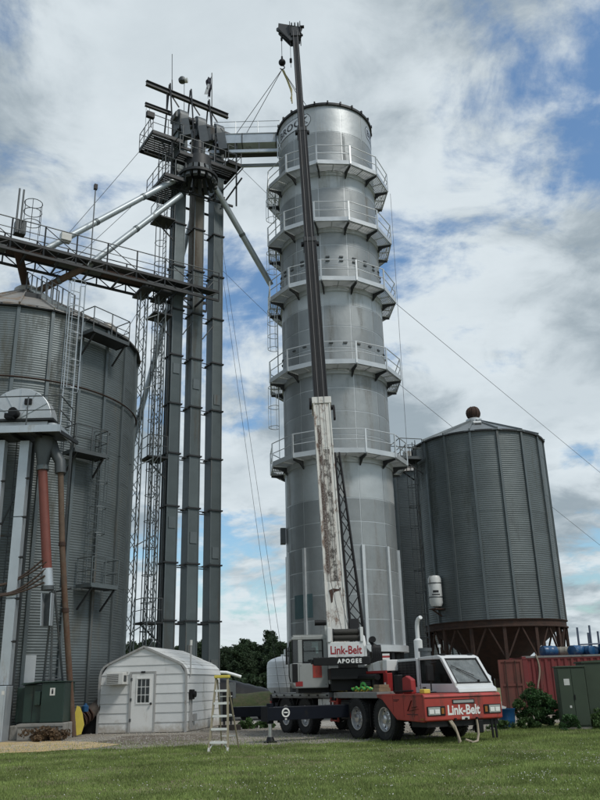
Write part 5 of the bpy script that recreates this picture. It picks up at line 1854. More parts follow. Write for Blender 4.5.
# ---- carrier chassis and decks
kp('chassis_frame', MB(K).box(-7.2, 1.5, 0.78, 1.68, 0.60, 1.06), black_p)
kp('fuel_tank', MB(K).tube((-3.9, 0.55, 0.78), (-2.9, 0.55, 0.78), 0.27, 18), black_p, smooth=40)
kp('battery_box', MB(K).box(-1.15 - 2.6, -3.05, 0.12, 0.6, 0.80, 1.08), white_p, bevel=0.015)
kp('control_box', MB(K).box(-3.0, -2.72, 0.10, 0.5, 0.78, 1.08), red_p, bevel=0.015)
kp('valve_cover', MB(K).box(-4.02, -3.78, 0.10, 0.5, 0.78, 1.07), white_p, bevel=0.015)
kp('rear_deck', MB(K).box(-7.3, -3.1, 0.0, 2.45, 1.10, 1.26), deck_p, bevel=0.012)
kp('front_deck', MB(K).box(-2.78, -0.28, 0.0, 2.45, 1.10, 1.26), deck_p, bevel=0.012)
kp('deck_step', MB(K).box(-3.08, -2.8, 0.06, 2.4, 1.02, 1.12), black_p)
for zz in (0.45, 0.72, 0.99):
    kp('access_step', MB(K).box(-3.02, -2.62, -0.03, 0.09, zz, zz + 0.035), red_p)
for u in (-3.03, -2.60):
    kp('step_rail', MB(K).bar((u, 0.03, 0.43), (u, 0.03, 1.12), 0.03, 0.05), red_p)
kp('deck_edge', MB(K).box(-7.28, -3.12, -0.012, -0.001, 1.17, 1.22), cab_grey)
kp('rear_bumper', MB(K).box(-7.5, -7.31, 0.0, 2.45, 0.68, 1.22), black_p, bevel=0.02)
for v in (0.08, 2.2):
    kp('tail_lamp', MB(K).box(-7.53, -7.501, v, v + 0.18, 0.95, 1.05), red_bright)
kp('side_marker', MB(K).box(-7.46, -7.34, -0.02, -0.001, 0.92, 1.0), red_bright)
for u in (-6.25, -4.8):
    pts = [(u + 0.66 * math.cos(q), 0.68 + 0.62 * math.sin(q)) for q in [rad(20) + rad(140) * i / 12 for i in range(13)]]
    m_ = MB(K)
    for (a0, b0), (a1, b1) in zip(pts, pts[1:]):
        m_.bar((a0, 0.22, min(b0, 1.09)), (a1, 0.22, min(b1, 1.09)), 0.40, 0.02)
    kp('mudguard', m_, black_p)
kp('underbody_box', MB(K).box(-2.6, -2.1 + 0.9, 0.15, 0.7, 0.55, 1.05), black_p)
kp('air_tank', MB(K).tube((-3.9, 1.9, 0.8), (-2.6, 1.9, 0.8), 0.18, 14), black_p, smooth=40)

K2 = K @ Matrix.Translation((0, 0, -0.131)) @ Matrix.Diagonal((1, 1, 0.87, 1))
# ---- red front body
side = [(-0.30, 1.50), (1.92, 1.52), (1.98, 1.46), (1.98, 0.80), (1.86, 0.76), (0.66, 0.80), (0.50, 0.92), (-0.02, 1.36), (-0.30, 1.43)]
kp('front_body', MB(K2).prism(side, (0, 0, 0), (1, 0, 0), Z, (0, 1, 0), 2.45), red_p, bevel=0.025)
kp('front_deck_plate', MB(K2).box(-0.25, 1.85, 0.04, 2.41, 1.522, 1.535), red_p)
kp('bumper_skirt', MB(K2).box(1.2, 1.9, 0.1, 2.35, 0.62, 0.77), black_p)
for v0 in (0.06, 1.84):
    pod = kp('headlight', MB(K2).box(1.981, 2.0, v0, v0 + 0.56, 0.93, 1.19), black_p, bevel=0.01)
    part(pod, 'lamp_surround', MB(K2).box(2.0005, 2.008, v0 + 0.03 + (0.14 if v0 > 1 else 0), v0 + 0.39 + (0.14 if v0 > 1 else 0), 0.955, 1.165), chrome)
    for k in range(2):
        a = v0 + 0.05 + 0.175 * k + (0.14 if v0 > 1 else 0)
        part(pod, 'lamp', MB(K2).box(2.0085, 2.022, a, a + 0.145, 0.985, 1.10), lens_m, bevel=0.006)
    part(pod, 'indicator', MB(K2).box(2.001, 2.012, v0 + (0.43 if v0 < 1 else 0.03), v0 + (0.51 if v0 < 1 else 0.11), 0.98, 1.14), mat('amber_lens', (0.28, 0.10, 0.02), 0.25))
pl = kp('model_plate', MB(K2).box(1.981, 1.992, 0.86, 1.56, 1.235, 1.355), ink_black)
part(pl, 'plate_bar', MB(K2).box(1.9925, 1.996, 0.89, 1.53, 1.26, 1.33), cab_grey)
lettering(crane, 'Link-Belt', ink_white, on_plane(K2 @ Vector((1.985, 0.70, 0.93)), KD @ Vector((0, 1.02, 0)), (0, 0, 0.24)), 0.03)
kp('license_plate', MB(K2).box(1.981, 1.99, 1.12, 1.36, 0.80, 0.88), plastic_w)
kp('corner_lamp', MB(K2).box(1.78, 1.92, -0.014, -0.001, 0.82, 0.87), mat('amber_lens', (0.3, 0.12, 0.02), 0.25))
kp('badge_mark', MB(K2).bar((1.22, -0.004, 1.06), (1.42, -0.004, 1.36), 0.003, 0.05, (0, 1, 0)).bar((1.24, -0.004, 1.06), (1.72, -0.004, 1.13), 0.003, 0.035, (0, 1, 0)).bar((1.40, -0.004, 1.16), (1.66, -0.004, 1.19), 0.003, 0.05, (0, 1, 0)).box(1.16, 1.66, -0.006, -0.002, 0.955, 0.985), ink_dred)
kp('unit_mark', MB(K2).box(0.55, 0.82, -0.006, -0.002, 1.36, 1.385).box(0.55, 0.74, -0.006, -0.002, 1.325, 1.345), ink_dred)

# ---- driver's cab
CV0, CV1 = 1.17, 2.43
low = [(0.05, 1.54), (1.90, 1.54), (1.86, 1.66), (1.755, 1.72), (1.735, 1.80), (0.05, 1.82)]
cab = kp('driver_cab', MB(K2).prism(low, (0, CV0, 0), (1, 0, 0), Z, (0, 1, 0), CV1 - CV0), cab_white, bevel=0.02)
part(cab, 'cab_roof', MB(K2).prism([(0.05, 2.53), (1.215, 2.52), (1.17, 2.60), (1.05, 2.645), (0.14, 2.62), (0.05, 2.57)], (0, CV0, 0), (1, 0, 0), Z, (0, 1, 0), CV1 - CV0), cab_white, bevel=0.025)
part(cab, 'rear_wall', MB(K2).box(0.05, 0.10, CV0 + 0.02, CV1 - 0.02, 1.8, 2.55), cab_white)
for v in (CV0 + 0.045, CV1 - 0.045):
    part(cab, 'front_pillar', MB(K2).bar((1.70, v, 1.78), (1.18, v, 2.56), 0.085, 0.09, (0, 1, 0)), cab_white, bevel=0.012)
    part(cab, 'rear_pillar', MB(K2).box(0.051, 0.19, v - 0.042, v + 0.042, 1.80, 2.55), cab_white, bevel=0.012)
a0, b0 = Vector((1.735, 0, 1.80)), Vector((1.215, 0, 2.535))
ws_d = (b0 - a0)
wn_ = Vector((ws_d.z, 0, -ws_d.x)).normalized()
c_ = (a0 + b0) / 2 + Vector((0, (CV0 + CV1) / 2, 0))
part(cab, 'windscreen', MB(K2).obox(c_ - wn_ * 0.02, ws_d * 0.98, (0, CV1 - CV0 - 0.17, 0), wn_ * 0.008), glass_hazy)
for f in (-0.485, 0.485):
    part(cab, 'windscreen_seal', MB(K2).obox(c_ + ws_d * f, ws_d.normalized() * 0.035, (0, CV1 - CV0 - 0.15, 0), wn_ * 0.03), black_p)
    part(cab, 'windscreen_seal', MB(K2).obox(c_ + Vector((0, f * (CV1 - CV0 - 0.17), 0)), ws_d * 0.95, (0, 0.03, 0), wn_ * 0.03), black_p)
wb = a0.lerp(b0, 0.08) + Vector((0, CV0 + 0.80, 0)) + wn_ * 0.02
part(cab, 'wiper', MB(K2).tube(wb, wb + ws_d * 0.5 + Vector((0, -0.5, 0)), 0.010, 6).tube(wb + ws_d * 0.2 + Vector((0, -0.05, 0)), wb + ws_d * 0.62 + Vector((0, -0.62, 0)), 0.012, 6).tube(wb - Vector((0, 0, 0.05)), wb + wn_ * 0.03, 0.035, 8), black_p)
wp = [(0.20, 1.83), (1.58, 1.80), (1.16, 2.51), (0.20, 2.52)]
for v in (CV0 + 0.02, CV1 - 0.03):
    part(cab, 'side_window', MB(K2).prism(wp, (0, v, 0), (1, 0, 0), Z, (0, 1, 0), 0.008), glass_tint)
    for (xa, za), (xb, zb) in zip(wp, wp[1:] + wp[:1]):
        part(cab, 'window_seal', MB(K2).bar((xa, v + 0.004, za), (xb, v + 0.004, zb), 0.022, 0.035, (0, 1, 0)), black_p)
part(cab, 'seat', MB(K2).box(0.35, 0.85, CV0 + 0.35, CV0 + 0.88, 1.60, 1.86).box(0.25, 0.38, CV0 + 0.35, CV0 + 0.88, 1.84, 2.36).box(0.27, 0.36, CV0 + 0.47, CV0 + 0.76, 2.36, 2.5), black_p, bevel=0.04)
part(cab, 'dashboard', MB(K2).prism([(1.30, 1.78), (1.70, 1.78), (1.62, 1.90), (1.34, 1.94)], (0, CV0 + 0.1, 0), (1, 0, 0), Z, (0, 1, 0), CV1 - CV0 - 0.2), black_p)
sw_c = Vector((1.18, CV0 + 0.62, 2.02))
part(cab, 'steering_wheel', MB(K2).path([sw_c + Vector((0.10 * math.sin(q), 0.22 * math.cos(q), 0.20 * math.sin(q))) for q in [2 * PI * i / 20 for i in range(21)]], 0.018, 6).tube(sw_c, sw_c + Vector((0.22, 0, -0.2)), 0.025, 6), black_p, smooth=60)
for k, (xx, zz) in enumerate(((0.12, 1.60), (1.80, 1.60), (0.12, 1.76))):
    part(cab, 'panel_bolt', MB(K2).tube((xx, CV0 - 0.004, zz), (xx, CV0, zz), 0.012, 6), mid_steel)
part(cab, 'door_handle', MB(K2).box(0.28, 0.42, CV0 - 0.022, CV0 - 0.001, 1.68, 1.71), black_p)
part(cab, 'step_plate', MB(K2).box(0.4, 0.9, CV0 - 0.16, CV0 - 0.01, 1.55, 1.57), mid_steel)
part(cab, 'door_line', MB(K2).bar((0.16, CV0 - 0.002, 1.56), (0.16, CV0 - 0.002, 2.56), 0.006, 0.02, (0, 1, 0)), black_p)
part(cab, 'roof_lamp', MB(K2).box(1.02, 1.10, CV0 + 0.1, CV0 + 0.25, 2.64, 2.69).box(1.02, 1.10, CV1 - 0.25, CV1 - 0.1, 2.64, 2.69), black_p)
part(cab, 'aerial', MB(K2).tube((0.9, 1.7, 2.62), (0.88, 1.7, 3.05), 0.008, 5), black_p)
part(cab, 'mirror', MB(K2).tube((1.05, CV0 - 0.02, 2.45), (1.12, CV0 - 0.32, 2.42), 0.015, 6).box(1.06, 1.14, CV0 - 0.42, CV0 - 0.22, 1.90, 2.36).tube((1.12, CV0 - 0.32, 1.6), (1.12, CV0 - 0.32, 1.92), 0.02, 6), black_p, bevel=0.01)

# ---- engine cover behind the cab, with louvred side
gr = kp('engine_grille', MB(K2).box(-0.98, 0.02, CV0 + 0.02, CV1, 1.54, 2.60), cab_white, bevel=0.02)
part(gr, 'grille_recess', MB(K2).box(-0.93, -0.03, CV0 - 0.002, CV0 + 0.018, 1.72, 2.52), black_p)
for k in range(9):
    part(gr, 'grille_slat', MB(K2).box(-0.93, -0.03, CV0 - 0.018, CV0 - 0.003, 1.74 + k * 0.086, 1.765 + k * 0.086), dark_steel)
for k in range(5):
    part(gr, 'grille_slat', MB(K2).box(-0.90 + k * 0.2, -0.885 + k * 0.2, CV0 - 0.024, CV0 - 0.018, 1.73, 2.51), dark_steel)
hood = [(-0.99, 2.24), (-0.99, 2.60), (-1.5, 2.57), (-2.3, 2.44), (-2.62, 2.34), (-2.62, 2.26)]
kp('engine_hood', MB(K2).prism(hood, (0, CV0 - 0.35, 0), (1, 0, 0), Z, (0, 1, 0), CV1 - CV0 + 0.35), white_p, bevel=0.02)
kp('hood_trim', MB(K2).box(-2.6, -0.99, CV0 - 0.40, CV0 - 0.351, 2.18, 2.26), red_bright)
kp('storage_bay', MB(K2).box(-2.3, -1.0, CV0 - 0.2, CV1, 1.60, 2.235), black_p)
kp('hood_post', MB(K2).box(-1.14, -0.92, CV0 - 0.40, CV0 - 0.22, 1.53, 2.18), red_bright, bevel=0.01)
kp('hood_post_plate', MB(K2).box(-1.08, -1.0, CV0 - 0.412, CV0 - 0.401, 1.68, 1.88), plastic_w)
kp('boom_rest', MB(K2).tube((-2.75, CV0 - 0.55, 2.06), (-1.2, CV0 - 0.55, 2.06), 0.10, 12), black_p, smooth=40)
kp('cylinder_end', MB(K2).tube((-2.92, CV0 - 0.55, 2.02), (-2.75, CV0 - 0.55, 2.02), 0.16, 16), mid_steel, smooth=40)
for u in (-2.7, -1.4):
    kp('rest_post', MB(K2).box(u, u + 0.12, CV0 - 0.62, CV0 - 0.48, 1.60, 2.0), black_p)
for k in range(4):
    pts = [Vector((-2.35 + 0.09 * i, CV0 - 0.62 - 0.05 * k, 1.62 + 0.03 * k + 0.05 * math.sin(i * 1.7 + k))) for i in range(14)]
    kp('sling_bundle', MB(K2).path([p for p in pts], 0.035, 7), yellow_p if k < 3 else green_hose, smooth=60)
kp('green_coil', MB(K2).path([(-1.85 + 0.13 * math.cos(q), CV0 - 0.66, 1.76 + 0.09 * math.sin(q) + 0.005 * q) for q in [0.5 * i for i in range(24)]], 0.035, 7), green_hose, smooth=60)
kp('yellow_lines', MB(K2).path([(-2.6 - 0.2 * i, 0.35 + 0.1 * math.sin(i), 1.66 + 0.03 * math.sin(i * 2.1)) for i in range(9)], 0.04, 6), yellow_p, smooth=60)
# tools on the near side of the front deck
tb = kp('tool_box', MB(K2).prism([(0.55, 1.536), (1.0, 1.536), (0.98, 1.95), (0.74, 2.06), (0.56, 2.0)], (0, 0.30, 0), (1, 0, 0), Z, (0, 1, 0), 0.16), red_bright, bevel=0.03)
kp('deck_post', MB(K2).box(0.12, 0.32, 0.32, 0.5, 1.536, 2.10), black_p, bevel=0.02)
kp('deck_bar', MB(K2).tube((0.30, 0.2, 1.60), (1.2, 0.2, 1.62), 0.03, 8), black_p)
kp('yellow_block', MB(K2).box(1.18, 1.40, 0.42, 0.62, 1.536, 1.66), yellow_p, bevel=0.02)
# exhaust stack
kp('muffler', MB(K2).tube((-1.25, 2.15, 2.45), (-1.25, 2.15, 3.24), 0.13, 16).tube((-1.25, 2.15, 3.24), (-1.25, 2.15, 3.30), 0.13, 16, 0.07), white_p, smooth=40)
kp('exhaust_pipe', MB(K2).path([(-1.25, 2.15, 3.28), (-1.25, 2.15, 3.72), (-1.22, 2.15, 3.86), (-1.14, 2.15, 3.96), (-1.02, 2.15, 4.0)], 0.065, 12), cab_white, smooth=50)
kp('air_cleaner', MB(K2).tube((-0.7, 2.0, 2.6), (-0.7, 2.0, 2.85), 0.16, 14).tube((-0.7, 2.0, 2.85), (-0.7, 2.0, 2.95), 0.2, 14), mid_steel, smooth=40)
kp('horn', MB(K2).tube((-0.1, 2.1, 2.62), (-0.1, 2.1, 2.95), 0.02, 6).tube((-0.1, 2.1, 2.95), (-0.08, 2.08, 3.02), 0.05, 8), chrome, smooth=40)
# hanging straps under the bumper
for pts in ([(1.9, 0.75, 0.58), (1.98, 0.80, 0.45), (2.02, 0.92, 0.25), (2.02, 0.95, 0.02)], [(1.92, 0.80, 0.58), (2.02, 0.86, 0.4), (2.1, 0.93, 0.05)],
            [(1.92, 1.62, 0.58), (1.98, 1.60, 0.42), (2.05, 1.55, 0.2), (2.15, 1.42, 0.05), (2.2, 1.25, 0.03), (2.15, 1.05, 0.1)]):
    kp('hanging_strap', MB(K).path(pts, 0.03, 6), tan_strap, smooth=60)
kp('air_line', MB(K).path([(1.7, 1.0 + 0.06 * i, 0.52 - 0.16 * math.sin(PI * i / 10)) for i in range(11)], 0.02, 6), black_p, smooth=60)
for v in (2.12, 2.24):
    kp('hanging_strap', MB(K).bar((1.9, v, 0.55), (1.9, v + 0.02, 0.08), 0.03, 0.05), black_p)
kp('front_jack', MB(K).box(1.75, 1.95, 1.66, 1.82, 0.22, 0.54), black_p, bevel=0.02)

# ---- small carrier fittings: seams, bolts, hoses, grease points
for u in (0.52, 1.02, 1.50):
    kp('panel_seam', MB(K2).box(u, u + 0.008, -0.003, 0.001, 0.9 if u > 0.6 else 1.0, 1.49), black_p)
for u in (0.62, 0.95, 1.12, 1.42, 1.6, 1.88):
    kp('panel_bolt', MB(K2).tube((u, -0.006, 1.46), (u, 0.0, 1.46), 0.014, 6), mid_steel)
kp('deck_lip', MB(K2).box(-0.28, 1.95, -0.012, -0.001, 1.49, 1.525), red_p)
kp('bumper_lip', MB(K2).box(1.982, 1.994, 0.02, 2.43, 1.42, 1.435), black_p)
for v in (0.9, 1.24, 1.58):
    kp('tow_eye', MB(K2).tube((1.98, v, 0.82), (2.04, v, 0.82), 0.03, 8), black_p, smooth=40)
for k in range(7):
    u = -6.9 + 0.62 * k
    kp('deck_tie_down', MB(K).obox((u, -0.02, 1.18), (0.10, 0, 0), (0, 0.02, 0), (0, 0, 0.05)), black_p)
for k in range(4):
    pts = [Vector((-2.75 - 0.35 * i, 0.14 + 0.02 * k, 0.72 - 0.03 * k - 0.08 * math.sin(i * 1.3 + k))) for i in range(6)]
    kp('hydraulic_hose', MB(K).path(pts, 0.018, 6), black_p, smooth=60)
for u in (-1.5, 0.0, -4.8, -6.25):
    kp('leaf_spring', MB(K).bar((u - 0.5, 0.62, 0.72), (u, 0.62, 0.60), 0.1, 0.05).bar((u, 0.62, 0.60), (u + 0.5, 0.62, 0.72), 0.1, 0.05), black_p)
kp('mud_flap', MB(K).box(-0.80, -0.77, 0.05, 0.42, 0.35, 0.95), black_p)
kp('mud_flap', MB(K).box(-7.0, -6.97, 0.05, 0.42, 0.3, 0.95), black_p)
for v in (0.25, 0.4, 0.55):
    kp('deck_chain', MB(K).path([(-1.2 + 0.12 * i, v + 0.06 * math.sin(i * 1.9), 1.275 + 0.012 * (i % 2)) for i in range(7)], 0.016, 5), rust_m)
kp('deck_block', MB(K).box(-0.7, -0.35, 0.12, 0.5, 1.262, 1.36).box(-0.68, -0.37, 0.15, 0.47, 1.362, 1.45), mat('timber_block', (0.22, 0.16, 0.10), 0.9, 0, 0.25, 8), bevel=0.008)

# ---- outriggers
ob = kp('outrigger_housing', MB(K).box(-2.36, -1.86, 0.0, 2.45, 0.52, 1.0), black_p, bevel=0.015)
ub_ = kp('outrigger_beam', MB(K).box(-2.30, -1.92, -2.56, 0.02, 0.58, 0.93), navy_p, bevel=0.012)
part(ub_, 'beam_end_plate', MB(K).box(-2.34, -1.88, -2.60, -2.561, 0.56, 0.95), navy_p)
part(ub_, 'jack_tube', MB(K).tube((-2.11, -2.42, 0.50), (-2.11, -2.42, 1.03), 0.10, 14), navy_p, smooth=40)
part(ub_, 'jack_rod', MB(K).tube((-2.11, -2.42, 0.12), (-2.11, -2.42, 0.56), 0.055, 14), chrome, smooth=40)
part(ub_, 'float_pad', MB(K).lathe([(0.0, 0.16), (0.09, 0.15), (0.12, 0.05), (0.19, 0.035), (0.19, 0.0)], 18, (-2.11, -2.42, 0.008)), black_p, smooth=40)
lgx = -1.92
part(ub_, 'round_logo', MB(K).tube((lgx, -2.02, 0.78), (lgx + 0.006, -2.02, 0.78), 0.125, 20), ink_white)
part(ub_, 'logo_centre', MB(K).tube((lgx + 0.006, -2.02, 0.78), (lgx + 0.009, -2.02, 0.78), 0.082, 20), navy_p)
part(ub_, 'logo_bar', MB(K).box(lgx + 0.0095, lgx + 0.012, -2.08, -1.96, 0.765, 0.80).box(lgx + 0.001, lgx + 0.005, -2.05, -1.99, 0.595, 0.625), ink_white)
kp('outrigger_stripe', MB(K).box(-1.86 + 0.002, -1.85, 0.02, 0.09, 0.56, 0.98), red_bright)
kp('outrigger_beam', MB(K).box(-2.30, -1.92, 2.43, 4.9, 0.58, 0.95), navy_p, bevel=0.012)
kp('jack_rod', MB(K).tube((-2.11, 4.7, 0.1), (-2.11, 4.7, 0.6), 0.055, 14), chrome, smooth=40)
kp('float_pad', MB(K).lathe([(0.0, 0.16), (0.09, 0.15), (0.12, 0.05), (0.19, 0.035), (0.19, 0.0)], 18, (-2.11, 4.7, 0.008)), black_p, smooth=40)
kp('rear_outrigger_box', MB(K).box(-7.2, -6.95, 0.05, 2.4, 0.55, 0.95), navy_p, bevel=0.012)

# ================================================================== upper works
UD = U.to_3x3()
kp('turntable', MB(U).lathe([(0.72, 1.262), (0.72, 1.42), (0.66, 1.55), (0.66, 1.66)], 36), black_p, smooth=40)
kp('upper_frame', MB(U).box(-0.62, 0.62, -1.9, 0.9, 1.62, 1.95), black_p, bevel=0.02)
for x in (-0.50, 0.58):
    pf = [(-1.28, 1.95), (0.1, 1.95), (0.18, 2.35), (-0.15, 2.95), (-0.45, 3.02), (-1.0, 2.92), (-1.32, 2.6)]
    kp('boom_pivot_plate', MB(U).prism(pf, (x - 0.06, 0, 0), (0, 1, 0), Z, (1, 0, 0), 0.10), white_p, bevel=0.015)
kp('pivot_pin', MB(U).tube((-0.62, -0.35, 2.68), (0.70, -0.35, 2.68), 0.09, 14), chrome, smooth=40)
# rear face with maker's name, winches above
rf = kp('name_panel', MB(U).box(-0.62, 0.50, -1.46, -1.36, 2.26, 2.72), white_p, bevel=0.012)
lettering(crane, 'Link-Belt', ink_red, on_plane(U @ Vector((-0.54, -1.464, 2.36)), UD @ Vector((0.98, 0, 0)), (0, 0, 0.25)), 0.025)
for k, zz in enumerate((2.85, 3.02)):
    dm = kp('winch_drum', MB(U).tube((-0.42, -1.36, zz), (0.34, -1.36, zz), 0.10, 20), mat('wound_rope', (0.035, 0.033, 0.028), 0.6, 0.3, 0.3, 40, bump=0.6, bscale=50), smooth=40)
    for x in (-0.44, 0.34):
        part(dm, 'drum_flange', MB(U).tube((x, -1.36, zz), (x + 0.03, -1.36, zz), 0.115, 20), black_p, smooth=40)
for x in (-0.58, 0.44):
    kp('winch_side', MB(U).box(x - 0.04, x + 0.06, -1.50, -1.20, 2.722, 3.16), white_p, bevel=0.015)
# counterweight bar with the crane owner's name
cw = kp('counterweight', MB(U).box(-1.18, 0.60, -2.05, -1.62, 2.08, 2.20), black_p, bevel=0.02)
part(cw, 'rear_bar', MB(U).box(-1.14, 0.58, -2.10, -2.02, 2.03, 2.26), black_p, bevel=0.015)
lettering(crane, 'APOGEE', ink_white, on_plane(U @ Vector((-0.42, -2.104, 2.08)), UD @ Vector((0.74, 0, 0)), (0, 0, 0.13)), 0.05, space=1.35)
for k in range(5):
    part(cw, 'weight_lug', MB(U).tube((-0.55 + 0.26 * k, -1.9, 2.2), (-0.55 + 0.26 * k, -1.9, 2.27), 0.09, 10), black_p, smooth=40)
kp('engine_bay', MB(U).box(-0.55, 0.70, -1.60, -0.9, 1.30, 1.96), black_p)
gl = kp('side_grille', MB(U).box(0.30, 0.74, -1.72, -1.62, 1.40, 1.90), mid_steel, bevel=0.01)
for k in range(8):
    part(gl, 'grille_slat', MB(U).box(0.33, 0.71, -1.735, -1.721, 1.46 + k * 0.05, 1.478 + k * 0.05), cab_grey)
for k in range(6):
    pts = [(0.70 + 0.05 * k, -1.3, 2.75 - 0.03 * k), (0.82 + 0.03 * k, -1.4, 2.55), (0.78 + 0.05 * k, -1.42, 2.25), (0.62 + 0.06 * k, -1.3, 2.02)]
    kp('hydraulic_hose', MB(U).path([Vector(pts[0]).lerp(Vector(pts[1]), 0), *[Vector(p) for p in pts[1:]]], 0.025, 6), black_p, smooth=60)
kp('hydraulic_motor', MB(U).tube((0.78, -1.3, 2.5), (1.05, -1.3, 2.5), 0.13, 12).tube((0.80, -1.45, 2.78), (0.80, -1.2, 2.78), 0.10, 12), black_p, smooth=40)
kp('flag_marker', MB(U).box(1.02, 1.24, -1.75, -1.73, 2.16, 2.22).box(1.02, 1.24, -1.75, -1.73, 2.28, 2.34), plastic_w)
kp('flag_marker', MB(U).box(1.02, 1.24, -1.752, -1.732, 2.221, 2.279), red_bright)
kp('hook_block_rest', MB(U).path([(0.7, -1.7, 1.5), (1.1, -1.8, 1.9), (1.35, -1.75, 2.1)], 0.05, 8), black_p, smooth=60)
kp('winch_pulley', MB(U).tube((-0.98, -1.2, 3.33), (-0.62, -1.2, 3.33), 0.085, 14), black_p, smooth=40)
kp('pulley_arm', MB(U).bar((-0.60, -1.1, 2.9), (-0.66, -1.2, 3.33), 0.06), white_p)

# ---- operator's cab
CX0_, CX1_, CY0_, CY1_, CZ0_, CZ1_ = -1.72, -0.60, -1.15, 0.45, 1.40, 2.95
WZ = 2.14
oc = kp('operator_cab', MB(U).prism([(CX0_ + 0.10, CZ0_), (CX1_, CZ0_), (CX1_, WZ), (CX0_, WZ), (CX0_, CZ0_ + 0.15)], (0, CY0_, 0), (1, 0, 0), Z, (0, 1, 0), CY1_ - CY0_), cab_grey, bevel=0.025)
part(oc, 'cab_roof', MB(U).prism([(CX0_, CZ1_ - 0.12), (CX1_, CZ1_ - 0.12), (CX1_, CZ1_), (CX0_ + 0.06, CZ1_), (CX0_, CZ1_ - 0.06)], (0, CY0_, 0), (1, 0, 0), Z, (0, 1, 0), CY1_ - CY0_), cab_grey, bevel=0.02)
for xa, xb in ((CX0_ + 0.19, CX0_ + 0.34), (CX1_ - 0.14, CX1_ - 0.001)):
    for ya in (CY0_ + 0.001, CY1_ - 0.081):
        part(oc, 'corner_pillar', MB(U).box(xa, xb, ya, ya + 0.08, WZ, CZ1_ - 0.12), cab_grey, bevel=0.012)
part(oc, 'corner_pillar', MB(U).box(CX0_, CX0_ + 0.04, CY0_ + 0.001, CY0_ + 0.06, WZ, CZ1_ - 0.12), black_p)
part(oc, 'corner_pillar', MB(U).box(CX0_, CX0_ + 0.06, CY1_ - 0.08, CY1_ - 0.001, WZ, CZ1_ - 0.12), cab_grey)
part(oc, 'rear_window', MB(U).box(CX0_ + 0.34, CX1_ - 0.14, CY0_ + 0.03, CY0_ + 0.036, WZ, CZ1_ - 0.12), glass_clear)
for xa, xb, za, zb in ((CX0_ + 0.33, CX0_ + 0.37, WZ, CZ1_ - 0.12), (CX1_ - 0.17, CX1_ - 0.13, WZ, CZ1_ - 0.12), (CX0_ + 0.371, CX1_ - 0.171, WZ, WZ + 0.04), (CX0_ + 0.371, CX1_ - 0.171, CZ1_ - 0.16, CZ1_ - 0.12)):
    part(oc, 'window_seal', MB(U).box(xa, xb, CY0_ - 0.008, CY0_ + 0.03, za, zb), black_p)
part(oc, 'window_guard', MB(U).box(CX0_ + 0.371, CX1_ - 0.171, CY0_ + 0.01, CY0_ + 0.025, 2.48, 2.50), black_p)
part(oc, 'corner_glass', MB(U).box(CX0_ + 0.04, CX0_ + 0.19, CY0_ + 0.02, CY0_ + 0.026, WZ, CZ1_ - 0.12), glass_tint)
part(oc, 'door_window', MB(U).box(CX0_ + 0.02, CX0_ + 0.026, CY0_ + 0.06, CY1_ - 0.08, WZ, CZ1_ - 0.12), glass_tint)
part(oc, 'side_window', MB(U).box(CX1_ - 0.03, CX1_ - 0.024, CY0_ + 0.08, CY1_ - 0.08, WZ, CZ1_ - 0.12), glass_tint)
part(oc, 'front_window', MB(U).box(CX0_ + 0.06, CX1_ - 0.14, CY1_ - 0.04, CY1_ - 0.034, WZ, CZ1_ - 0.12), glass_clear)
part(oc, 'door_panel', MB(U).box(CX0_ + 0.001, CX0_ + 0.17, CY0_ - 0.012, CY0_ - 0.001, 1.58, WZ - 0.02), black_p)
part(oc, 'operator_seat', MB(U).box(-1.42, -0.92, -0.75, -0.62, 2.0, 2.62).box(-1.42, -0.92, -0.62, -0.2, 1.98, 2.15).box(-1.3, -1.04, -0.74, -0.64, 2.62, 2.78), black_p, bevel=0.04)
part(oc, 'control_levers', MB(U).tube((-1.48, 0.0, 2.1), (-1.48, 0.05, 2.45), 0.015, 6).tube((-0.86, 0.0, 2.1), (-0.86, 0.05, 2.45), 0.015, 6).box(-1.4, -0.9, 0.1, 0.3, 2.1, 2.4), black_p)
for xx, zz in ((-1.45, 2.06), (-0.68, 2.06), (-1.45, 1.5), (-0.68, 1.5)):
    part(oc, 'panel_bolt', MB(U).tube((xx, CY0_ - 0.006, zz), (xx, CY0_, zz), 0.013, 6), dark_steel)
part(oc, 'panel_seam', MB(U).box(-1.50, -1.492, CY0_ - 0.003, CY0_ + 0.001, 1.45, WZ - 0.02), black_p)
part(oc, 'cab_stripe', MB(U).box(-1.08, -0.80, CY0_ - 0.008, CY0_ + 0.001, 1.70, 2.22), red_p)
part(oc, 'cab_marker', MB(U).box(-1.62, -1.40, CY0_ - 0.01, CY0_ + 0.001, 1.46, 1.60), red_bright)
part(oc, 'red_reflector', MB(U).box(-0.86, -0.60, CY0_ - 0.03, CY0_ - 0.001, 2.185, 2.245), red_bright)
part(oc, 'roof_panel', MB(U).box(CX0_ + 0.05, CX1_ - 0.02, CY0_ + 0.03, CY1_ - 0.03, CZ1_ + 0.002, CZ1_ + 0.03), cab_grey)
part(oc, 'mirror_arm', MB(U).tube((CX0_, CY0_ + 0.1, 2.5), (CX0_ - 0.14, CY0_ - 0.05, 2.5), 0.014, 6).box(CX0_ - 0.20, CX0_ - 0.13, CY0_ - 0.08, CY0_ - 0.04, 2.1, 2.6), black_p)
part(oc, 'grab_rail', MB(U).path([(CX0_ - 0.05, CY0_ + 0.1, 1.6), (CX0_ - 0.09, CY0_ + 0.1, 1.75), (CX0_ - 0.09, CY0_ + 0.1, 2.6), (CX0_ - 0.05, CY0_ + 0.1, 2.75)], 0.018, 6), black_p)
kp('cab_support', MB(U).box(CX0_ + 0.2, -0.55, CY0_ + 0.3, CY1_ - 0.2, 1.262, 1.395), black_p)
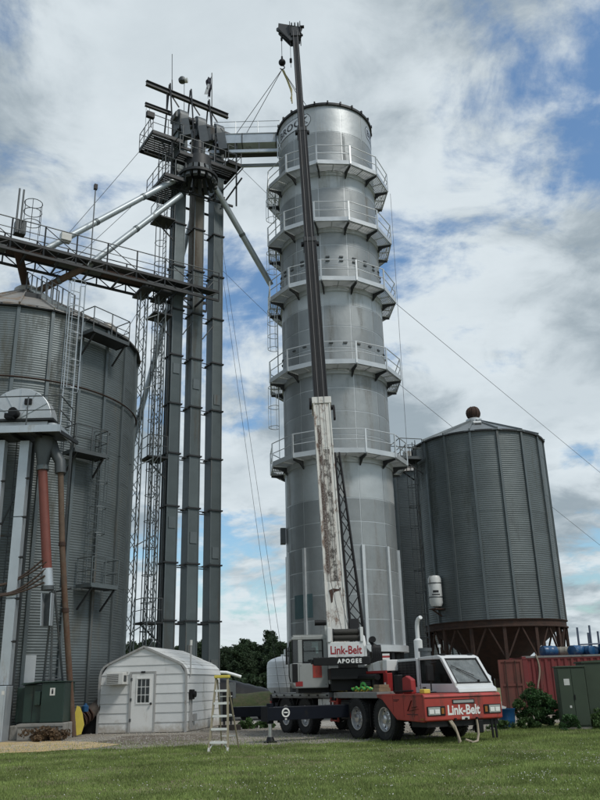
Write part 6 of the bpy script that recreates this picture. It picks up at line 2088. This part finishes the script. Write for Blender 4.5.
kp('cab_skirt', MB(U).box(-0.60, -0.30, -1.3, -0.6, 1.5, 2.12), cab_grey, bevel=0.02)

# ---- telescopic boom
F0 = Vector((1.02, 27.0, 2.59))
T0 = Vector((0.28, 35.8, 36.58))
BD = (T0 - F0).normalized()
BB = BD.cross(Vector((0, -1, 0.2))).normalized()
if BB.x < 0:
    BB = -BB
BN = BB.cross(BD).normalized()         # upper face of the boom, towards the camera
if BN.y > 0:
    BN = -BN
LB_ = (T0 - F0).length


def bp(t, x=0.0, n=0.0):
    return F0 + BD * (LB_ * t) + BB * x + BN * n


def bsec(name, t0, t1, w, h, m, bevel=0.03):
    return kp(name, MB().obox((bp(t0) + bp(t1)) / 2, BD * (LB_ * (t1 - t0)), BB * w, BN * h), m, bevel=bevel)


s1 = bsec('boom_base_section', -0.012, 0.268, 0.64, 0.82, boom_white, 0.05)
part(s1, 'rust_strip', MB().obox((bp(0.06, -0.16, 0.416) + bp(0.235, -0.16, 0.416)) / 2, BD * (LB_ * 0.175), BB * 0.15, BN * 0.012), boom_rust)
part(s1, 'worn_strip', MB().obox((bp(0.06, 0.04, 0.416) + bp(0.205, 0.04, 0.416)) / 2, BD * (LB_ * 0.145), BB * 0.25, BN * 0.012), boom_worn)
part(s1, 'upper_plate', MB().obox((bp(0.207, 0.04, 0.416) + bp(0.262, 0.04, 0.416)) / 2, BD * (LB_ * 0.055), BB * 0.25, BN * 0.012), boom_white)
part(s1, 'top_plate', MB().obox((bp(0.005, 0.0, 0.415) + bp(0.058, 0.0, 0.415)) / 2, BD * (LB_ * 0.053), BB * 0.34, BN * 0.014), boom_white)
for x in (-0.30, 0.30):
    part(s1, 'edge_flange', MB().obox((bp(0.0, x, 0.42) + bp(0.265, x, 0.42)) / 2, BD * (LB_ * 0.265), BB * 0.045, BN * 0.05), boom_white)
part(s1, 'rust_scar', MB().prism([(-0.2, 0.1), (-0.05, 0.16), (0.12, 0.13), (0.2, 0.2), (0.19, 0.08), (0.02, 0.05), (-0.06, -0.02), (-0.1, -0.3), (-0.15, -0.34), (-0.17, -0.05)], bp(0.048, 0.0, 0.424), BB, BD, BN, 0.006), rust_m)
part(s1, 'wear_collar', MB().obox(bp(0.267), BD * 0.30, BB * 0.74, BN * 0.92), boom_white, bevel=0.02)
part(s1, 'collar_pad', MB().obox(bp(0.269, -0.42, 0.1), BD * 0.34, BB * 0.10, BN * 0.3).obox(bp(0.255, 0.47, 0.1), BD * 0.5, BB * 0.08, BN * 0.2).obox(bp(0.263, 0.42, 0.1), BD * 0.1, BB * 0.16, BN * 0.2), black_p)
for k in range(16):
    tt = 0.02 + k * 0.016
    part(s1, 'paint_chip', MB().obox(bp(tt, -0.322, 0.2 * math.sin(k * 2.3)), BD * (0.25 + 0.2 * math.sin(k)), BB * 0.006, BN * 0.16), rust_m) if k % 2 else None
for nm, t0, t1, w, h in (('boom_mid_section', 0.269, 0.52, 0.54, 0.70), ('boom_outer_section', 0.52, 0.742, 0.45, 0.58), ('boom_tip_section', 0.742, 0.985, 0.335, 0.44)):
    s = bsec(nm, t0, t1, w, h, boom_dark, 0.03)
    for x in (-1, 1):
        part(s, 'edge_flange', MB().obox((bp(t0, x * (w / 2 - 0.03), h / 2 + 0.012) + bp(t1, x * (w / 2 - 0.03), h / 2 + 0.012)) / 2, BD * (LB_ * (t1 - t0) - 0.1), BB * 0.04, BN * 0.03), boom_dark)
    part(s, 'top_strip', MB().obox((bp(t0, 0, h / 2 + 0.004) + bp(t1, 0, h / 2 + 0.004)) / 2, BD * (LB_ * (t1 - t0) - 0.2), BB * (w * 0.36), BN * 0.01), boom_dark)
    if t1 < 0.9:
        part(s, 'wear_collar', MB().obox(bp(t1 - 0.004), BD * 0.28, BB * (w + 0.05), BN * (h + 0.06)), dark_steel, bevel=0.02)
        for x in (-1, 1):
            part(s, 'collar_lug', MB().obox(bp(t1 - 0.006, x * (w / 2 + 0.08), 0.1), BD * 0.16, BB * 0.10, BN * 0.16), black_p)
# hoist ropes along the boom
for x in (-0.12, 0.1):
    kp('hoist_rope', MB().path([U @ Vector((x, -1.36, 2.9)), bp(0.06, x, 0.50), bp(0.29, x, 0.50), bp(0.52, x, 0.42), bp(0.77, x, 0.36), bp(0.985, x, 0.32)], 0.011, 5), rope_m)
# boom head
hd = kp('boom_head', MB().obox(bp(0.985), BD * 0.9, BB * 0.50, BN * 0.56), dark_steel, bevel=0.03)
for x in (-0.29, 0.29):
    hp_ = MB()
    hp_.prism([(-0.75, -0.3), (0.35, -0.5), (0.75, 0.05), (0.5, 0.45), (-0.4, 0.3)], bp(0.99, x - 0.02), BD, BN, BB, 0.04)
    part(hd, 'head_plate', hp_, dark_steel)
for k, (q, n_) in enumerate(((0.45, 0.15), (0.2, -0.3))):
    for x in (-0.18, 0.0, 0.18):
        c = bp(0.99, x, n_) + BD * q
        part(hd, 'sheave', MB().tube(c - BB * 0.04, c + BB * 0.04, 0.22, 18), mid_steel, smooth=40)
part(hd, 'head_lug', MB().tube(bp(0.99, 0.30, 0.2) + BD * 0.3, bp(0.99, 0.52, 0.2) + BD * 0.3, 0.09, 10).tube(bp(0.975, 0.22, 0.2), bp(0.975, 0.42, 0.2), 0.06, 10), black_p, smooth=40)
# auxiliary nose reaching left
nose = bp(0.99) + BD * 0.55 - BB * 0.88
ns = MB()
for n_ in (-0.16, 0.16):
    a_, b_, c_ = bp(0.99, -0.2, n_) + BD * 0.35, bp(0.972, -0.22, n_), nose + BN * n_ * 0.6
    ns.tube(a_, c_, 0.05, 8).tube(b_, c_ - BD * 0.4, 0.045, 8).tube(c_, c_ - BD * 0.4, 0.045, 8)
part(hd, 'auxiliary_nose', ns, dark_steel)
for n_ in (-0.2, 0.15):
    part(hd, 'nose_plate', MB().prism([(-0.92, 0.78), (-0.95, 0.30), (-0.30, -0.95), (0.12, -0.9), (0.42, 0.15), (0.36, 0.32)], bp(0.99, 0, n_), BB, BD, BN, 0.05), dark_steel)
part(hd, 'sheave', MB().tube(nose - BN * 0.05 - BD * 0.1, nose + BN * 0.05 - BD * 0.1, 0.18, 18), mid_steel, smooth=40)
ball = Vector((-0.49, 35.75, 34.25))
kp('hoist_line', MB().tube(ball + Z * 0.35, Vector((ball.x, ball.y, nose.z)), 0.016, 6), rope_m)
kp('line_weight', MB().tube(ball + Z * 1.55, ball + Z * 1.75, 0.06, 8), black_p, smooth=40)
hk = kp('hook_ball', MB().lathe([(0.0, -0.19)] + [(0.2 * math.sin(q), -0.2 * math.cos(q)) for q in [0.3 + 2.5 * i / 9 for i in range(10)]] + [(0.06, 0.2), (0.05, 0.42), (0, 0.44)], 18, ball), black_p, smooth=40)
part(hk, 'hook', MB().path([ball + Vector((0.13 * math.sin(q), 0, -0.34 + 0.13 * math.cos(q))) for q in [-0.2 + 4.4 * i / 12 for i in range(13)]], 0.03, 7), black_p, smooth=60)
kp('second_line', MB().tube(bp(0.975, -0.30, 0.1), bp(0.975, -0.30, 0.1) - Z * 2.1, 0.014, 6), rope_m)
kp('line_weight', MB().tube(bp(0.975, -0.30, 0.1) - Z * 1.5, bp(0.975, -0.30, 0.1) - Z * 1.75, 0.07, 8), black_p, smooth=40)
# stowed lattice jib on the right flank
jb = kp('jib_pivot', MB().obox(bp(0.018, 0.55, 0.1), BD * 0.4, BB * 0.34, BN * 0.5), black_p, bevel=0.03)
J0, J1 = bp(0.0, 0.66, 0.05), bp(0.205, 0.46, 0.05)
cs = [(-1, -1), (1, -1), (1, 1), (-1, 1)]


def jp(i, t):
    w = 0.44 + (0.16 - 0.44) * t
    return J0.lerp(J1, t) + (BB * cs[i][0] + BN * cs[i][1]) * w / 2


for i in range(4):
    rod(crane, 'jib_chord', black_p, jp(i, 0), jp(i, 1), 0.034, 7)
for f in range(4):
    for k in range(13):
        a, b = f, (f + 1) % 4
        q = (jp(a, k / 13), jp(b, (k + 1) / 13)) if k % 2 else (jp(b, k / 13), jp(a, (k + 1) / 13))
        rod(crane, 'jib_lacing', black_p, q[0], q[1], 0.018, 5)
kp('jib_hook', MB().path([jp(1, 0.0), jp(1, 0.0) + BB * 0.10 - BD * 0.12, jp(1, 0) + BB * 0.04 - BD * 0.25], 0.05, 7), black_p, smooth=60)

# slings on the hook
sg = thing('lifting_sling', 'wire slings spreading from the hook ball to conveyor and dryer roof', 'sling', ball - Z * 0.45)
hk0 = ball - Z * 0.46
for a in ((-3.3, 39.2, 32.3), (-3.0, 39.85, 32.3)):
    rod(sg, 'sling_leg', rope_m, hk0, a, 0.018, 6)
for a in ((0.9, 38.1, 32.75), (1.3, 38.9, 33.0)):
    rod(sg, 'sling_leg', rope_m, hk0, a, 0.018, 6)
for k in range(3):
    c0 = hk0 + Vector((0.04 * k, 0.02 * k, -0.05))
    part(sg, 'soft_sling', MB().path([c0, c0 + Vector((0.25, 0.3, -0.45 - 0.05 * k)), c0 + Vector((0.42, 0.5, -0.9)), c0 + Vector((0.5 - 0.05 * k, 0.55, -1.25)), c0 + Vector((0.42, 0.55, -1.5 - 0.15 * k))], 0.035, 6), rope_y, smooth=60)


# ================================================================== red container with open door
ct = thing('shipping_container', 'red corrugated shipping container with drums lying on its roof', 'container', (16, 42.2, 0))
X0c, Y0c, Lc, Wc, Hc = 9.52, 37.3, 12.0, 2.44, 2.42
pitch = 0.29
pts = []
k = 0
x = 0.12
while x < Lc - 0.12 - pitch:
    pts += [(x, 0.0), (x + 0.10, 0.0), (x + 0.145, 0.045), (x + 0.245, 0.045)]
    x += pitch
pts.append((Lc - 0.12, 0.0))
b = MB()
for (z0_, z1_) in ((0.28, Hc - 0.12),):
    vs = [(X0c + a, Y0c + d, z0_) for a, d in pts] + [(X0c + a, Y0c + d, z1_) for a, d in pts]
    n_ = len(pts)
    b.add(vs, [(i, i + 1, n_ + i + 1, n_ + i) for i in range(n_ - 1)])
part(ct, 'side_panel', b, cont_red)
part(ct, 'back_panel', MB().box(X0c + 0.1, X0c + Lc - 0.1, Y0c + Wc - 0.06, Y0c + Wc - 0.02, 0.28, Hc - 0.12), cont_red)
part(ct, 'end_panel', MB().box(X0c + Lc - 0.06, X0c + Lc - 0.02, Y0c + 0.1, Y0c + Wc - 0.1, 0.28, Hc - 0.12), cont_red)
part(ct, 'roof', MB().box(X0c + 0.05, X0c + Lc - 0.05, Y0c + 0.05, Y0c + Wc - 0.05, Hc - 0.06, Hc - 0.02), cont_red)
part(ct, 'floor', MB().box(X0c + 0.05, X0c + Lc - 0.05, Y0c + 0.08, Y0c + Wc - 0.08, 0.2, 0.27), dark_steel)
for y in (Y0c - 0.01, Y0c + Wc - 0.11):
    part(ct, 'top_rail', MB().box(X0c, X0c + Lc, y, y + 0.12, Hc - 0.12, Hc), cont_red, bevel=0.01)
    part(ct, 'bottom_rail', MB().box(X0c, X0c + Lc, y, y + 0.12, 0.12, 0.28), cont_red, bevel=0.01)
    for x in (X0c - 0.01, X0c + Lc - 0.13):
        part(ct, 'corner_post', MB().box(x, x + 0.14, y - 0.01, y + 0.13, 0.0, Hc + 0.01), cont_red, bevel=0.01)
for x in (X0c - 0.02, X0c + Lc - 0.16):
    for zz in (Hc - 0.115, 0.0):
        part(ct, 'corner_casting', MB().box(x, x + 0.18, Y0c - 0.035, Y0c + 0.14, zz, zz + 0.13), cont_red, bevel=0.01)
part(ct, 'roof_lip', MB().box(X0c, X0c + Lc, Y0c - 0.03, Y0c - 0.012, Hc - 0.05, Hc + 0.03), deck_p)
dl = part(ct, 'door', MB().box(8.42, 9.48, Y0c - 0.06, Y0c - 0.005, 0.2, Hc - 0.1), cont_door, bevel=0.01, label='brown-red container door swung open to the left')
for a_, b_, c_, d_ in ((8.42, 8.52, 0.2, Hc - 0.1), (9.38, 9.48, 0.2, Hc - 0.1), (8.521, 9.379, Hc - 0.2, Hc - 0.1), (8.521, 9.379, 1.22, 1.32), (8.521, 9.379, 0.2, 0.32)):
    part(dl, 'door_frame', MB().box(a_, b_, Y0c - 0.10, Y0c - 0.06, c_, d_), cont_door)
for x in (8.72, 9.15):
    part(dl, 'lock_rod', MB().tube((x, Y0c - 0.12, 0.25), (x, Y0c - 0.12, Hc - 0.15), 0.02, 6), rust_m)
part(ct, 'pale_hose', MB().path([(10.12 - 0.0 * i + 0.10 * math.sin(i * 0.4), Y0c - 0.06, 2.5 - 0.14 * i) for i in range(13)], 0.035, 6), tan_strap, smooth=60)

# drums and rubbish on the container roof
dm_ = MB()
dm_.lathe([(0.0, -0.44), (0.24, -0.44), (0.285, -0.41), (0.29, -0.20), (0.305, -0.17), (0.29, -0.14), (0.29, 0.14), (0.305, 0.17), (0.29, 0.20), (0.285, 0.41), (0.24, 0.44), (0.0, 0.44)], 22, (0, 0, 0), 'x')
dmb, dmt = dm_.mesh('drum_body', drum_blue, 35), dm_.mesh('drum_body', drum_tan, 35)
rg_ = MB().tube((-0.455, 0.14, 0.1), (-0.435, 0.14, 0.1), 0.05, 10).lathe([(0.26, -0.443), (0.285, -0.455), (0.285, -0.435)], 22, (0, 0, 0), 'x', caps=False)
rgm = rg_.mesh('drum_rim', drum_blue, 35)
labs = ['blue drum lying leftmost on the container roof', 'tan drum lying between two blue drums on the container roof', 'bright blue drum third from the left on the container roof',
        'blue drum fourth from the left on the container roof', 'small blue drum lying behind the pipe rack post', 'rightmost blue drum on the container roof']
for i, (x, y, rz, s, m_) in enumerate(((10.9, 37.8, 20, 0.8, dmb), (11.62, 38.0, -30, 0.72, dmt), (12.1, 37.75, 40, 0.78, dmb), (12.62, 37.9, -60, 0.74, dmb), (13.02, 38.0, 64, 0.7, dmb), (13.5, 37.75, 10, 0.8, dmb))):
    d = thing('drum', labs[i], 'drum', (x, y, Hc - 0.02 + 0.305 * s), 'drums lying on the container roof')
    PINV.pop(d.name)
    d.rotation_euler.z = rad(rz)
    d.scale = (s, s, s)
    obj('drum_body', m_, d)
    obj('drum_rim', rgm, d)
rk = thing('pipe_rack', 'grey-blue upright pipes with a crossbar behind the container drums', 'pipe rack', (13.3, 39.2, Hc))
rkm = mat('bluish_pipe', (0.10, 0.13, 0.18), 0.55, 0.2, 0.15, 3)
for x, h in ((12.72, 1.3), (13.3, 1.38), (13.2, 1.05), (13.66, 1.1), (14.5, 1.3)):
    rod(rk, 'upright', rkm, (x, 39.2, Hc - 0.02), (x + 0.03, 39.2, Hc + h), 0.05, 8)
rod(rk, 'crossbar', rkm, (12.74, 39.15, Hc + 0.52), (15.2, 39.15, Hc + 0.58), 0.035, 8)

# green utility cabinets
g1 = thing('utility_cabinet', 'narrow olive green utility cabinet with white sticker near the shrub', 'cabinet', (8.0, 26.9, 0))
TG = Matrix.Translation((7.82, 26.6, 0)) @ Matrix.Rotation(rad(-9), 4, 'Z')
part(g1, 'body', MB(TG).box(0, 0.84, 0, 0.7, 0.06, 1.80), olive_green, bevel=0.015)
part(g1, 'base', MB(TG).box(-0.03, 0.87, -0.03, 0.73, 0, 0.058), concrete)
part(g1, 'cap', MB(TG).box(-0.03, 0.87, -0.04, 0.74, 1.802, 1.85), olive_green, bevel=0.01)
for x in (0.03, 0.43):
    part(g1, 'door', MB(TG).box(x, x + 0.385, -0.022, -0.001, 0.12, 1.76), olive_green, bevel=0.006)
part(g1, 'door_handle', MB(TG).box(0.44, 0.47, -0.05, -0.023, 0.85, 1.0), black_p)
part(g1, 'sticker', MB(TG).box(0.18, 0.35, -0.027, -0.0225, 1.28, 1.47), plastic_w)
part(g1, 'small_sticker', MB(TG).box(0.27, 0.33, -0.027, -0.0225, 0.62, 0.69), plastic_w)
g2 = thing('utility_cabinet', 'wide olive green utility cabinet at the right edge', 'cabinet', (9.3, 28, 0))
TG2 = Matrix.Translation((8.80, 27.0, 0)) @ Matrix.Rotation(rad(-6), 4, 'Z')
part(g2, 'body', MB(TG2).box(0, 1.7, 0, 1.1, 0.06, 1.93), olive_green, bevel=0.015)
part(g2, 'base', MB(TG2).box(-0.03, 1.73, -0.03, 1.13, 0, 0.058), concrete)
part(g2, 'cap', MB(TG2).prism([(-0.05, 0), (1.75, 0), (1.75, 0.05), (0.85, 0.09), (-0.05, 0.05)], (0, -0.05, 1.932), (1, 0, 0), Z, (0, 1, 0), 1.2), olive_green)
for x in (0.03, 0.85):
    part(g2, 'door', MB(TG2).box(x, x + 0.80, -0.022, -0.001, 0.12, 1.88), olive_green, bevel=0.006)
part(g2, 'door_handle', MB(TG2).box(0.86, 0.89, -0.05, -0.023, 0.85, 1.05), black_p)

# shrub, weeds and blue barrel
sh = thing('shrub', 'dense dark green shrub in front of the red container', 'shrub', (7.62, 28.9, 0))
PINV.pop(sh.name)
obj('foliage', crown_mesh('foliage', 5, 1.12, 0.66, 80, 85, 0.040, leaf_shrub, 0.2, 0.03), sh)
obj('foliage', crown_mesh('foliage', 6, 0.78, 0.42, 34, 70, 0.042, leaf_shrub, 0.1, 0.03), sh, Matrix.Translation((0.55, -0.25, 0)))
obj('foliage', crown_mesh('foliage', 8, 0.85, 0.36, 26, 70, 0.036, leaf_weed, 0.3, 0.03), sh, Matrix.Translation((-0.55, -0.2, 0)))
obj('shoots', crown_mesh('shoots', 9, 1.42, 0.5, 16, 22, 0.04, leaf_weed, 0.5, 0.4), sh)
stm = MB()
for k in range(9):
    a = k * 0.7
    stm.tube((0.05 * math.cos(a), 0.05 * math.sin(a), 0), (0.4 * math.cos(a), 0.4 * math.sin(a), 0.9 + 0.05 * k), 0.02, 5, 0.006)
obj('stems', stm.mesh('stems', bark_m), sh)
for i, (x, y, h, r, lab) in enumerate(((7.9, 26.2, 0.42, 0.35, 'low weeds at the foot of the narrow green cabinet'), (9.0, 26.6, 0.5, 0.6, 'leafy weeds at the foot of the wide green cabinet'), (6.9, 27.4, 0.3, 0.4, 'small weeds at the left foot of the shrub'), (6.1, 27.6, 0.22, 0.4, 'thin weeds between the crane and the blue barrel'), (-2.2, 32.2, 0.34, 0.4, 'dark weeds on the pale concrete edge right of the ladder'), (-1.6, 32.5, 0.26, 0.35, 'smaller weeds on the pale concrete edge left of the jack'))):
    wd = thing('weed_clump', lab, 'weeds', (x, y, 0), 'weed clumps by the cabinets')
    PINV.pop(wd.name)
    obj('leaves', crown_mesh('leaves', 50 + i, h, r, 26, 40, 0.045, leaf_weed if i else leaf_shrub, 0.1, 0.02), wd)
bl = thing('barrel', 'open blue plastic barrel between the crane front and the shrub', 'barrel', (6.5, 28.3, 0))
part(bl, 'body', MB().lathe([(0.0, 0.01), (0.22, 0.01), (0.25, 0.06), (0.26, 0.2), (0.27, 0.22), (0.265, 0.25), (0.285, 0.55), (0.30, 0.57), (0.30, 0.6), (0.27, 0.6), (0.24, 0.1)], 24, (6.5, 28.3, 0), caps=False), drum_blue, 40)
part(bl, 'rag', MB().prism([(0, 0), (0.12, -0.02), (0.2, 0.1), (0.02, 0.16)], (6.28, 28.08, 0.55), (1, 0, 0), Z, (0.2, 1, 0), 0.05), plastic_w)

# ================================================================== behind the crane: poly tank on its dark trailer, tarp, road edge things
tk = thing('poly_tank', 'white domed polyethylene tank on a dark trailer behind the crane cab', 'tank', (-1.1, 46, 0.7))
part(tk, 'tank_body', MB().lathe([(0.25, 1.0), (0.9, 1.15), (1.1, 1.4), (1.1, 2.55), (1.05, 2.72), (0.85, 2.86), (0.5, 2.97), (0.32, 3.0), (0.32, 3.1), (0, 3.12)], 36, (-1.1, 46, 0)), poly_white, 35)
part(tk, 'stand_frame', MB().lathe([(0.95, 0.0), (0.95, 0.95), (0.6, 1.02)], 20, (-1.1, 46, 0), caps=False), black_p, 40)
for zz in (1.6, 2.0, 2.4):
    part(tk, 'moulded_rib', MB().lathe([(1.1, zz), (1.112, zz + 0.015), (1.112, zz + 0.035), (1.1, zz + 0.05)], 36, (-1.1, 46, 0), caps=False), poly_white, 40)
for q in range(4):
    a = PI / 4 + q * PI / 2
    rod(tk, 'stand_leg', black_p, (-1.1 + 0.9 * math.cos(a), 46 + 0.9 * math.sin(a), 0.9), (-1.1 + 0.95 * math.cos(a), 46 + 0.95 * math.sin(a), 1.45), 0.05, 6)
tl = thing('flat_trailer', 'low dark navy flat trailer parked between the shed and the crane', 'trailer', (-1.6, 40.6, 0))
part(tl, 'bed', MB().box(-3.75, 1.2, 40.2, 41.9, 0.40, 0.58), navy_p, bevel=0.02)
part(tl, 'side_board', MB().box(-3.75, 1.2, 40.13, 40.19, 0.16, 0.60), navy_p)
part(tl, 'head_board', MB().box(-3.82, -3.76, 40.2, 41.9, 0.3, 0.9), navy_p)
for x in (-3.0, -2.2, 0.2, 0.9):
    for y in (40.4, 41.7):
        part(tl, 'wheel', MB().lathe([(0.1, -0.09), (0.19, -0.1), (0.21, -0.06), (0.21, 0.06), (0.19, 0.1), (0.1, 0.09)], 18, (x, y, 0.21), 'y'), rubber, 40)
tp = thing('tarped_heap', 'black tarpaulin sloping over a long heap beyond the grass bank', 'tarpaulin', (-5.5, 76, 0))
b = MB()
nx, ny = 20, 6
vs = []
for i in range(nx + 1):
    for j in range(ny + 1):
        t, s_ = i / nx, j / ny
        h = (2.75 * (1 - t) + 0.85 * t) * math.sin(PI * s_) ** 0.5 + 0.04 * math.sin(i * 2.1 + j)
        vs.append((-9.4 + 7.4 * t, 74.5 + 3.4 * s_, max(0, h) * (0.4 if i in (0, nx) else 1)))
b.add(vs, [(i * (ny + 1) + j, (i + 1) * (ny + 1) + j, (i + 1) * (ny + 1) + j + 1, i * (ny + 1) + j + 1) for i in range(nx) for j in range(ny)])
part(tp, 'tarpaulin', b, black_p, 50)
part(tp, 'white_cover', MB().path([(-8.6, 75.4, 2.55), (-7.9, 75.2, 2.75), (-7.2, 75.2, 2.70), (-6.5, 75.2, 2.5), (-5.9, 75.2, 2.3)], 0.14, 8), poly_white, 50)
bx = thing('fuel_box', 'black upright box standing just right of the shed', 'box', (-3.1, 33.6, 0))
part(bx, 'body', MB().box(-3.35, -2.98, 33.4, 33.8, 0.25, 1.32), black_p, bevel=0.02)
part(bx, 'feet', MB().box(-3.33, -3.27, 33.42, 33.78, 0, 0.25).box(-3.06, -3.0, 33.42, 33.78, 0, 0.25), dark_steel)
part(bx, 'label', MB().box(-3.28, -3.08, 33.385, 33.398, 0.86, 0.96), plastic_w)
sg_ = thing('marker_board', 'pale narrow upright board seen behind the step ladder', 'board', (-3.9, 43.4, 0))
part(sg_, 'board', MB().box(-4.08, -3.68, 43.4, 43.46, 0.95, 1.72), plastic_w)
part(sg_, 'post', MB().box(-3.92, -3.84, 43.47, 43.55, 0, 1.6), mid_steel)
# small junk on the gravel between ladder and shed
for i, (x, y, s, lab) in enumerate(((-2.9, 31.6, 0.32, 'weathered plank scrap lying right of the shed'), (-2.2, 32.8, 0.22, 'small dark block lying on gravel near the black box'))):
    single('scrap_block', MB().obox((x, y, s * 0.3 + 0.006), Vector((1, 0.3, 0)).normalized() * s * 2.4, Vector((-0.3, 1, 0)).normalized() * s, Z * s * 0.55), junk_m, lab, 'scrap')
